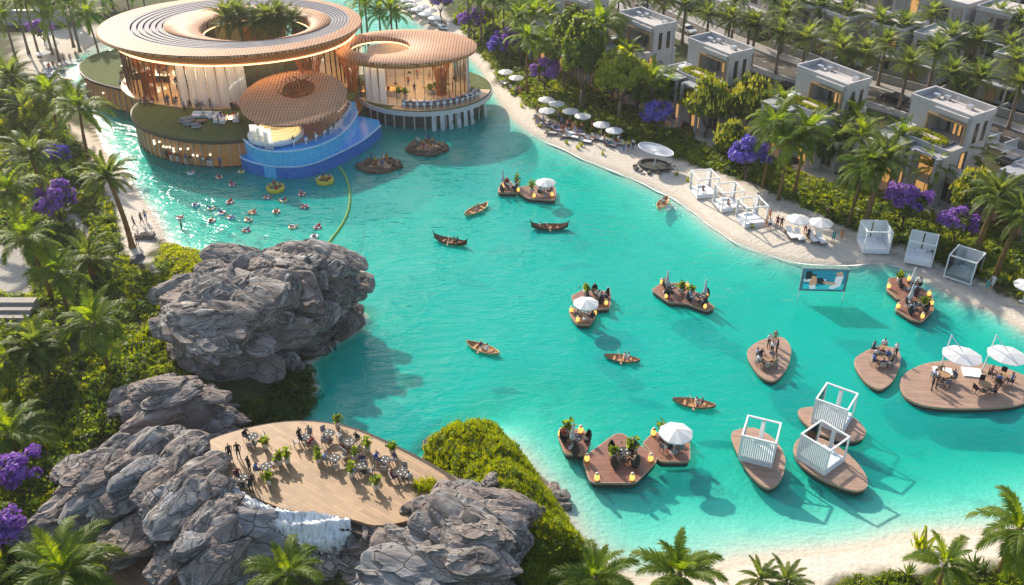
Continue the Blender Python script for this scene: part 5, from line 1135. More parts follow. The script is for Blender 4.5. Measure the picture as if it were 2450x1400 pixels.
# waterfall over the terrace rim
def foam_material():
    m = bpy.data.materials.new('white_water'); m.use_nodes = True; N = m.node_tree.nodes; L = m.node_tree.links; b = N["Principled BSDF"]; pset(b, Roughness=.45); b.inputs['Base Color'].default_value = (.93, .95, .96, 1)
    at = N.new("ShaderNodeAttribute"); at.attribute_name = "flow"; mp = N.new("ShaderNodeMapping"); mp.inputs['Scale'].default_value = (34, 3.2, 1); L.new(at.outputs['Vector'], mp.inputs[0])
    n = N.new("ShaderNodeTexNoise"); n.inputs['Scale'].default_value = 1; n.inputs['Detail'].default_value = 5; n.inputs['Roughness'].default_value = .7; L.new(mp.outputs[0], n.inputs['Vector'])
    r = N.new("ShaderNodeMapRange"); r.inputs[1].default_value = .34; r.inputs[2].default_value = .52; r.inputs[3].default_value = .45; r.inputs[4].default_value = 1; L.new(n.outputs[0], r.inputs[0])
    sv = N.new('ShaderNodeSeparateXYZ'); L.new(at.outputs['Vector'], sv.inputs[0]); fd = N.new('ShaderNodeMapRange'); fd.inputs[1].default_value = .8; fd.inputs[2].default_value = 1.05; fd.inputs[3].default_value = 1; fd.inputs[4].default_value = .3; L.new(sv.outputs['Y'], fd.inputs[0])
    ml = N.new('ShaderNodeMath'); ml.operation = 'MULTIPLY'; L.new(r.outputs[0], ml.inputs[0]); L.new(fd.outputs[0], ml.inputs[1]); L.new(ml.outputs[0], b.inputs['Alpha'])
    bp = N.new("ShaderNodeBump"); bp.inputs['Strength'].default_value = 1; bp.inputs['Distance'].default_value = .15; L.new(n.outputs[0], bp.inputs['Height']); L.new(bp.outputs[0], b.inputs['Normal']); return m
FOAM = foam_material()
def cascade():
    t = thing('waterfall', 'white waterfall spilling over a rock lip beside the timber terrace', 'waterfall', (0, 0, 0)); r = random.Random(2)
    A = [G(x, y, z) for x, y, z in ((548, 1158, 4.6), (570, 1172, 4.5), (605, 1192, 4.4), (650, 1212, 4.3), (700, 1226, 4.25), (755, 1228, 4.25), (800, 1232, 4.2), (838, 1240, 4.1))]
    B = [G(x, y, z) for x, y, z in ((556, 1186, 4.45), (588, 1212, 4.2), (640, 1246, 3.8), (676, 1276, 3.2), (705, 1302, 2.5), (752, 1318, 2.2), (795, 1322, 2.0), (846, 1306, 2.1))]
    m = MB(); fl = []; n = 60; rows = 16
    def pl(L_, s):
        f = s*(len(L_)-1); i = min(int(f), len(L_)-2); return L_[i].lerp(L_[i+1], f-i)
    for k in range(n+1):
        a, b = pl(A, k/n), pl(B, k/n)
        for j in range(rows):
            u = j/(rows-1); p = a.lerp(b, u); hump = (a.z-b.z)*(math.sin(math.pi*u)*.22+.10*math.sin(u*12.5+k*.2)); fl.append((k/n, u, 0)); m.v.append((p.x+r.uniform(-.05, .05), p.y+r.uniform(-.12, .12), p.z+hump+r.uniform(-.08, .14)))
    for k in range(n):
        for j in range(rows-1):
            q = k*rows+j; m.f.append((q, q+1, q+rows+1, q+rows)); m.m.append(0)
    ws = m.obj('water_sheet', FOAM, t, True); fa = ws.data.attributes.new('flow', 'FLOAT_VECTOR', 'POINT'); fa.data.foreach_set('vector', [c for v in fl for c in v])
    # spray and foam flecks
    s_ = MB()
    for i in range(700):
        k = r.random(); a, b = pl(A, k), pl(B, k); u = min(1.25, abs(r.gauss(.85, .3))); p = a.lerp(b, u); d = r.uniform(.02, .07); z = p.z+(a.z-b.z)*math.sin(math.pi*min(u, 1))*.22+r.uniform(0, .35); x, y = p.x+r.gauss(0, .12), p.y+r.gauss(0, .2)-.1
        s_.add([(x-d, y-d*.4, z), (x+d, y-d*.4, z), (x, y+d, z), (x, y, z+d*1.4)], [(0, 1, 3), (1, 2, 3), (2, 0, 3), (2, 1, 0)])
    s_.obj('spray', mat('white_spray', (.93, .95, .96), .5, var=.05), t, kind='stuff')
cascade()
for k, (x, y, z, sz) in enumerate(((690, 1328, 1.2, 1.5), (735, 1345, 1.0, 1.4), (785, 1350, 1.0, 1.5), (835, 1345, 1.1, 1.5), (862, 1315, 1.8, 1.6), (850, 1282, 2.4, 1.3), (885, 1275, 2.6, 1.5), (920, 1270, 2.6, 1.4), (960, 1266, 2.7, 1.3), (650, 1318, 1.6, 1.3))):
    q = G(x, y, z); tag(newobj('boulder', (STONESD+STONES)[(k*5+2) % 24], None, (q.x, q.y, z), (.2*k, .15, k*.8), (sz*1.25, sz, sz)), 'grey boulder edging the foot of the waterfall and terrace rim' if k < 5 or k == 9 else 'grey boulder wedged under the near rim of the timber terrace', 'boulder', 'boulders by the waterfall' if k < 5 or k == 9 else 'boulders under the terrace rim')
for x, y, z0, h in ((575, 1190, 0, 3.6), (620, 1225, 0, 3.4), (660, 1250, 0, 3.2), (705, 1272, 0, 2.9), (745, 1285, 0, 2.8), (790, 1288, 0, 2.8), (830, 1280, 0, 2.9)):
    q = G(x, y, 2.4); tag(newobj('boulder', STONESD[(x//10) % 8], None, (q.x, q.y+.4, 1.3), (.1, .2, x*.01), (1.9, 1.5, 2.1)), 'wet dark rock under the white waterfall sheet', 'boulder', 'wet rocks under the waterfall')
# ---------------------------------------------------------------- furniture prototypes
def S(name, cat, parts): return dict(name=name, cat=cat, parts=parts)
def octo(r, h, dz=0.0, n=8):
    """parasol canopy with thickness and a slight sag between ribs"""
    m = MB(); m.v.append((0, 0, h)); rings = 3
    for i in range(1, rings+1):
        t = i/rings
        for k in range(n*2):
            a = math.pi*k/n; rr = r*t*(1 if k % 2 == 0 else .95); m.v.append((rr*math.cos(a), rr*math.sin(a), h-(.62*t+.12*t*t)*r*.42-(0 if k % 2 == 0 else .04*t)))
    N2 = n*2
    for k in range(N2): m.f.append((0, 1+k, 1+(k+1) % N2)); m.m.append(0)
    for i in range(rings-1):
        for k in range(N2): a = 1+i*N2+k; b = 1+i*N2+(k+1) % N2; m.f.append((a, a+N2, b+N2, b)); m.m.append(0)
    o = 1+(rings-1)*N2
    for k in range(N2):
        v = m.v[o+k]; m.v.append((v[0], v[1], v[2]-.12))
    e = len(m.v)-N2
    for k in range(N2): m.f.append((o+k, e+k, e+(k+1) % N2, o+(k+1) % N2)); m.m.append(0)
    return m.mesh('canopy', PARAS, False)
PARAS = leafmat('parasol_canvas', (.74, .73, .74), (.80, .80, .80), .25, hue=.5, tv=1.0)
pole = MB().tube([(0, 0, 0), (0, 0, 2.45)], .035, 8).mesh('pole', WHITE); pbase = MB().lathe([(.35, 0), (.35, .06), (.08, .1), (.05, .25)], 14).mesh('base', STEEL)
ribs = MB()
for k in range(8): a = math.pi*k/4; ribs.tube([(0, 0, 2.38), (1.3*math.cos(a), 1.3*math.sin(a), 2.02)], .015, 4)
PARASOL = S('parasol', 'parasol', [('canopy', octo(1.42, 2.55), None, None), ('pole', pole, None, None), ('base', pbase, None, None), ('ribs', ribs.mesh('ribs', WHITE), None, None)])
PARASOLC = S('closed_parasol', 'parasol', [('folded_canopy', MB().lathe([(.02, 2.75), (.09, 2.5), (.13, 1.9), (.22, 1.35), (.24, 1.0), (.1, 1.02)], 10).mesh('folded_canopy', mat('folded_canvas', (.55, .54, .55), .8), True), None, None), ('pole', MB().tube([(0, 0, 0), (0, 0, 1.1)], .035, 8).mesh('pole', WHITE), None, None), ('base', pbase, None, None)])
LANT = S('lantern', 'lantern', [('base', MB().lathe([(.24, 0), (.26, .06), (.2, .1)], 12).mesh('base', mat('amber_base', (.3, .13, .04), .4)), None, None), ('glow_globe', MB().lathe([(.16, .1), (.27, .3), (.26, .55), (.17, .85)], 14).mesh('glow_globe', mat('amber_glow', (.9, .5, .15), .4, var=.0, emit=(1.0, .50, .10), estr=1.1), True), None, None), ('cap', MB().lathe([(.18, .85), (.2, .92), (.12, 1.02), (0, 1.04)], 12).mesh('cap', mat('pale_cap', (.6, .5, .4), .4), True), None, None)])
def potplant(seed, h=1.1, kind='bush'):
    rng = np.random.default_rng(seed); n = 80; c = rng.normal(size=(n, 3))*np.array([.17, .17, .2 if kind == 'bush' else .36]); c[:, 2] += .62+h*.25
    return S('potted_plant', 'plant', [('pot', MB().lathe([(.17, 0), (.24, .5), (.25, .55), (.2, .55), (.18, .45)], 12).mesh('pot', POT, True), None, None), ('foliage', np_mesh('foliage', *leaves(c, c-np.array([0, 0, .7]), .2, rng, .8), LEAF), None, None), ('stem', MB().tube([(0, 0, .4), (.02, 0, 1.1)], .03, 5).mesh('stem', BARKD), None, None)])
PLANT = [potplant(1), potplant(2), potplant(3, 1.6, 'tall')]
def eggchair():
    m = MB(); n = 14
    for i in range(n+1):
        a = math.pi*(.0+i/n)
        for j, (rr, z) in enumerate(((.36, .32), (.46, .6), (.5, .95), (.44, 1.3), (.26, 1.52))):
            k = 1 if j < 2 else (math.sin(a)**.5 if math.sin(a) > 0 else 0); m.v.append((rr*math.cos(a), rr*math.sin(a)*.9, .32+(z-.32)*max(k, .35)))
    for i in range(n):
        for j in range(4): q = i*5+j; m.f.append((q, q+5, q+6, q+1)); m.m.append(0)
    seat = MB().lathe([(.1, .3), (.42, .32), (.44, .46), (.3, .5), (0, .5)], 14); leg = MB().tube([(0, 0, 0), (.0, 0, .32)], [.3, .12], 10)
    return S('egg_chair', 'chair', [('shell', m.mesh('shell', BLACK, True), None, None), ('seat', seat.mesh('seat', mat('charcoal_cushion', (.06, .055, .06), .9), True), None, None), ('leg', leg.mesh('leg', BLACK), None, None)])
EGG = eggchair()
def chair(nm, mt, lt):
    lg = MB().tube([(0, 0, 0), (0, 0, .45)], .02, 5).mesh('leg', lt)
    return S(nm, 'chair', [('seat', M1(bxs([(-.23, .23, -.23, .23, .44, .49)]), 'seat', mt), None, None), ('backrest', M1(bxs([(-.23, .23, .2, .25, .5, .95)]), 'backrest', mt), None, None)]+[('leg', lg, ((x, y, 0),), None) for x in (-.2, .2) for y in (-.2, .2)])
CH_W = chair('dining_chair', mat('pale_chair', (.36, .31, .28), .6), DARKW); CH_B = chair('dining_chair', BLACK, BLACK); CH_G = chair('dining_chair', mat('slate_chair', (.12, .14, .16), .5), BLACK)
plate = MB().lathe([(.05, .765), (.06, .785), (.0, .78)], 10).mesh('plate', WHITE)
TABLE = S('round_table', 'table', [('table_top', MB().lathe([(.5, .71), (.52, .74), (.5, .765), (0, .765)], 22).mesh('table_top', BLACK), None, None), ('leg', MB().tube([(0, 0, .02), (0, 0, .72)], .05, 8).mesh('leg', BLACK), None, None), ('foot', MB().lathe([(.3, 0), (.3, .04), (.06, .08)], 14).mesh('foot', BLACK), None, None)]+[('plate', plate, ((.27*math.cos(a), .27*math.sin(a), 0),), None) for a in (0, 1.57, 3.14, 4.71)])
TABW = S('round_table', 'table', [('table_top', MB().lathe([(.5, .7), (.52, .74), (.5, .76), (0, .76)], 22).mesh('table_top', mat('oak_top', (.34, .2, .11), .5)), None, None), ('leg', MB().tube([(0, 0, .02), (0, 0, .72)], .05, 8).mesh('leg', BLACK), None, None), ('foot', MB().lathe([(.3, 0), (.3, .04), (.06, .08)], 14).mesh('foot', BLACK), None, None)])
def sunbed(cm):
    back = MB(); back.box((0, .0, 0), (.62, .75, .10), 0, 0, Matrix.Rotation(math.radians(38), 3, 'X'))
    return S('sun_lounger', 'sun lounger', [('frame', M1(bxs([(-.36, .36, -1.0, 1.0, .22, .30)]), 'frame', DARKW), None, None), ('mattress', M1(bxs([(-.32, .32, -.98, .3, .30, .42)]), 'mattress', cm), None, None), ('backrest', back.mesh('backrest', cm), ((0, .6, .6),), None)]+[('leg', M1(bxs([(x, x+.06, y, y+.06, 0, .22)]), 'leg', DARKW), None, None) for x in (-.34, .28) for y in (-.9, .84)])
BED = [sunbed(CLOTH), sunbed(mat('grey_cushion', (.42, .40, .42), .85))]
def cabana(side):
    """open white frame with mattress; side: which walls carry slats or panels"""
    w = 1.5; h = 2.7; P_ = [('platform', M1(bxs([(-w, w, -w, w, .0, .22)]), 'platform', WHITE), None, None), ('mattress', M1(bxs([(-w+.15, w-.15, -w+.15, w-.15, .22, .5)]), 'mattress', CLOTH), None, None)]
    for x in (-w, w-.14):
        for y in (-w, w-.14): P_.append(('post', M1(bxs([(x, x+.14, y, y+.14, .22, h)]), 'post', WHITE), None, None))
    for a in ((-w, w, -w, -w+.14), (-w, w, w-.14, w), (-w, -w+.14, -w+.14, w-.14), (w-.14, w, -w+.14, w-.14)): P_.append(('top_beam', M1(bxs([(*a, h, h+.14)]), 'top_beam', WHITE), None, None))
    if side == 'slat':
        for i in range(15): P_.append(('slat', M1(bxs([(-w+.16+i*.18, -w+.28+i*.18, -w+.02, -w+.08, .3, h)]), 'slat', WHITE), None, None))
        P_.append(('panel', M1(bxs([(-w+.02, -w+.06, -w+.14, w-.14, .22, h)]), 'panel', GLASS), None, None))
        P_.append(('drape', curtain(.4, 2.4, 9), ((.0, w-.2, .3),), None))
    elif side == 'panel':
        P_.append(('panel', M1(bxs([(-w+.14, -.08, w-.12, w-.06, .22, h)]), 'panel', WHITE), None, None)); P_.append(('panel', M1(bxs([(.08, w-.14, w-.12, w-.06, .22, h)]), 'panel', WHITE), None, None))
        P_.append(('side_drape', M1(bxs([(w-.1, w-.06, -w+.14, w-.14, .22, h)]), 'side_drape', CURT), None, None))
    elif side == 'glass':
        for a in ((-w+.02, -w+.06, -w+.14, w-.14), (-w+.14, w-.14, -w+.02, -w+.06), (w-.06, w-.02, -w+.14, w-.14)): P_.append(('panel', M1(bxs([(*a, .22, h)]), 'panel', GLASS), None, None))
        P_.append(('drape', curtain(.5, 2.4, 7), ((-.6, w-.2, .3),), None)); P_.append(('panel', M1(bxs([(-w+.14, w-.14, w-.1, w-.06, .22, h)]), 'panel', CURT), None, None))
    else:
        P_ += [('drape', curtain(.32, 2.35, 4), ((sx*(w-.1), w-.35, .3), (0, 0, 1.57)), None) for sx in (-1, 1)]; P_.append(('drape', curtain(.45, 2.35, 5), ((w-.45, w-.1, .3),), None))
    P_.append(('pillow', M1(bxs([(-.6, .6, w-.6, w-.25, .5, .72)]), 'pillow', CLOTH), None, None))
    return S('cabana', 'cabana', P_)
CAB = {k: cabana(k) for k in ('slat', 'panel', 'open', 'glass')}
# ---------------------------------------------------------------- floating platforms
FLOATB = plankmat('reddish_float_boards', (.25, .115, .075), .2, .0, .4, .35, .3); FLOATO = plankmat('weathered_float_boards', (.36, .23, .165), .19, .15, .5, .3, .3)
RIMW = mat('float_rim', (.42, .27, .19), .5); HULL = mat('float_hull', (.07, .035, .025), .6)
def float_deck(pts, z, label, grp, mt, n=2, cat='floating platform'):
    w = rounded(W(pts, z)) if n == 1 else catmull(W(pts, z)); cx = sum(p[0] for p in w)/len(w); cy = sum(p[1] for p in w)/len(w); w = [(p[0]-cx, p[1]-cy) for p in w]
    A = sum(w[i][0]*w[(i+1) % len(w)][1]-w[(i+1) % len(w)][0]*w[i][1] for i in range(len(w)))
    if A < 0: w = w[::-1]
    t = thing('floating_platform', label, cat, (cx, cy, 0), 0, grp)
    MB().prism(shrink(w, .1), z-.14, z).obj('deck_boards', mt, t); MB().prism(w, z-.26, z-.012).obj('rim', RIMW, t); MB().prism(shrink(w, .12), -.25, z-.255).obj('hull', HULL, t); return t
FZ = .62
HEX = [
 ([(1193, 449), (1190, 460), (1238, 461), (1236, 452), (1222, 432), (1200, 436)], 'small angular brown float with black egg chairs linked to the float with a white parasol'),
 ([(1236, 456), (1262, 474), (1330, 479), (1330, 446), (1255, 444), (1240, 449)], 'angular brown float with white parasol and lanterns off the sandy beach'),
 ([(1366, 708), (1400, 690), (1462, 698), (1460, 737), (1420, 740), (1374, 726)], 'angular brown float behind the white parasol, with potted plant'),
 ([(1361, 742), (1372, 736), (1425, 738), (1428, 752), (1412, 777), (1380, 775), (1367, 758)], 'small angular brown float under the white parasol with red-shirted diner'),
 ([(1558, 693), (1582, 677), (1640, 676), (1668, 700), (1712, 735), (1692, 743), (1640, 725), (1600, 723)], 'long angular brown float with two folded parasols'),
 ([(2120, 690), (2126, 664), (2165, 662), (2232, 706), (2230, 722), (2150, 716)], 'angular brown float with lanterns beside the rocky right shore'),
 ([(2140, 738), (2158, 716), (2232, 716), (2235, 742), (2205, 770), (2180, 764)], 'pentagon brown float with four lanterns linked beside the right shore'),
 ([(1334, 1042), (1342, 1030), (1396, 1024), (1415, 1056), (1400, 1088), (1352, 1086)], 'small angular brown float with folded parasol next to the big pentagon float'),
 ([(1392, 1096), (1470, 1038), (1490, 1036), (1572, 1092), (1570, 1106), (1520, 1156), (1412, 1154)], 'large pentagon brown float with four lanterns at its corners'),
 ([(1536, 1060), (1562, 1034), (1650, 1034), (1652, 1104), (1580, 1104)], 'square brown float under a large white parasol next to the pentagon float')]
for i, (p, l) in enumerate(HEX): float_deck(p, FZ, l, 'angular brown floats', FLOATB, 1)
OVAL = [
 ([(1788, 848), (1800, 826), (1832, 810), (1872, 807), (1892, 832), (1887, 870), (1868, 900), (1844, 911), (1815, 894)], 'leaf-shaped wooden float with five people round a table and standing guests'),
 ([(2044, 866), (2062, 845), (2102, 829), (2144, 834), (2155, 860), (2143, 900), (2122, 924), (2098, 930), (2068, 908)], 'leaf-shaped wooden float with a waiter standing by a full table'),
 ([(2154, 922), (2170, 890), (2230, 866), (2320, 864), (2420, 885), (2480, 920), (2460, 960), (2380, 975), (2250, 975), (2180, 958)], 'largest oval wooden float with two tilted white cantilever parasols'),
 ([(1910, 988), (1928, 974), (1985, 977), (2045, 1000), (2072, 1032), (2055, 1052), (2005, 1052), (1945, 1028)], 'oval wooden float bearing the cabana with a tall pole, farthest of the three cabanas'),
 ([(1750, 1045), (1766, 1027), (1808, 1024), (1852, 1050), (1878, 1092), (1872, 1140), (1850, 1165), (1822, 1160), (1782, 1115)], 'leaf-shaped wooden float bearing the cabana with glass sides'),
 ([(1899, 1070), (1915, 1047), (1958, 1046), (2020, 1078), (2065, 1125), (2076, 1160), (2050, 1174), (2000, 1160), (1940, 1130), (1908, 1098)], 'long leaf-shaped wooden float bearing the slatted cabana nearest the sandy shallows')]
for p, l in OVAL: float_deck(p, FZ, l, 'leaf-shaped wooden floats', FLOATO, 2)
for px, py, rz, k, l in ((1990, 1005, -.6, 'slat', 'white slatted cabana on the farthest cabana float'), (1812, 1085, -.38, 'slat', 'white slatted cabana on the leaf-shaped float with glass sides'), (1962, 1100, -.88, 'slat', 'white slatted cabana on the long leaf float by the sandy shallows')):
    q = D(px, py, FZ); inst(CAB[k], (q.x, q.y, FZ), rz, 1.08, l)
def place(spec, pts, z, label, grp=None, sc=1.0, rz=None):
    for p in pts:
        q = D(p[0], p[1], z); s = spec if not isinstance(spec, list) else R.choice(spec)
        inst(s, (q.x, q.y, z), (p[2] if len(p) > 2 else R.uniform(0, 6.28)) if rz is None else rz, sc, label, grp)
place(LANT, [(1202, 449), (1240, 459), (1278, 473), (1321, 470)], FZ, 'glowing amber lantern on the floats off the sandy beach', 'lanterns on floats', .82)
place(LANT, [(1455, 702), (1450, 730), (1367, 747), (1382, 770), (1423, 754)], FZ, 'glowing amber lantern on the paired floats with one white parasol', 'lanterns on floats', .82)
place(LANT, [(1583, 680), (1594, 713), (1644, 688), (1692, 712), (1686, 738)], FZ, 'glowing amber lantern on the long float with folded parasols', 'lanterns on floats', .82)
place(LANT, [(2126, 690), (2174, 672), (2222, 708), (2148, 738), (2228, 730), (2206, 762)], FZ, 'glowing amber lantern on the floats beside the right shore', 'lanterns on floats', .82)
place(LANT, [(1404, 1104), (1556, 1104), (1428, 1150), (1512, 1150)], FZ, 'glowing amber lantern at a corner of the large pentagon float', 'lanterns on floats', .95)
place(LANT, [(1341, 1044), (1389, 1036), (1563, 1042), (1645, 1050)], FZ, 'glowing amber lantern on the side floats of the pentagon trio', 'lanterns on floats', .95)
place(PARASOL, [(1305, 470)], FZ, 'white parasol on the brown float off the sandy beach', None, 1.05); place(PARASOL, [(1400, 764)], FZ, 'white parasol on the small brown float by lanterns', None, 1.05); place(PARASOL, [(1612, 1082)], FZ, 'large white parasol on the square brown float', None, 1.15)
place(PARASOLC, [(1594, 699), (1684, 722)], FZ, 'folded grey parasol on the long brown float', 'folded parasols on floats', 1.15); place(PARASOLC, [(1203, 450)], FZ, 'folded parasol on the small float by the egg chairs', None, 1.1); place(PARASOLC, [(2178, 692), (2173, 733)], FZ, 'folded white parasol on the floats beside the right shore', 'folded parasols on floats', 1.15); place(PARASOLC, [(1369, 1072)], FZ, 'folded grey parasol on the float next to the big pentagon', None, 1.15)
place(PLANT, [(1237, 447), (1272, 462)], FZ, 'potted plant in white pot on the floats off the sandy beach', 'potted plants on floats', 1.3); place(PLANT, [(1402, 708)], FZ, 'potted plant on the float behind the white parasol', None, 1.4); place(PLANT, [(1630, 702), (1650, 712)], FZ, 'potted plant in white pot on the long float with folded parasols', 'potted plants on floats', 1.4)
place(PLANT, [(2150, 678), (2206, 738)], FZ, 'potted plant in white pot on the floats beside the right shore', 'potted plants on floats', 1.4); place(PLANT, [(1358, 1042)], FZ, 'tall potted plant on the float next to the big pentagon', None, 1.5); place(PLANT, [(1465, 1098), (1505, 1082), (1518, 1084)], FZ, 'tall potted plant on the large pentagon float', 'potted plants on floats', 1.35); place(PLANT, [(1582, 1048)], FZ, 'potted plant behind the large white parasol', None, 1.3)
def diningset(px, py, z, ch, table, n, where, grp, people=(), sc=1.0, gap=.82, rot=None, tlab=None):
    q = D(px, py, z); a0 = R.uniform(0, 6.28) if rot is None else rot
    inst(table, (q.x, q.y, z), a0, sc, tlab or f'round table {where}', grp+' tables')
    for i in range(n):
        a = a0+i*2*math.pi/n; x, y = q.x+gap*sc*math.cos(a), q.y+gap*sc*math.sin(a); f = a-math.pi/2
        inst(ch, (x, y, z), f, sc*.76 if ch is EGG else sc, f"{'black egg chair' if ch is EGG else 'dark chair' if ch in (CH_B, CH_G) else 'pale chair'} {where}", grp+' chairs')
        if i in people: person((x, y, z), f, 'sit', R.choice(TOPS), R.choice(BOTS), where, grp+' people', 1.08*sc)
diningset(1216, 454, FZ, EGG, TABLE, 3, 'on the small float off the sandy beach', 'small beach float', (0, 1), 1.15, .95)
diningset(1302, 464, FZ, CH_B, TABLE, 3, 'under the white parasol off the sandy beach', 'beach float', (0, 1, 2), 1.15)
diningset(1430, 714, FZ, EGG, TABLE, 4, 'on the float behind the white parasol', 'parasol float', (0, 2), 1.15, .95); diningset(1399, 760, FZ, CH_B, TABLE, 3, 'under the white parasol among lanterns', 'lantern float', (0, 1), 1.15)
diningset(1606, 700, FZ, EGG, TABLE, 3, 'at the wide end of the long float', 'long float', (1,), 1.2, 1.0); diningset(1674, 722, FZ, EGG, TABLE, 3, 'at the narrow end of the long float', 'long float', (0, 1), 1.2, 1.0)
diningset(2180, 694, FZ, EGG, TABLE, 3, 'on the upper float by the right shore', 'shore float', (0, 2), 1.2, 1.0); diningset(2188, 742, FZ, EGG, TABLE, 3, 'on the pentagon float by the right shore', 'shore pentagon', (0, 1), 1.2, 1.0)
diningset(1376, 1066, FZ, EGG, TABLE, 3, 'on the float next to the big pentagon', 'trio float', (0,), 1.3, 1.0); diningset(1492, 1100, FZ, EGG, TABLE, 4, 'in the middle of the large pentagon float', 'pentagon float', (0, 1), 1.35, 1.0); diningset(1605, 1070, FZ, CH_G, TABLE, 4, 'under the large white parasol', 'square float', (0, 2), 1.25)
diningset(1833, 872, FZ, CH_W, TABW, 5, 'on the leaf float with standing guests', 'guest float', (0, 1, 2, 3), 1.15); diningset(2108, 872, FZ, CH_W, TABW, 5, 'on the leaf float with the waiter', 'waiter float', (0, 1, 2, 3, 4), 1.15); diningset(2110, 848, FZ, CH_W, TABW, 4, 'at the rear of the leaf float with the waiter', 'waiter float', (0, 1, 2), 1.15)
diningset(2255, 912, FZ, CH_G, TABW, 4, 'under the left cantilever parasol', 'oval float', (0, 1, 2), 1.2); diningset(2352, 935, FZ, CH_B, TABW, 3, 'on open boards of the largest oval float', 'oval float', (1,), 1.2); diningset(2392, 912, FZ, CH_B, TABW, 4, 'under the right cantilever parasol', 'oval float', (0, 1, 3), 1.2)
for px, py, top, bot, pose, rz in ((1838, 832, 'white', 'black', 'talk', .3), (1852, 824, 'khaki', 'khaki', 'stand', -.4), (1845, 850, 'white', 'black', 'talk', 2.2), (1857, 846, 'navy', 'black', 'stand', -1.6), (1808, 866, 'light blue', 'navy', 'stand', 1.2), (2140, 855, 'white', 'black', 'stand', -1.0), (2228, 934, 'black', 'black', 'talk', 1.0), (2238, 930, 'black', 'black', 'stand', 1.2)):
    q = D(px, py, FZ); person((q.x, q.y, FZ), rz, pose, top, bot, 'on the leaf-shaped floats', 'guests standing on floats', 1.16)
CANT = S('cantilever_parasol', 'parasol', [('canopy', octo(1.95, .35), ((0, 0, 2.75), (.05, .10, .2), (1, .82, .4)), None), ('mast', MB().tube([(-1.3, 1.0, 0), (-1.1, .9, 4.3)], .06, 8).mesh('mast', WHITE), None, None), ('arm', MB().tube([(-1.1, .9, 4.25), (0, 0, 3.0)], .04, 6).mesh('arm', WHITE), None, None), ('brace', MB().tube([(-1.2, .95, 2.6), (-.4, .3, 2.95)], .03, 6).mesh('brace', WHITE), None, None)])
for px, py, rz, l in ((2286, 905, -.1, 'white cantilever parasol over the left table of the oval float'), (2392, 904, -.05, 'white cantilever parasol over the right end of the oval float')):
    q = D(px, py, FZ); inst(CANT, (q.x, q.y, FZ), rz, 1.12, l)
for px, py, l in ((2256, 892, 'square white mat behind the left table on the oval float'), (2325, 893, 'square white mat near the middle of the oval float')):
    q = D(px, py, FZ); o = MB(); o.b(-.95, .95, -.8, .8, 0, .16); ob = o.obj('lounge_mat', CLOTH); ob.location = (q.x, q.y, FZ); ob.rotation_euler = (0, 0, -.2); tag(ob, l, 'mat')
# ---------------------------------------------------------------- boats
def boat_spec(kind):
    L_, w, h = (2.3, .74, .44) if kind == 'gondola' else (2.1, .74, .38); n = 16; m = MB(); inn = MB()
    hullm = DARKW if kind == 'gondola' else mat('pale_boat_wood', (.68, .46, .24), .45, var=.2); inm = mat('gondola_inside', (.28, .13, .06), .6) if kind == 'gondola' else mat('canoe_inside', (.45, .24, .10), .6)
    def sec(t, k):
        x = (t*2-1)*L_; b = max(0.02, (1-abs(t*2-1)**2.4))*w*k; sh = h+(.62 if kind == 'gondola' else .22)*abs(t*2-1)**4; kz = (.35 if kind == 'gondola' else .2)*abs(t*2-1)**3
        return [(x, -b, sh), (x, -b*.85, sh*.45+kz*.5), (x, -b*.35, kz), (x, b*.35, kz), (x, b*.85, sh*.45+kz*.5), (x, b, sh)]
    for mm, k, dz in ((m, 1, 0), (inn, .88, .07)):
        for i in range(n+1): mm.v += [(x, y, z+dz*(1 if z < h else 0)) for x, y, z in sec(i/n, k)]
        for i in range(n):
            for j in range(5): a = i*6+j; mm.f.append((a, a+6, a+7, a+1)); mm.m.append(0)
    g = MB()
    for s in (0, 5):
        g.tube([sec(i/n, .95)[s] for i in range(n+1)], .045, 5)
    parts = [('hull', m.mesh('hull', hullm, True), None, None), ('inner_hull', inn.mesh('inner_hull', inm, True), None, None), ('gunwale', g.mesh('gunwale', hullm), None, None)]
    for x in (-.9, .1, 1.0): parts.append(('thwart', M1(bxs([(x-.12, x+.12, -w*.85, w*.85, .24, .29)]), 'thwart', inm), None, None))
    if kind == 'gondola':
        parts.append(('prow', MB().tube([(-2.25, 0, .9), (-2.42, 0, 1.25), (-2.3, 0, 1.5)], [.07, .05, .03], 6).mesh('prow', DARKW), None, None)); parts.append(('stern_post', MB().tube([(2.25, 0, .9), (2.4, 0, 1.3)], [.07, .04], 6).mesh('stern_post', DARKW), None, None))
    return S('gondola' if kind == 'gondola' else 'canoe', 'boat', parts)
GON, CAN = boat_spec('gondola'), boat_spec('canoe')
oar = MB().tube([(0, -.9, 0), (0, .9, .25)], .025, 5); oar.b(-.09, .09, -1.3, -.9, -.08, -.04); OAR = oar.mesh('oar', mat('oar_wood', (.4, .25, .12), .5))
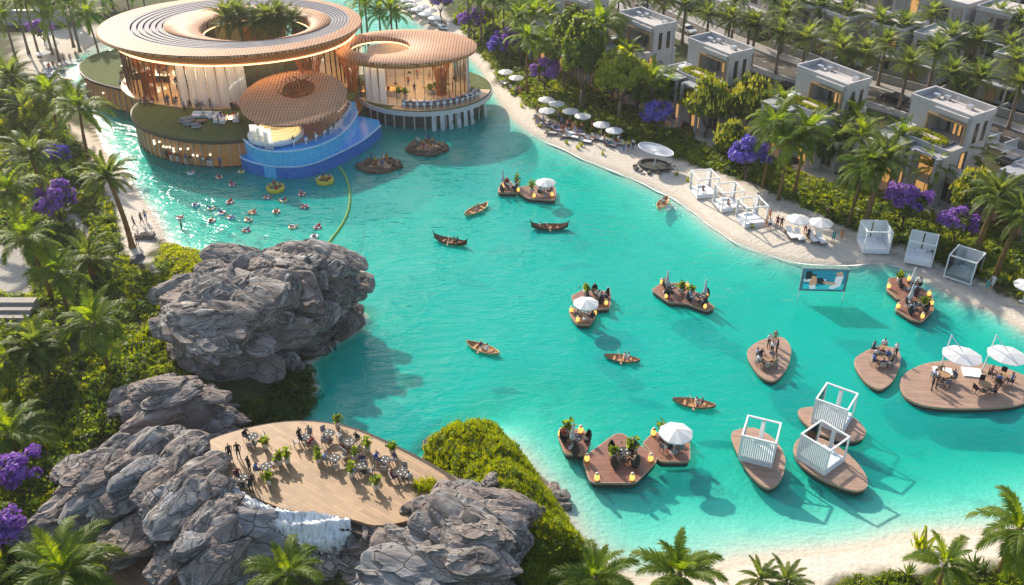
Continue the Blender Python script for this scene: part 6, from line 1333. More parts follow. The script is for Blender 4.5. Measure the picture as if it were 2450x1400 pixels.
for px, py, rz, sp, sc, seats, lab in ((1078, 582, -.38, GON, 1.05, (.55, .95), 'dark gondola with raised prow and two passengers in white'), (1315, 548, .0, GON, 1.1, (-1.2,), 'dark gondola with one rower by the beach floats'), (1140, 506, .85, CAN, 1.15, (-.3, .3), 'pale wooden canoe between gondolas and swim rope'), (1585, 490, 1.12, CAN, 1.0, (.0, .4), 'pale canoe splashing close to the sandy beach'),
      (1155, 838, -.55, CAN, 1.05, (-.2, .6), 'pale ribbed canoe drifting right of the cliff shadow'), (1488, 862, -.25, CAN, .95, (.3, .7), 'brown canoe with a wheel-like coil, passengers at one end'), (1660, 970, -.25, CAN, 1.05, (.2, .75), 'brown canoe with two passengers near the square parasol float')):
    q = D(px, py, .0); s2 = sp
    if lab.startswith('brown'): s2 = dict(sp); s2['parts'] = [(a, (lambda k: k)(b), c, d) for a, b, c, d in sp['parts']]
    o = inst(s2, (q.x, q.y, -.06), rz, sc, lab)
    if lab.startswith('brown'):
        for c in o.children:
            if c.name.split('.')[0] in ('hull', 'gunwale'): c.material_slots[0].link = 'OBJECT'; c.material_slots[0].material = mat('brown_boat_wood', (.26, .16, .11), .5)
    for k, s in enumerate(seats):
        x, y = q.x+s*sc*math.cos(rz), q.y+s*sc*math.sin(rz); person((x, y, -.12), rz+math.pi/2+math.pi*(k % 2), 'sit', R.choice(('white', 'white', 'khaki', 'navy')), R.choice(BOTS), 'in the '+lab.split(' with')[0].split(' splashing')[0].split(' drifting')[0].split(' between')[0], 'people in boats', 1.05)
    ob = newobj('oar', OAR, None, (q.x-.3*math.cos(rz), q.y-.3*math.sin(rz), .42), (0, 0, rz+.3), 1.0); tag(ob, 'wooden oar lying across '+lab, 'oar')
# ---------------------------------------------------------------- swim rings, rafts, buoy line, islets
def torus(R_, r_, n=20, k=8, mt=None, nm='ring', patches=None):
    m = MB()
    for i in range(n):
        for j in range(k):
            a, b = 2*math.pi*i/n, 2*math.pi*j/k; m.v.append(((R_+r_*math.cos(b))*math.cos(a), (R_+r_*math.cos(b))*math.sin(a), r_*math.sin(b)+r_*.6))
    for i in range(n):
        for j in range(k): m.f.append((i*k+j, ((i+1) % n)*k+j, ((i+1) % n)*k+(j+1) % k, i*k+(j+1) % k)); m.m.append((i//2) % 2 if patches else 0)
    return m.mesh(nm, mt, True)
RG = {c: torus(.42, .17, 20, 8, [mat('vinyl_'+c.replace(' ', '_'), k, .3, var=.05), mat('vinyl_white', (.8, .8, .8), .3, var=.05)], 'ring', True) for c, k in dict(red=(.6, .05, .03), yellow=(.75, .5, .04), orange=(.75, .22, .03), blue=(.06, .3, .6), white=(.75, .75, .75), green=(.1, .4, .1)).items()}
RSPOT = [(468, 492, 'blue'), (506, 500, 'yellow'), (550, 485, 'red'), (531, 511, 'white'), (552, 522, 'blue'), (506, 530, 'red'), (432, 523, 'white'), (604, 510, 'orange'), (594, 528, 'yellow'), (590, 553, 'red'), (700, 545, 'yellow'), (760, 545, 'red'), (640, 473, 'red'), (678, 481, 'yellow'), (722, 466, 'red'), (729, 496, 'red'), (661, 508, 'orange'), (578, 411, 'yellow'), (556, 443, 'red'), (525, 425, 'orange'), (457, 415, 'white'), (752, 568, 'white')]
for px, py, c in RSPOT:
    q = D(px, py, 0); rz = R.uniform(0, 6.28); tag(newobj('swim_ring', RG[c], None, (q.x, q.y, -.02), (0, 0, rz), 1.0), f'{c} and white inflatable swim ring in the bathing water', 'swim ring', f'{c} swim rings')
    person((q.x, q.y, -.22), rz, 'lie', R.choice(SWT), R.choice(SWB), f'in a {c} swim ring', 'bathers in swim rings', 1.0)
for px, py, inner, lab in ((660, 455, 'water', 'big round yellow inflatable raft with blue centre'), (778, 436, 'dark', 'big round yellow inflatable raft with dark centre near the swim rope')):
    q = D(px, py, 0); t = thing('inflatable_raft', lab, 'raft', (q.x, q.y, 0)); newobj('ring', torus(1.0, .34, 24, 8, mat('raft_yellow', (.70, .55, .06), .35, var=.1), 'ring'), t)
    MB().lathe([(.0, .12), (.85, .12), (.85, .06)], 20).obj('floor', MOS1 if inner == 'water' else mat('raft_floor', (.12, .08, .05), .6), t)
    for k in range(8): a = k*.785; MB().lathe([(.0, -.1), (.22, 0), (.26, .25), (.16, .45), (0, .5)], 8).obj('seat_pad', MATS['raft_yellow'], t, True).location = (1.15*math.cos(a), 1.15*math.sin(a), .25)
    for k in range(4): a = k*1.57+.4; person((q.x+.8*math.cos(a), q.y+.8*math.sin(a), .12), a-math.pi/2, 'sit', R.choice(SWT), R.choice(SWB), 'on a big yellow raft', 'people on yellow rafts', .95)
ROCKB = rock_material('brown_islet_rock', (.10, .065, .045), (.34, .24, .16), (.22, .14, .09)); STONESB = [stone_mesh(s_+80, ROCKB) for s_ in range(8)]
rope = open_smooth([G(x, y, 0) for x, y in ((814, 403), (826, 420), (835, 445), (838, 475), (834, 505), (824, 530), (808, 555), (794, 572), (784, 588))], 3)
bl = thing('buoy_line', 'curving line of small green buoys closing off the bathing area', 'buoy line', (rope[0][0], rope[0][1], 0)); bm_ = MB().lathe([(.0, -.16), (.13, -.1), (.18, .03), (.12, .16), (0, .19)], 8).mesh('buoy', mat('green_buoy', (.28, .50, .12), .4), True)
MB().tube([(p[0]-rope[0][0], p[1]-rope[0][1], .03) for p in rope], .03, 5).obj('rope', mat('rope', (.4, .42, .3), .8), bl)
for i in range(58): (x, y), a = along(rope, i/57); newobj('buoy', bm_, bl, (x-rope[0][0], y-rope[0][1], .04), None, 1.15)
for px, py, rx_, ry_, lab in ((908, 400, 46, 22, 'rocky islet with bathers near the swim rope'), (1024, 358, 50, 22, 'rocky islet with bathers below the round pavilion')):
    c = D(px, py, 0); t = thing('rock_islet', lab, 'islet', (c.x, c.y, 0)); MB().lathe([(1.9, -1.5), (1.7, .32), (0, .36)], 24, sx=1.15, sy=1.0).obj('pool_floor', mat('tan_islet', (.38, .26, .16), .7, var=.3, scale=2), t)
    for k in range(26):
        a = k*2.4; s = R.uniform(.45, 1.2); rr_ = R.uniform(1.7, 3.0); newobj('stone', STONESB[k % 8], t, (rr_*1.1*math.cos(a), rr_*.85*math.sin(a), R.uniform(-.05, .35)), (R.uniform(-.3, .3), R.uniform(-.3, .3), a+1.57), (s*1.1, s*.8, s*.8))
    for k in range(9):
        a = R.uniform(0, 6.28); rr = R.uniform(.5, 1.5); person((c.x+rr*math.cos(a), c.y+rr*.8*math.sin(a), .36), R.uniform(0, 6.28), R.choice(('stand', 'sit', 'wave', 'stand')), R.choice(SWT), R.choice(SWB), 'on the '+lab.split(' with')[0]+(' near the rope' if px < 950 else ' below the pavilion'), 'bathers on rocky islets', 1.05)
# ---------------------------------------------------------------- screen standing in the lake
q = D(1962, 716, 0); scn = thing('lake_screen', 'large video screen on two poles standing in the lake by the beach', 'screen', (q.x, q.y, 0), -.05)
M1(bxs([(-2.75, 2.75, -.1, .1, .0, 3.1)]), 'x', WHITE)
for nm, bxl, mt in (('frame', (-2.75, 2.75, -.08, .08, 1.2, 4.3), mat('screen_frame', (.16, .24, .28), .5)), ('display', (-2.42, 2.42, -.115, -.085, 1.45, 4.05), mat('display_blue', (.01, .10, .16), .3, var=.3, scale=.6, emit=(.01, .16, .24), estr=.6))):
    M_ = MB(); M_.b(*bxl); M_.obj(nm, mt, scn)
for x in (-2.7, 2.7): MB().tube([(x, 0, -3.4), (x, 0, 4.35)], .06, 8).obj('pole', WHITE, scn)
def flat(pts, mt, k): m = MB(); m.v = [(x, -.118-.004*k, z) for x, z in pts]; m.f = [tuple(range(len(pts)))]; m.m = [0]; m.obj('screen_picture', mt, scn)
ew = mat('pic_white', (.6, .6, .62), .5, var=.1, emit=(.6, .6, .62), estr=.35); es = mat('pic_skin', (.5, .26, .17), .5, var=.15, emit=(.5, .26, .17), estr=.35); ek = mat('pic_dark', (.02, .02, .025), .5); et = mat('pic_teal', (.02, .35, .38), .5, emit=(.02, .35, .38), estr=.5)
flat([(-2.4, 1.47), (2.4, 1.47), (2.4, 2.3), (.4, 2.2), (-.6, 1.9), (-2.4, 2.2)], et, 0); flat([(-2.3, 3.9), (-1.6, 4.0), (-1.4, 3.1), (-2.2, 2.6)], ek, 1); flat([(-2.4, 2.9), (.2, 2.9), (.2, 2.6), (-2.4, 2.5)], ew, 1)
flat([(-1.5, 3.3), (-1.2, 3.5), (-1.0, 3.3), (-.8, 2.5), (-1.0, 1.6), (-1.6, 1.6), (-1.7, 2.4)], es, 2); flat([(-1.7, 2.0), (-1.0, 2.1), (-.8, 1.55), (-1.5, 1.5)], ew, 3); flat([(1.2, 3.8), (1.9, 4.0), (2.2, 3.5), (1.5, 3.3)], es, 2); flat([(1.3, 3.3), (2.2, 3.4), (2.0, 2.0), (1.2, 1.55), (.6, 1.7), (1.2, 2.3)], ew, 3); flat([(-.3, 2.5), (.6, 2.6), (1.5, 2.4), (1.3, 2.15), (.3, 2.2)], es, 4); flat([(-1.5, 3.55), (-1.1, 3.6), (-.95, 3.35), (-1.4, 3.3)], ek, 4)
flat([(-.9, 3.0), (-.3, 3.1), (.3, 2.4), (0, 2.2), (-.8, 2.3)], ek, 2)
# ---------------------------------------------------------------- beach
def on(px, py): q = P(px, py); return (q.x, q.y, q.z+.01)
for px, py in ((1306, 266), (1331, 276), (1308, 293), (1364, 294), (1393, 306), (1438, 327), (1468, 341)): inst(PARASOL, on(px, py), R.uniform(0, 1), 1.0, 'white parasol in the crowded row on the sandy beach', 'parasols on the crowded beach')
for px, py in ((1210, 198), (1235, 212)): inst(PARASOL, on(px, py), R.uniform(0, 1), .98, 'white parasol on the quiet sand near the round pavilion', 'parasols near the pavilion')
for px, py in ((1904, 562), (1957, 570)): inst(PARASOL, on(px, py), R.uniform(0, 1), 1.12, 'white parasol over loungers between the cabana rows', 'parasols between the cabanas')
inst(PARASOL, on(2446, 722), .2, 1.1, 'white parasol at the far right end of the beach path')
for px, py, rz in ((1296, 300, 1.2), (1310, 306, 1.2), (1325, 302, 1.2), (1318, 322, 1.3), (1332, 314, 1.2), (1347, 312, 1.2), (1364, 322, 1.2), (1372, 332, 1.1), (1384, 324, 1.2), (1386, 316, 1.2), (1400, 342, 1.1), (1412, 336, 1.2), (1428, 333, 1.2), (1440, 338, 1.1), (1460, 350, 1.0), (1474, 346, 1.2), (1350, 330, 1.3), (1290, 288, 1.2)):
    inst(BED[R.random() < .5], on(px, py), rz, 1.05, 'cushioned sun lounger in the crowded beach row', 'loungers on the crowded beach')
    if R.random() < .6: q = on(px, py); person(q, rz, 'lie', R.choice(SWT), R.choice(SWB), 'on a lounger on the crowded beach', 'sunbathers on the crowded beach', 1.05)
for px, py in ((1208, 204), (1222, 208), (1230, 216), (1242, 222)): inst(BED[0], on(px, py), 1.1, 1.05, 'white sun lounger on the quiet sand near the pavilion', 'loungers near the pavilion')
for px, py in ((1891, 566), (1910, 570), (1942, 574), (1962, 578)): inst(BED[0], on(px, py), .15, 1.2, 'white sun lounger between the two cabana rows', 'loungers between the cabanas')
for k, (px, py, pose) in enumerate(((1244, 228, 'walk'), (1286, 278, 'stand'), (1300, 292, 'wave'), (1335, 286, 'stand'), (1338, 292, 'talk'), (1327, 316, 'walk'), (1347, 324, 'walk'), (1361, 308, 'stand'), (1356, 312, 'talk'), (1376, 312, 'stand'), (1391, 318, 'walk'), (1385, 345, 'stand'), (1416, 314, 'walk'), (1423, 346, 'walk'), (1446, 346, 'stand'), (1478, 348, 'wave'), (1492, 362, 'stand'), (1503, 362, 'walk'), (1514, 358, 'stand'), (1370, 318, 'stand'), (1344, 306, 'walk'))):
    person(on(px, py), R.uniform(0, 6.28), pose, R.choice(SWT), R.choice(SWB), 'among the crowd by the beach parasols', 'beach crowd', 1.1)
for px, py, pose, t, b in ((1831, 546, 'walk', 'bare', 'orange'), (1840, 552, 'walk', 'white', 'navy'), (1858, 545, 'stand', 'maroon', 'maroon'), (1868, 548, 'stand', 'black', 'maroon'), (1840, 528, 'stand', 'pink', 'orange'), (1992, 582, 'wave', 'teal', 'teal'), (2012, 575, 'walk', 'bare', 'orange'), (1976, 522, 'walk', 'bare', 'black'), (1925, 560, 'stand', 'white', 'red'), (1932, 575, 'stand', 'black', 'black'), (2358, 700, 'wave', 'teal', 'teal'), (2372, 690, 'walk', 'white', 'white')):
    person(on(px, py), R.uniform(0, 6.28), pose, t, b, 'on the sand by the cabanas and path', 'strollers on the sand', 1.12)
for px, py, pose in ((322, 545, 'walk'), (340, 537, 'walk'), (350, 530, 'walk'), (330, 588, 'stand'), (436, 552, 'wave')):
    person(on(px, py) if px < 400 else tuple(D(px, py, -.35)), R.uniform(0, 6.28), pose, 'bare', R.choice(SWB), 'by the left sand beach', 'bathers by the left beach', 1.1)
for px, py, rz, k, l in ((1682, 462, .37, 'open', 'white open cabana with a couple, first of three along the sand'), (1740, 494, .37, 'open', 'white open cabana with a seated person, middle of three along the sand'), (1795, 530, .37, 'open', 'white open cabana with empty mattress, last of three along the sand'),
     (2087, 592, .1, 'panel', 'white cabana with closed back panels beside a leaning palm'), (2198, 620, -.3, 'panel', 'white cabana with back panels beside purple flowering trees'), (2300, 660, -.55, 'glass', 'white cabana with clear glass sides beside the path')):
    inst(CAB[k], on(px, py), rz-.15, 1.06 if px < 2000 else 1.12, l)
for px, py, z in ((1682, 458, 1.2), (1742, 492, 1.2)):
    q = D(px, py, z); person((q.x, q.y, .95), .4, 'sit', 'bare', 'black', 'on the mattress of a white beach cabana', 'people in beach cabanas', 1.0)
# shell canopy over a sunken dark lounge
q = P(1566, 398); sc_ = thing('shell_canopy', 'big tilted oval white shell canopy over a dark round lounge on the sand', 'canopy', (q.x, q.y, q.z), -.6)
m = MB(); n = 40
for i in range(5):
    t = i/4
    for k in range(n): a = 2*math.pi*k/n; m.v.append((4.3*t*math.cos(a), 2.6*t*math.sin(a), 3.3+.55*t*t+.28*t*math.cos(a)*-1.2))
for i in range(4):
    for k in range(n): m.f.append((i*n+k, (i+1)*n+k, (i+1)*n+(k+1) % n, i*n+(k+1) % n)); m.m.append(0)
o = m.obj('shell', mat('pearl_shell', (.58, .60, .64), .3, var=.12, scale=1), sc_, True)
m = MB()
for k in range(24):
    a = 2*math.pi*k/24; m.tube([(4.3*t*math.cos(a), 2.6*t*math.sin(a), 3.36+.55*t*t+.28*t*math.cos(a)*-1.2) for t in (.08, .4, .7, 1.0)], .05, 5)
m.tube([(4.3*math.cos(a*.157), 2.6*math.sin(a*.157), 3.9-.336*math.cos(a*.157)) for a in range(41)], .09, 6); m.obj('ribs', WHITE, sc_)
MB().tube([(0, 0, 0), (0, 0, 3.35)], [.16, .1], 8).obj('stem', WHITE, sc_); MB().lathe([(3.6, 0), (3.6, .5), (3.1, .55), (3.0, .12), (0, .12)], 36, sx=1.1, sy=.8).obj('lounge_ring', mat('dark_lounge', (.035, .04, .035), .7), sc_)
for k in range(13):
    a = 2*math.pi*k/13; o_ = tuple(G(1568, 400, .9)); ss = R.uniform(.4, .7); tag(newobj('boulder', STONES[k], None, (q.x+3.0*math.cos(a), q.y+2.1*math.sin(a)-.3, q.z), (0, .2, a), ss*.7), 'small brown stone in the ring round the shell canopy lounge', 'boulder', 'stones round the shell canopy')
sc_.scale = (.66, .66, .72)
# far beaches behind the pavilions
for px, py in ((968, 22), (984, 34), (1000, 44), (1018, 56), (978, 10), (1040, 66), (1014, 38), (960, 8), (1032, 48), (995, 22)):
    inst(PARASOL, on(px, py), 0, 1.0, 'white parasol on the far beach behind the round pavilion', 'parasols on the far beach')
for k in range(34):
    px, py = R.uniform(955, 1060), 0; py = (px-955)*.62+R.uniform(-8, 12); inst(BED[k % 2], on(px, py), R.uniform(.9, 1.4), 1.05, 'sun lounger on the far beach behind the round pavilion', 'loungers on the far beach')
    if k % 3 == 0: person(on(px+6, py), R.uniform(0, 6), 'stand', R.choice(SWT), R.choice(SWB), 'on the far beach behind the pavilion', 'people on the far beach', 1.1)
for px, py in ((130, 128), (110, 152)): inst(PARASOL, on(px, py), 0, 1.0, 'white parasol on the small beach left of the large hall', 'parasols left of the hall')
for k in range(26):
    px = R.uniform(95, 185); py = 195-(px-95)*.55+R.uniform(-8, 8); inst(BED[k % 2], on(px, py), R.uniform(1.5, 2.2), 1.0, 'sun lounger on the small beach left of the large hall', 'loungers left of the hall')
    if k % 4 == 0: person(on(px, py-5), R.uniform(0, 6), 'stand', R.choice(SWT), R.choice(SWB), 'on the small beach left of the hall', 'people left of the hall', 1.1)
# foam line along the sand
def foam_line(pts, seed, w=.5):
    r = random.Random(seed); p = open_smooth([G(x, y, 0) for x, y in pts], 3); m = MB(); n = len(p)*3
    for i in range(n+1):
        (x, y), a = along(p, min(i/n, .9999)); ww = w*(.05+max(0, .35+.8*mnoise.noise(Vector((x*.35, y*.35, seed))))); off = .35*mnoise.noise(Vector((x*.25, y*.25, 9))); nx_, ny_ = -math.sin(a), math.cos(a)
        m.v += [(x+nx_*(off-ww/2), y+ny_*(off-ww/2), .035), (x+nx_*(off+ww/2), y+ny_*(off+ww/2), .035)]
    for i in range(n): m.f.append((2*i, 2*i+1, 2*i+3, 2*i+2)); m.m.append(0)
    return m
fm = foam_line([(2180, 648), (2130, 632), (2060, 634), (1990, 637), (1900, 629), (1830, 609), (1750, 577), (1700, 544), (1640, 494), (1570, 454), (1480, 414), (1400, 384), (1340, 356), (1270, 322)], 1, .42)
ob = fm.obj('shore_foam', mat('foam', (.80, .79, .76), .6, var=.1)); tag(ob, 'thin broken line of white foam along the sandy shore', 'foam', None, 'stuff')
# splash by the canoe
sp = MB(); r = random.Random(4)
for k in range(120): q = D(1590+r.gauss(0, 12), 496+r.gauss(0, 5), .02); s = r.uniform(.05, .16); sp.lathe([(s, 0), (s*.7, .05), (0, .08)], 5, c=(q.x, q.y, .01))
tag(sp.obj('splash', MATS['foam']), 'white splash in the water around the canoe near the beach', 'splash', None, 'stuff')
# small plants on the sand
for k, (px, py) in enumerate(((1248, 256), (1292, 305), (1310, 318), (1356, 344), (1382, 356), (1442, 370), (1618, 420), (1646, 434), (1760, 506), (1800, 546), (1390, 350), (2208, 1312))):
    V, F = TUFT[k % 4]; s = 1.0 if px != 2208 else 2.6; o = newobj('beach_plant', np_mesh('beach_plant', V*s, F, LEAFY), None, on(px, py)); tag(o, 'tall lone yellow-green sapling on the pale lower beach' if px == 2208 else 'small green tuft growing in the beach sand', 'plant', None if px == 2208 else 'tufts on the sand')
# ---------------------------------------------------------------- timber terrace dining
TZ = 4.0
for k, (px, py, n, pp) in enumerate(((607, 1060, 3, (1,)), (733, 1062, 3, (0, 2)), (789, 1052, 3, (1,)), (640, 1132, 3, (0,)), (838, 1074, 4, (0, 2)), (803, 1112, 3, (2,)), (868, 1130, 3, (1, 2)), (922, 1116, 3, (1, 0)), (962, 1146, 3, (1, 2)), (583, 1160, 2, (0,)))):
    diningset(px, py, TZ, CH_W, TABLE, n, 'on the sunlit timber terrace', 'terrace dining', pp, 1.08, .8, rot=.5+k*.9, tlab='round black table with plates on the sunlit timber terrace')
for px, py, s in ((636, 1075, 1.1), (670, 1112, 1.2), (688, 1108, 1.2), (645, 1160, 1.2), (760, 1095, 1.0), (808, 1022, 1.2), (880, 1082, 1.2), (850, 1100, 1.1), (842, 1142, 1.3), (940, 1088, 1.1), (900, 1172, 1.2), (762, 1108, 1.0)):
    q = D(px, py, TZ); inst(R.choice(PLANT[:2]), (q.x, q.y, TZ), R.uniform(0, 6), s*1.05, 'bushy plant in white pot on the timber terrace', 'potted plants on the terrace')
for px, py, pose, rz in ((552, 1100, 'walk', .5), (572, 1096, 'stand', 0), (598, 1130, 'stand', 2.5), (607, 1170, 'talk', 1), (602, 1178, 'stand', .3), (719, 1060, 'stand', 1)):
    q = D(px, py, TZ); person((q.x, q.y, TZ), rz, pose, 'black', 'black', 'on the timber terrace', 'people standing on the terrace', 1.12)
# ---------------------------------------------------------------- people and furniture in the pavilions
ZF_ = 4.61
for k in range(30):
    px = R.uniform(335, 590); py = 251+(px-335)*.03+R.gauss(0, 4); q = D(px, py, 4.52); ps = R.choice(('stand', 'sit', 'sit', 'talk', 'stand'))
    if ps == 'sit': inst(CH_G, (q.x, q.y, 4.5), (a := R.uniform(0, 6.28)), 1.1, 'dark chair in the crowd at the lawn edge', 'chairs at the lawn edge'); person((q.x, q.y, 4.5), a, 'sit', R.choice(TOPS), R.choice(BOTS), 'in the crowd at the lawn edge', 'crowd at the lawn edge', 1.1)
    else: person((q.x, q.y, 4.5), R.uniform(0, 6.28), ps, R.choice(TOPS), R.choice(BOTS), 'in the crowd at the lawn edge', 'crowd at the lawn edge', 1.1)
sofa = S('sofa', 'sofa', [('seat', M1(bxs([(-.9, .9, -.4, .4, .12, .45)]), 'seat', CLOTH), None, None), ('backrest', M1(bxs([(-.9, .9, .25, .42, .45, .82)]), 'backrest', CLOTH), None, None), ('armrest', M1(bxs([(-1.0, -.9, -.4, .42, .1, .62)]), 'armrest', CLOTH), None, None), ('armrest', M1(bxs([(.9, 1.0, -.4, .42, .1, .62)]), 'armrest', CLOTH), None, None)])
for px, py, rz in ((478, 281, 0), (498, 281, 0), (522, 290, 1.6), (536, 292, -1.6), (565, 288, -1.4), (516, 283, .2)): q = D(px, py, 4.5); inst(sofa, (q.x, q.y, 4.5), rz, 1.1, 'white sofa in the lounge group on the terrace lawn', 'sofas on the lawn')
pf_ = S('pouf', 'pouf', [('cushion', MB().lathe([(.3, 0), (.52, .12), (.55, .35), (.4, .55), (0, .6)], 14).mesh('cushion', mat('grey_pouf', (.20, .20, .22), .9), True), None, None), ('seam', MB().lathe([(.555, .22), (.565, .25), (.555, .28)], 14).mesh('seam', WHITE), None, None)])
for px, py in ((450, 300), (470, 306), (440, 293), (455, 290)): q = D(px, py, 4.5); inst(pf_, (q.x, q.y, 4.5), 0, 1.3, 'round grey pouf seat on the terrace lawn', 'poufs on the lawn')
tb = S('coffee_table', 'table', [('table_top', MB().lathe([(.6, .3), (.62, .36), (0, .37)], 18, sx=1.4).mesh('table_top', mat('walnut', (.2, .12, .08), .5), True), None, None), ('leg', MB().tube([(0, 0, 0), (0, 0, .3)], .12, 8).mesh('leg', DARKW), None, None)])
q = D(482, 294, 4.5); inst(tb, (q.x, q.y, 4.5), 0, 1.1, 'oval brown coffee table on the terrace lawn')
fp = S('fire_pit', 'fire pit', [('bowl', MB().lathe([(.3, 0), (.5, .3), (.45, .3), (.3, .15)], 14).mesh('bowl', DARKW, True), None, None), ('flame', MB().lathe([(.25, .2), (.3, .35), (.1, .6), (0, .7)], 10).mesh('flame', GLOW, True), None, None)])
q = D(552, 288, 4.5); inst(fp, (q.x, q.y, 4.5), 0, 1.1, 'small glowing fire pit between white sofas on the lawn')
for px, py, ps in ((490, 276, 'stand'), (512, 282, 'talk'), (530, 284, 'sit'), (540, 288, 'sit'), (560, 284, 'sit'), (568, 292, 'sit'), (524, 300, 'stand'), (443, 268, 'stand')): q = D(px, py, 4.5); person((q.x, q.y, 4.5), R.uniform(0, 6), ps, R.choice(TOPS), R.choice(BOTS), 'in the lounge group on the terrace lawn', 'people on the terrace lawn', 1.1)
piano = S('grand_piano', 'piano', [('body', MB().prism([(-.8, -.75), (.8, -.75), (.8, .1), (.45, .55), (.2, 1.2), (-.4, 1.3), (-.8, .9)], .65, 1.0).mesh('body', mat('gloss_black', (.01, .01, .012), .1)), None, None), ('lid', MB().prism([(-.8, -.4), (.8, -.3), (.45, .55), (.2, 1.2), (-.4, 1.3), (-.8, .9)], 0, .04).mesh('lid', MATS['gloss_black']), ((-.3, 0, 1.25), (0, -.5, 0)), None), ('keyboard', M1(bxs([(-.75, .75, -1.0, -.75, .72, .8)]), 'keyboard', WHITE), None, None)]+[('leg', MB().tube([(x, y, 0), (x, y, .66)], .06, 8).mesh('leg', MATS['gloss_black']), None, None) for x, y in ((-.65, -.6), (.65, -.6), (-.2, 1.0))])
q = D(440, 208, ZF_); inst(piano, (q.x, q.y, ZF_), .1, 1.5, 'black grand piano with raised lid on the hall floor')
ctr = mat('dark_counter', (.05, .04, .035), .4)
for px, py, w, rz, mt, l in ((345, 188, 3.2, .3, ctr, 'long dark curved counter inside the hall left of the piano'), (385, 196, 2.6, -.1, ctr, 'dark counter with white lamps inside the hall'), (395, 158, 3.4, 0, WHITE, 'long white bar counter at the back of the hall'), (425, 156, 3.0, .1, WHITE, 'white counter with a lamp at the back of the hall'), (315, 170, 2.5, .8, ctr, 'short dark counter at the left end of the hall')):
    q = D(px, py, ZF_); o = S('bar_counter', 'counter', [('counter_base', M1(bxs([(-w/2, w/2, -.3, .3, 0, 1.0)]), 'counter_base', mt), None, None), ('counter_top', M1(bxs([(-w/2-.1, w/2+.1, -.4, .4, 1.0, 1.07)]), 'counter_top', WHITE if mt is ctr else CLOTH), None, None)]); inst(o, (q.x, q.y, ZF_), rz, 1.2, l)
for k in range(34):
    px = R.uniform(290, 470); py = R.uniform(160, 215); q = D(px, py, ZF_); person((q.x, q.y, ZF_), R.uniform(0, 6), R.choice(('stand', 'talk', 'stand', 'walk')), R.choice(TOPS), R.choice(BOTS), 'inside the glazed hall', 'people inside the hall', 1.1)
for k in range(20):
    px = R.uniform(850, 1110); py = R.uniform(185, 232); q = D(px, py, 3.53)
    if ((q.x-CE[0])/9)**2+((q.y-CE[1])/7.2)**2 < 1: person((q.x, q.y, 3.53), R.uniform(0, 6), R.choice(('stand', 'talk', 'walk')), R.choice(TOPS), R.choice(BOTS), 'inside the round pavilion', 'people inside the round pavilion', 1.1)
for px, py in ((955, 234), (970, 236), (1045, 222), (1065, 218), (880, 230), (1030, 226), (858, 216), (1055, 222)): q = D(px, py, 3.53); inst(PLANT[0], (q.x, q.y, 3.53), 0, 1.6, 'round potted shrub along the edge of the round pavilion floor', 'potted shrubs in the pavilion')
for k in range(14):
    px = 395+k*11; q = D(px, 378+R.uniform(-2, 3), .3); i = min(range(len(PL)), key=lambda j: math.hypot(PL[j][0]-q.x, PL[j][1]-q.y)); a = shrink(PL, .22)[i]
    person((a[0]+R.uniform(-.3, .3), a[1], .12), R.uniform(2.5, 3.8), 'stand', R.choice(TOPS), R.choice(BOTS), 'on the ledge below the terrace lawn', 'people on the lower ledge', 1.05)
MB().prism(shrink(PL, .3), -2.4, .1).obj('ledge', mat('dark_slab_edge', (.07, .05, .04), .6)); tag(bpy.data.objects['ledge'], 'low pale ledge at the waterline under the terrace', 'ledge')
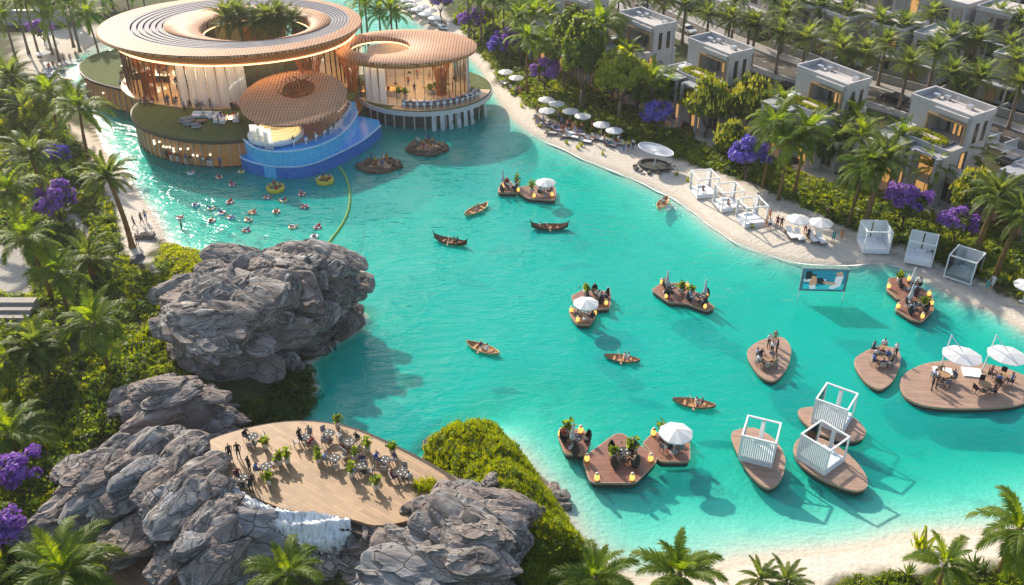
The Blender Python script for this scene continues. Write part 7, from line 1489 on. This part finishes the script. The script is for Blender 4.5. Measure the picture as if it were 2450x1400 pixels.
# ---------------------------------------------------------------- planting
# near palms: crown seat in photograph units, trunk height
def cpalm(px, py, h, kind, sc, lean, n, label, seed, base=None):
    q = G(px, py, h+.9); loc = Vector((q.x-lean[0], q.y-lean[1], 0)); z = max(gz(loc.x, loc.y), 0); palm((loc.x, loc.y, z-.05), h+.9-z, 0, kind, sc, lean, n, label, None, seed)
for a in ((190, 262, 7.5, 'coco', 1.15, (.6, -.2), 22, 'tall feathery coconut palm leaning over the channel beside the lawn terrace', 1),
          (75, 372, 7.0, 'date', 1.3, (-.3, 0), 34, 'dense palm with thick crown at the left garden path', 2), (258, 425, 9.5, 'date', 1.08, (-1.2, .5), 40, 'full-crowned palm with long leaning trunk on the left sand beach', 3),
          (62, 572, 8.0, 'coco', 1.0, (-.9, 0), 20, 'coconut palm beside the paved plaza at the left edge', 4), (213, 625, 2.2, 'date', 1.2, (0, 0), 34, 'low bushy fan palm in the shrubs left of the cliff', 5),
          (225, 775, 6.0, 'coco', .92, (-.3, .2), 20, 'coconut palm with drooping fronds left of the boulder stack', 6), (150, 1372, 3.6, 'coco', 1.0, (0, 0), 26, 'large low palm at the lower left below the ridge of rocks', 7),
          (690, 1372, 3.4, 'coco', .7, (.2, 0), 18, 'small palm in front of the waterfall plunge pool', 8), (1425, 1385, 3.0, 'coco', .72, (0, 0), 20, 'yellowish palm at the foot of the green hill', 9),
          (1625, 1375, 3.4, 'coco', .8, (.1, 0), 22, 'broad palm standing in front of the pale shallows', 10), (2440, 1268, 5.0, 'coco', .88, (.4, 0), 22, 'coconut palm at the right end of the lower beach', 11),
          (2262, 1352, 2.4, 'coco', .62, (0, 0), 14, 'young palm among shrubs at the bottom of the lower beach', 12), (1880, 1392, 1.0, 'date', .6, (0, 0), 18, 'tiny fan palm at the lower edge of the sand', 13), (1820, 1385, 1.0, 'date', .6, (0, 0), 18, 'tiny spiky palm left of another at the sand edge', 14),
          (2390, 470, 9.0, 'date', 1.12, (.7, -.2), 40, 'tall full palm behind the glass-sided cabana', 15), (2446, 520, 8.5, 'date', 1.08, (.9, -.2), 36, 'tall palm at the right end of the beach path', 16), (2312, 372, 5.0, 'date', 1.2, (0, 0), 34, 'palm in front of the amber-lit villa', 17),
          (2118, 388, 9.5, 'date', 1.25, (.9, .2), 34, 'tall palm leaning over the panelled cabana', 18), (2072, 402, 8.5, 'coco', .95, (.7, 0), 24, 'slim dark-trunked palm beside the path strollers', 19), (1930, 318, 9.5, 'coco', .95, (.3, .2), 24, 'slim palm in the thick cluster behind the last open cabana', 20), (1893, 345, 8.5, 'coco', .85, (.5, 0), 22, 'middle palm of the thick cluster behind the open cabanas', 21), (1856, 300, 9.5, 'coco', .95, (.5, 0), 24, 'left palm of the thick cluster behind the open cabanas', 22),
          (1262, 92, 10.0, 'coco', .85, (.1, 0), 26, 'tall slim palm at the sand edge near the parasols', 23), (1438, 62, 10.0, 'coco', 1.25, (.1, 0), 24, 'large coconut palm rising before the white villa', 24), (1547, 142, 5.5, 'date', 1.1, (0, 0), 34, 'rounded palm beside the lit villa terrace', 25), (2010, 335, 5.0, 'date', 1.1, (0, 0), 32, 'short palm among shrubs below the planter villa', 26),
          (208, 38, 8.5, 'coco', .9, (-.6, 0), 24, 'tall palm in front of the left wing of the large hall', 27), (15, 868, 3.0, 'coco', .9, (0, 0), 18, 'palm at the left edge below the garden steps', 28), (22, 1040, 2.5, 'coco', 1.0, (0, 0), 18, 'dark shaded palm at the left edge', 29), (118, 222, 6.5, 'coco', 1.0, (.2, 0), 22, 'tall bright palm behind the low spreading palm by the channel', 33), (20, 455, 6.5, 'coco', 1.05, (-.3, 0), 22, 'tall palm at the left edge above the paved plaza', 34), (140, 655, 5.0, 'coco', .85, (.2, 0), 20, 'palm between the plaza palm and the bushy fan palm', 35), (85, 830, 5.0, 'date', 1.0, (0, 0), 32, 'full palm behind the large-leaved tree at left', 36), (1322, 92, 7.0, 'coco', .9, (0, 0), 24, 'bright palm between tall trees behind the parasols', 30), (28, 190, 4.5, 'date', 1.3, (0, 0), 34, 'thick palm clump at the left edge by the small beach', 31), (62, 262, 3.5, 'date', 1.2, (0, 0), 32, 'low spreading palm beside the channel at left', 32)):
    cpalm(*a)
# palms inside the roof openings and behind
for px, py, h in ((545, 62, 12.5), (575, 58, 12.8), (640, 62, 13.0), (670, 56, 13.2), (700, 66, 12.2), (612, 70, 12.0), (655, 74, 12.0)):
    q = G(px, py, h); far_palm((q.x, q.y, 4.5), h-3.7, 'date', 1.15, 'palm growing up through the round opening of the large hall roof', 'palms in the hall courtyard', px)
for px, py, h in ((875, 30, 9), (908, 48, 8), (935, 38, 9), (948, 46, 8), (860, 12, 9)): q = G(px, py, h); far_palm((q.x, q.y, .8), h, 'coco', 1.0, 'palm standing between large hall and round pavilion', 'palms behind the pavilions', px)
for px, py, h in ((35, 5, 11), (62, 15, 11), (90, -5, 12), (150, 5, 10), (165, 15, 10), (300, -20, 9), (340, -15, 9), (245, 10, 9), (15, 60, 8), (120, 60, 8)): q = G(px, py, h); far_palm((q.x, q.y, .9), h, 'coco', 1.1, 'hazy tall palm behind the small beach at left', 'palms behind the left beach', px)
# street palms
VILN = [(G(x, y, 8).x, G(x, y, 8).y, n) for x, y, n in ((1690, 140, 'villa with the yellow trees'), (1540, 80, 'half-hidden villa'), (1980, 220, 'villa with bushy roof planter'), (2230, 300, 'amber-lit villa'), (2470, 380, 'villa at the balustrade'), (1300, 30, 'villa above the parasols'))]
for px, py in ((1869, 84), (1914, 12), (1964, 22), (2025, 36), (1930, 100), (2012, 126), (2105, 58), (2163, 68), (2068, 137), (2174, 160), (2275, 95), (2338, 103), (2277, 182), (2344, 192), (2415, 116), (2442, 205), (1808, 67), (1853, 6), (1640, 17), (1696, 40), (1747, 52), (1795, 62), (1590, 5), (1880, 40), (2230, 40), (2390, 40), (2440, 60), (1760, 10), (2060, -8), (2000, 90), (2240, 130), (2120, 110), (1550, -5), (2430, 150)):
    q = G(px, py, 8.4); pts_ = open_smooth(RC, 3); d_, s_ = min((math.hypot(q.x-along(pts_, s/150)[0][0], q.y-along(pts_, s/150)[0][1]), s/150) for s in range(151)); (x_, y_), a_ = along(pts_, s_)
    side = 'townhouse' if (q.x-x_)*-math.sin(a_)+(q.y-y_)*math.cos(a_) > 0 else 'villa'
    nv = min(VILN, key=lambda v: math.hypot(v[0]-q.x, v[1]-q.y))[2]
    far_palm((q.x, q.y, 1.0), 7.4, 'date', 1.15, ('inner-yard date palm among the townhouses behind the %s' % nv) if d_ > 11 else ('date palm on the %s side of the street by the %s' % (side, nv)), 'street palms', px)
for px, py, h in ((1560, 215, 6), (1400, 130, 8), (1590, 235, 5), (1290, 120, 7), (1350, 135, 7), (1870, 262, 7), (1975, 300, 6), (2060, 345, 7), (2150, 350, 7), (2040, 300, 7), (2230, 420, 5), (1500, 150, 7), (1180, 10, 8), (1205, 20, 8), (1150, 5, 9), (1120, 12, 8), (1345, 12, 9), (1300, 30, 8), (1240, 60, 7), (1265, 20, 8), (1385, 8, 8), (1480, 8, 7), (1275, 55, 8), (1310, 62, 7)): q = G(px, py, h); far_palm((q.x, q.y, .9), h, 'coco', 1.0, 'feathery garden palm planted among shrubs nearest the %s' % min(VILN, key=lambda v: math.hypot(v[0]-q.x, v[1]-q.y))[2], 'palms of the villa gardens', px)
# broadleaf and flowering trees: base pixel, kind, scale
for k, (px, py, kind, s, lab) in enumerate((
    (1390, 262, 'tall', 1.45, 'tall dark green tree behind the crowded parasols'), (1365, 205, 'tall2', 1.3, 'dense green tree left of the villa with the palm'), (1482, 290, 'light', 1.7, 'pale-trunked yellow-green tree near the crowded beach'), (1525, 268, 'round', 1.5, 'rounded green tree beside the pale-trunked tree'), (1462, 245, 'dark', 1.4, 'dark round tree behind the pale-trunked tree'),
    (1688, 330, 'yellow', 1.62, 'yellow-blossomed tree before the lit villa, left of a pair'), (1778, 322, 'yellow2', 1.56, 'yellow-blossomed tree before the lit villa, right of a pair'), (1745, 385, 'yellow3', 1.1, 'small yellow-blossomed tree below the pair'), (2305, 530, 'yellow', 1.23, 'yellow-blossomed tree behind the purple trees'), (1650, 300, 'light', .9, 'bright leafy tree beside the yellow pair'),
    (1568, 330, 'blue', 1.31, 'vivid blue-violet tree beside the pale-trunked tree'), (1783, 432, 'blue2', 1.44, 'blue-violet tree among shrubs behind the cabanas'), (2155, 545, 'purple', 1.38, 'purple tree in the beds behind the panelled cabana'), (2280, 590, 'purple2', 1.15, 'purple tree beside the yellow-blossomed tree and tall palm'), (1303, 220, 'purple', 1.25, 'purple tree behind the first crowded parasols'), (1212, 140, 'purple2', 1.25, 'purple tree beside the round pavilion roof'), (1135, 95, 'purple3', 1.38, 'purple tree just behind the round pavilion roof'), (1055, 42, 'purple', 1.25, 'purple tree above the far beach'), (1190, 148, 'blue2', 1.0, 'small blue-violet tree beside the round pavilion'),
    (150, 545, 'purple3', 1.38, 'purple tree at the left garden path'), (60, 1195, 'purple', 1.15, 'purple tree in the lower left shrubs'), (14, 1330, 'purple2', 1.15, 'purple tree at the lower left edge'), (108, 108, 'purple', 1.12, 'hazy purple tree behind the small left beach'), (145, 420, 'blue3', 1.0, 'small blue-violet tree beside the dense palm'),
    (115, 900, 'round2', 1.3, 'large-leaved bright tree left of the coconut palm'), (1180, 118, 'dark', 1.0, 'dark leafy tree between the purple trees by the pavilion'), (1160, 80, 'light', .8, 'bright leafy tree behind the round pavilion'), (270, 20, 'dark2', 1.6, 'hazy dark tree behind the large hall'), (130, 45, 'dark', 1.7, 'hazy dark tree above the small left beach'), (190, 60, 'tall3', 1.0, 'hazy tall tree left of the large hall'), (1330, 165, 'round', 1.4, 'rounded tree in the villa grove'), (1250, 130, 'dark2', 1.0, 'dark tree by the quiet sand'), (1430, 190, 'round2', 1.3, 'leafy tree before the half-hidden villa'), (1960, 400, 'dark', 1.2, 'dark rounded tree under the palms of the cluster'), (30, 300, 'round', 1.3, 'leafy tree at the left edge by the palms'), (100, 330, 'light', .9, 'bright leafy tree by the left channel'), (180, 480, 'dark', .9, 'dark tree between purple tree and leaning palm'), (2420, 560, 'round', 1.0, 'rounded tree at the right edge behind the path'))):
    inst(tree_spec(kind), tuple(P(px, py)), R.uniform(0, 6), s, lab)
# beds
HOUSES = [[tuple(o.matrix_basis @ Vector((u, v, 0)))[:2] for u, v in ((-1, -.5), (16, -.5), (16, 13), (-1, 13))] for o in COL.objects if o.name.startswith('villa') and o.parent is None and o.type == 'EMPTY']
ROADP = [(p[0], p[1]) for p in (lambda a, b: a+b[::-1])([(lambda f: (f[0][0]-math.sin(f[1])*-6.4, f[0][1]+math.cos(f[1])*-6.4))(road_frame(i/30)) for i in range(31)], [(lambda f: (f[0][0]-math.sin(f[1])*60, f[0][1]+math.cos(f[1])*60))(road_frame(i/30)) for i in range(31)])]
AV = HOUSES+[ROADP]+PATHP+[SANDP[0], SANDP[1], SANDP[2], LAKE]
GARD = [[(1150, 130), (1240, 235), (1400, 320), (1520, 340), (1640, 385), (1840, 450), (1990, 530), (2070, 555), (2170, 585), (2300, 640), (2480, 720), (2600, 640), (2480, 480), (2300, 420), (2180, 380), (2050, 320), (1900, 270), (1780, 250), (1600, 200), (1450, 120), (1350, 70), (1250, 40), (1100, 20), (1080, 50)]]
AVR = HOUSES+[ROADP]+[PATHP[0], SANDP[0], SANDP[3], LAKE]
scatter('shrub_bed', GARD, 1.15, BUSH, LEAF, .7, 1.5, AVR, 'mixed green shrubs filling the garden between beach and villas', 'shrubs', seed=1)
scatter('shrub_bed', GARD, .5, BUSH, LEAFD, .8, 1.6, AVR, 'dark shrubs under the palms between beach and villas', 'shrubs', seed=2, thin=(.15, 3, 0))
scatter('shrub_bed', GARD, .9, BUSHF, LEAFY, .5, 1.1, AVR, 'sunlit yellow-green shrubs in the villa garden beds', 'shrubs', seed=3, thin=(.12, 5, -.15))  # yellow-green leaf colour, thinned by noise
scatter('grass_tufts', GARD, .5, TUFT, LEAFY, .7, 1.3, AVR, 'grass tufts in the villa garden beds', 'grass', seed=4, thin=(.2, 6, .1))
LG = [[(-60, 190), (60, 180), (130, 230), (170, 330), (225, 400), (265, 480), (290, 600), (330, 660), (400, 640), (400, 700), (395, 860), (320, 940), (300, 1040), (150, 1140), (110, 1260), (160, 1330), (250, 1330), (260, 1460), (-60, 1460)]]
AVL = [PATHP[1], PATHP[2], PATHP[3], SANDP[1], SANDP[4], LAKE, BIG, MIDR, LOWR, LD]
scatter('shrub_bed', LG, .8, BUSHF, LEAF, .7, 1.5, AVL, 'dense green shrubs covering the left garden slope', 'shrubs', seed=5)
scatter('shrub_bed', LG, .45, BUSHF, LEAFD, .9, 1.8, AVL, 'dark shaded shrubs of the left garden', 'shrubs', seed=6, thin=(.14, 3, .0))  # darker leaf colour in noise-thinned patches
scatter('shrub_bed', LG, 1.1, BUSHF, LEAFY, .4, 1.0, AVL, 'sunlit yellow-green undergrowth of the left garden', 'shrubs', seed=7, thin=(.2, 8, -.1))  # smaller plants with the yellow-green leaf, patchy by noise
scatter('grass_tufts', LG, .7, TUFT, LEAFY, .8, 1.5, AVL, 'grass tufts on the left garden slope', 'grass', seed=8, thin=(.25, 9, .1))
BK = [[(385, 575), (470, 590), (530, 575), (545, 640), (470, 740), (400, 800), (360, 700)], [(500, 1012), (560, 985), (620, 958), (690, 908), (745, 872), (768, 920), (745, 975), (690, 1010), (560, 1035), (500, 1060)]]
scatter('shrub_bed', BK[:1], 2.4, BUSHF, LEAFY, .45, .95, [BIG], 'mossy yellow-green shrubs on the bank behind the cliff', 'shrubs', seed=10)
scatter('shrub_bed', [[(390, 770), (445, 800), (428, 870), (470, 935), (545, 960), (520, 1000), (470, 950), (390, 945), (320, 960), (300, 930), (380, 850)]], 1.6, BUSHF, LEAF, .45, .95, [BIG, MIDR], 'green shrubs in the gap between cliff and boulder stack', 'shrubs', seed=21)
scatter('shrub_bed', BK[1:], 1.8, BUSHF, LEAFD, .6, 1.2, [], 'dark shrubs on the bank between cliff and timber terrace', 'shrubs', seed=11)
scatter('shrub_bed', BK[1:], .7, BUSHF, LEAF, .5, .9, [], 'green shrubs on the bank between cliff and timber terrace', 'shrubs', seed=12)
HP = [shrink(HILL, .15) if sum(HILL[i][0]*HILL[(i+1) % len(HILL)][1]-HILL[(i+1) % len(HILL)][0]*HILL[i][1] for i in range(len(HILL))) > 0 else HILL]
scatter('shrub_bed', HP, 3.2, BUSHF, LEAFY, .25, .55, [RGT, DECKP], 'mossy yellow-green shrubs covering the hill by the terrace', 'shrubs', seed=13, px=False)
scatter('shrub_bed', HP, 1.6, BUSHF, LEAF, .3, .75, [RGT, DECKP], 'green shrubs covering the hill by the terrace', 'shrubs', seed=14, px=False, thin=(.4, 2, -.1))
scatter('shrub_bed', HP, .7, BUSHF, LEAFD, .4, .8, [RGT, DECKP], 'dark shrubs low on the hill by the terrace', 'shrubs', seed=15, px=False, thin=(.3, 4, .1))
scatter('grass_tufts', HP, 9, TUFT, LEAFY, .4, .85, [RGT, DECKP], 'grass tufts on the hill by the terrace', 'grass', seed=16, px=False)
scatter('grass_tufts', [[(985, 1215), (1050, 1212), (1070, 1240), (1000, 1250)]], 12, TUFT, LEAFY, .6, 1.0, [], 'bright grass clump at the terrace corner', 'grass', seed=17, zfn=lambda X, Y: 0*X+3.9)
BR = [[(1330, 1330), (1450, 1370), (1560, 1400), (1560, 1480), (1300, 1480), (1300, 1380)], [(1990, 1378), (2130, 1358), (2200, 1372), (2480, 1368), (2480, 1500), (1700, 1500), (1760, 1420), (1900, 1405)]]
scatter('shrub_bed', BR, 1.6, BUSHF, LEAF, .5, 1.1, [], 'green shrubs along the lower edge of the sand', 'shrubs', seed=18)
scatter('shrub_bed', BR, .8, BUSHF, LEAFY, .5, .9, [], 'yellow-green shrubs along the lower edge of the sand', 'shrubs', seed=19, thin=(.3, 4, 0))
for k, (px, py) in enumerate(((2172, 1378), (2350, 1372), (2310, 1378), (2385, 1380), (2330, 1360), (2410, 1365), (140, 1120), (195, 1000))):
    V, F = SPIKE[k % 3]; tag(newobj('spiky_plant', np_mesh('spiky_plant', V*1.5, F, LEAFD), None, tuple(P(px, py))), 'dark spiky agave plant in the lower beach bed' if px > 1000 else 'dark spiky agave plant beside the left stone path', 'plant', 'agaves by the lower beach' if px > 1000 else 'agaves by the left path')
# inland plants
scatter('shrub_bed', [[(1500, -40), (2480, -40), (2600, 260), (2300, 160), (1900, 90), (1600, 40)]], .10, BUSH, LEAF, .8, 1.4, [], 'green shrubs in the yards of the street houses', 'shrubs', seed=20)
# left plaza steps
st = thing('garden_steps', 'broad pale stone garden steps with wall at the left edge', 'steps', tuple(P(30, 760)))
for i in range(4): M_ = MB(); M_.b(-6, 2.2, i*1.1-2, i*1.1-.9, -.6, .35*i+.2); M_.obj('step', mat('grey_step_stone', (.34, .30, .28), .8, var=.12), st)
hx = thing('hillside_wall', 'pale low boundary wall with sunlit top at the far left', 'wall', tuple(P(60, 60)))
M_ = MB(); M_.b(-12, 9, -.3, .3, 0, 3.0); M_.obj('wall', WALL, hx); M_ = MB(); M_.b(-12.1, 9.1, -.4, .4, 3.0, 3.2); M_.obj('coping', SLABW, hx)
# ---------------------------------------------------------------- morning haze
hm = bpy.data.materials.new("haze_air"); hm.use_nodes = True; hn = hm.node_tree.nodes; hn.remove(hn["Principled BSDF"])
pv = hn.new("ShaderNodeVolumePrincipled"); pv.inputs['Color'].default_value = (.95, .95, .97, 1); pv.inputs['Density'].default_value = .00016; pv.inputs['Anisotropy'].default_value = .45
hm.node_tree.links.new(pv.outputs[0], hn["Material Output"].inputs['Volume'])
hz = MB(); hz.b(-960, 960, -260, 1660, -6, 66)
hzo = hz.obj("haze", hm); tag(hzo, "thin warm haze filling the air over the resort", "haze", None, "stuff")
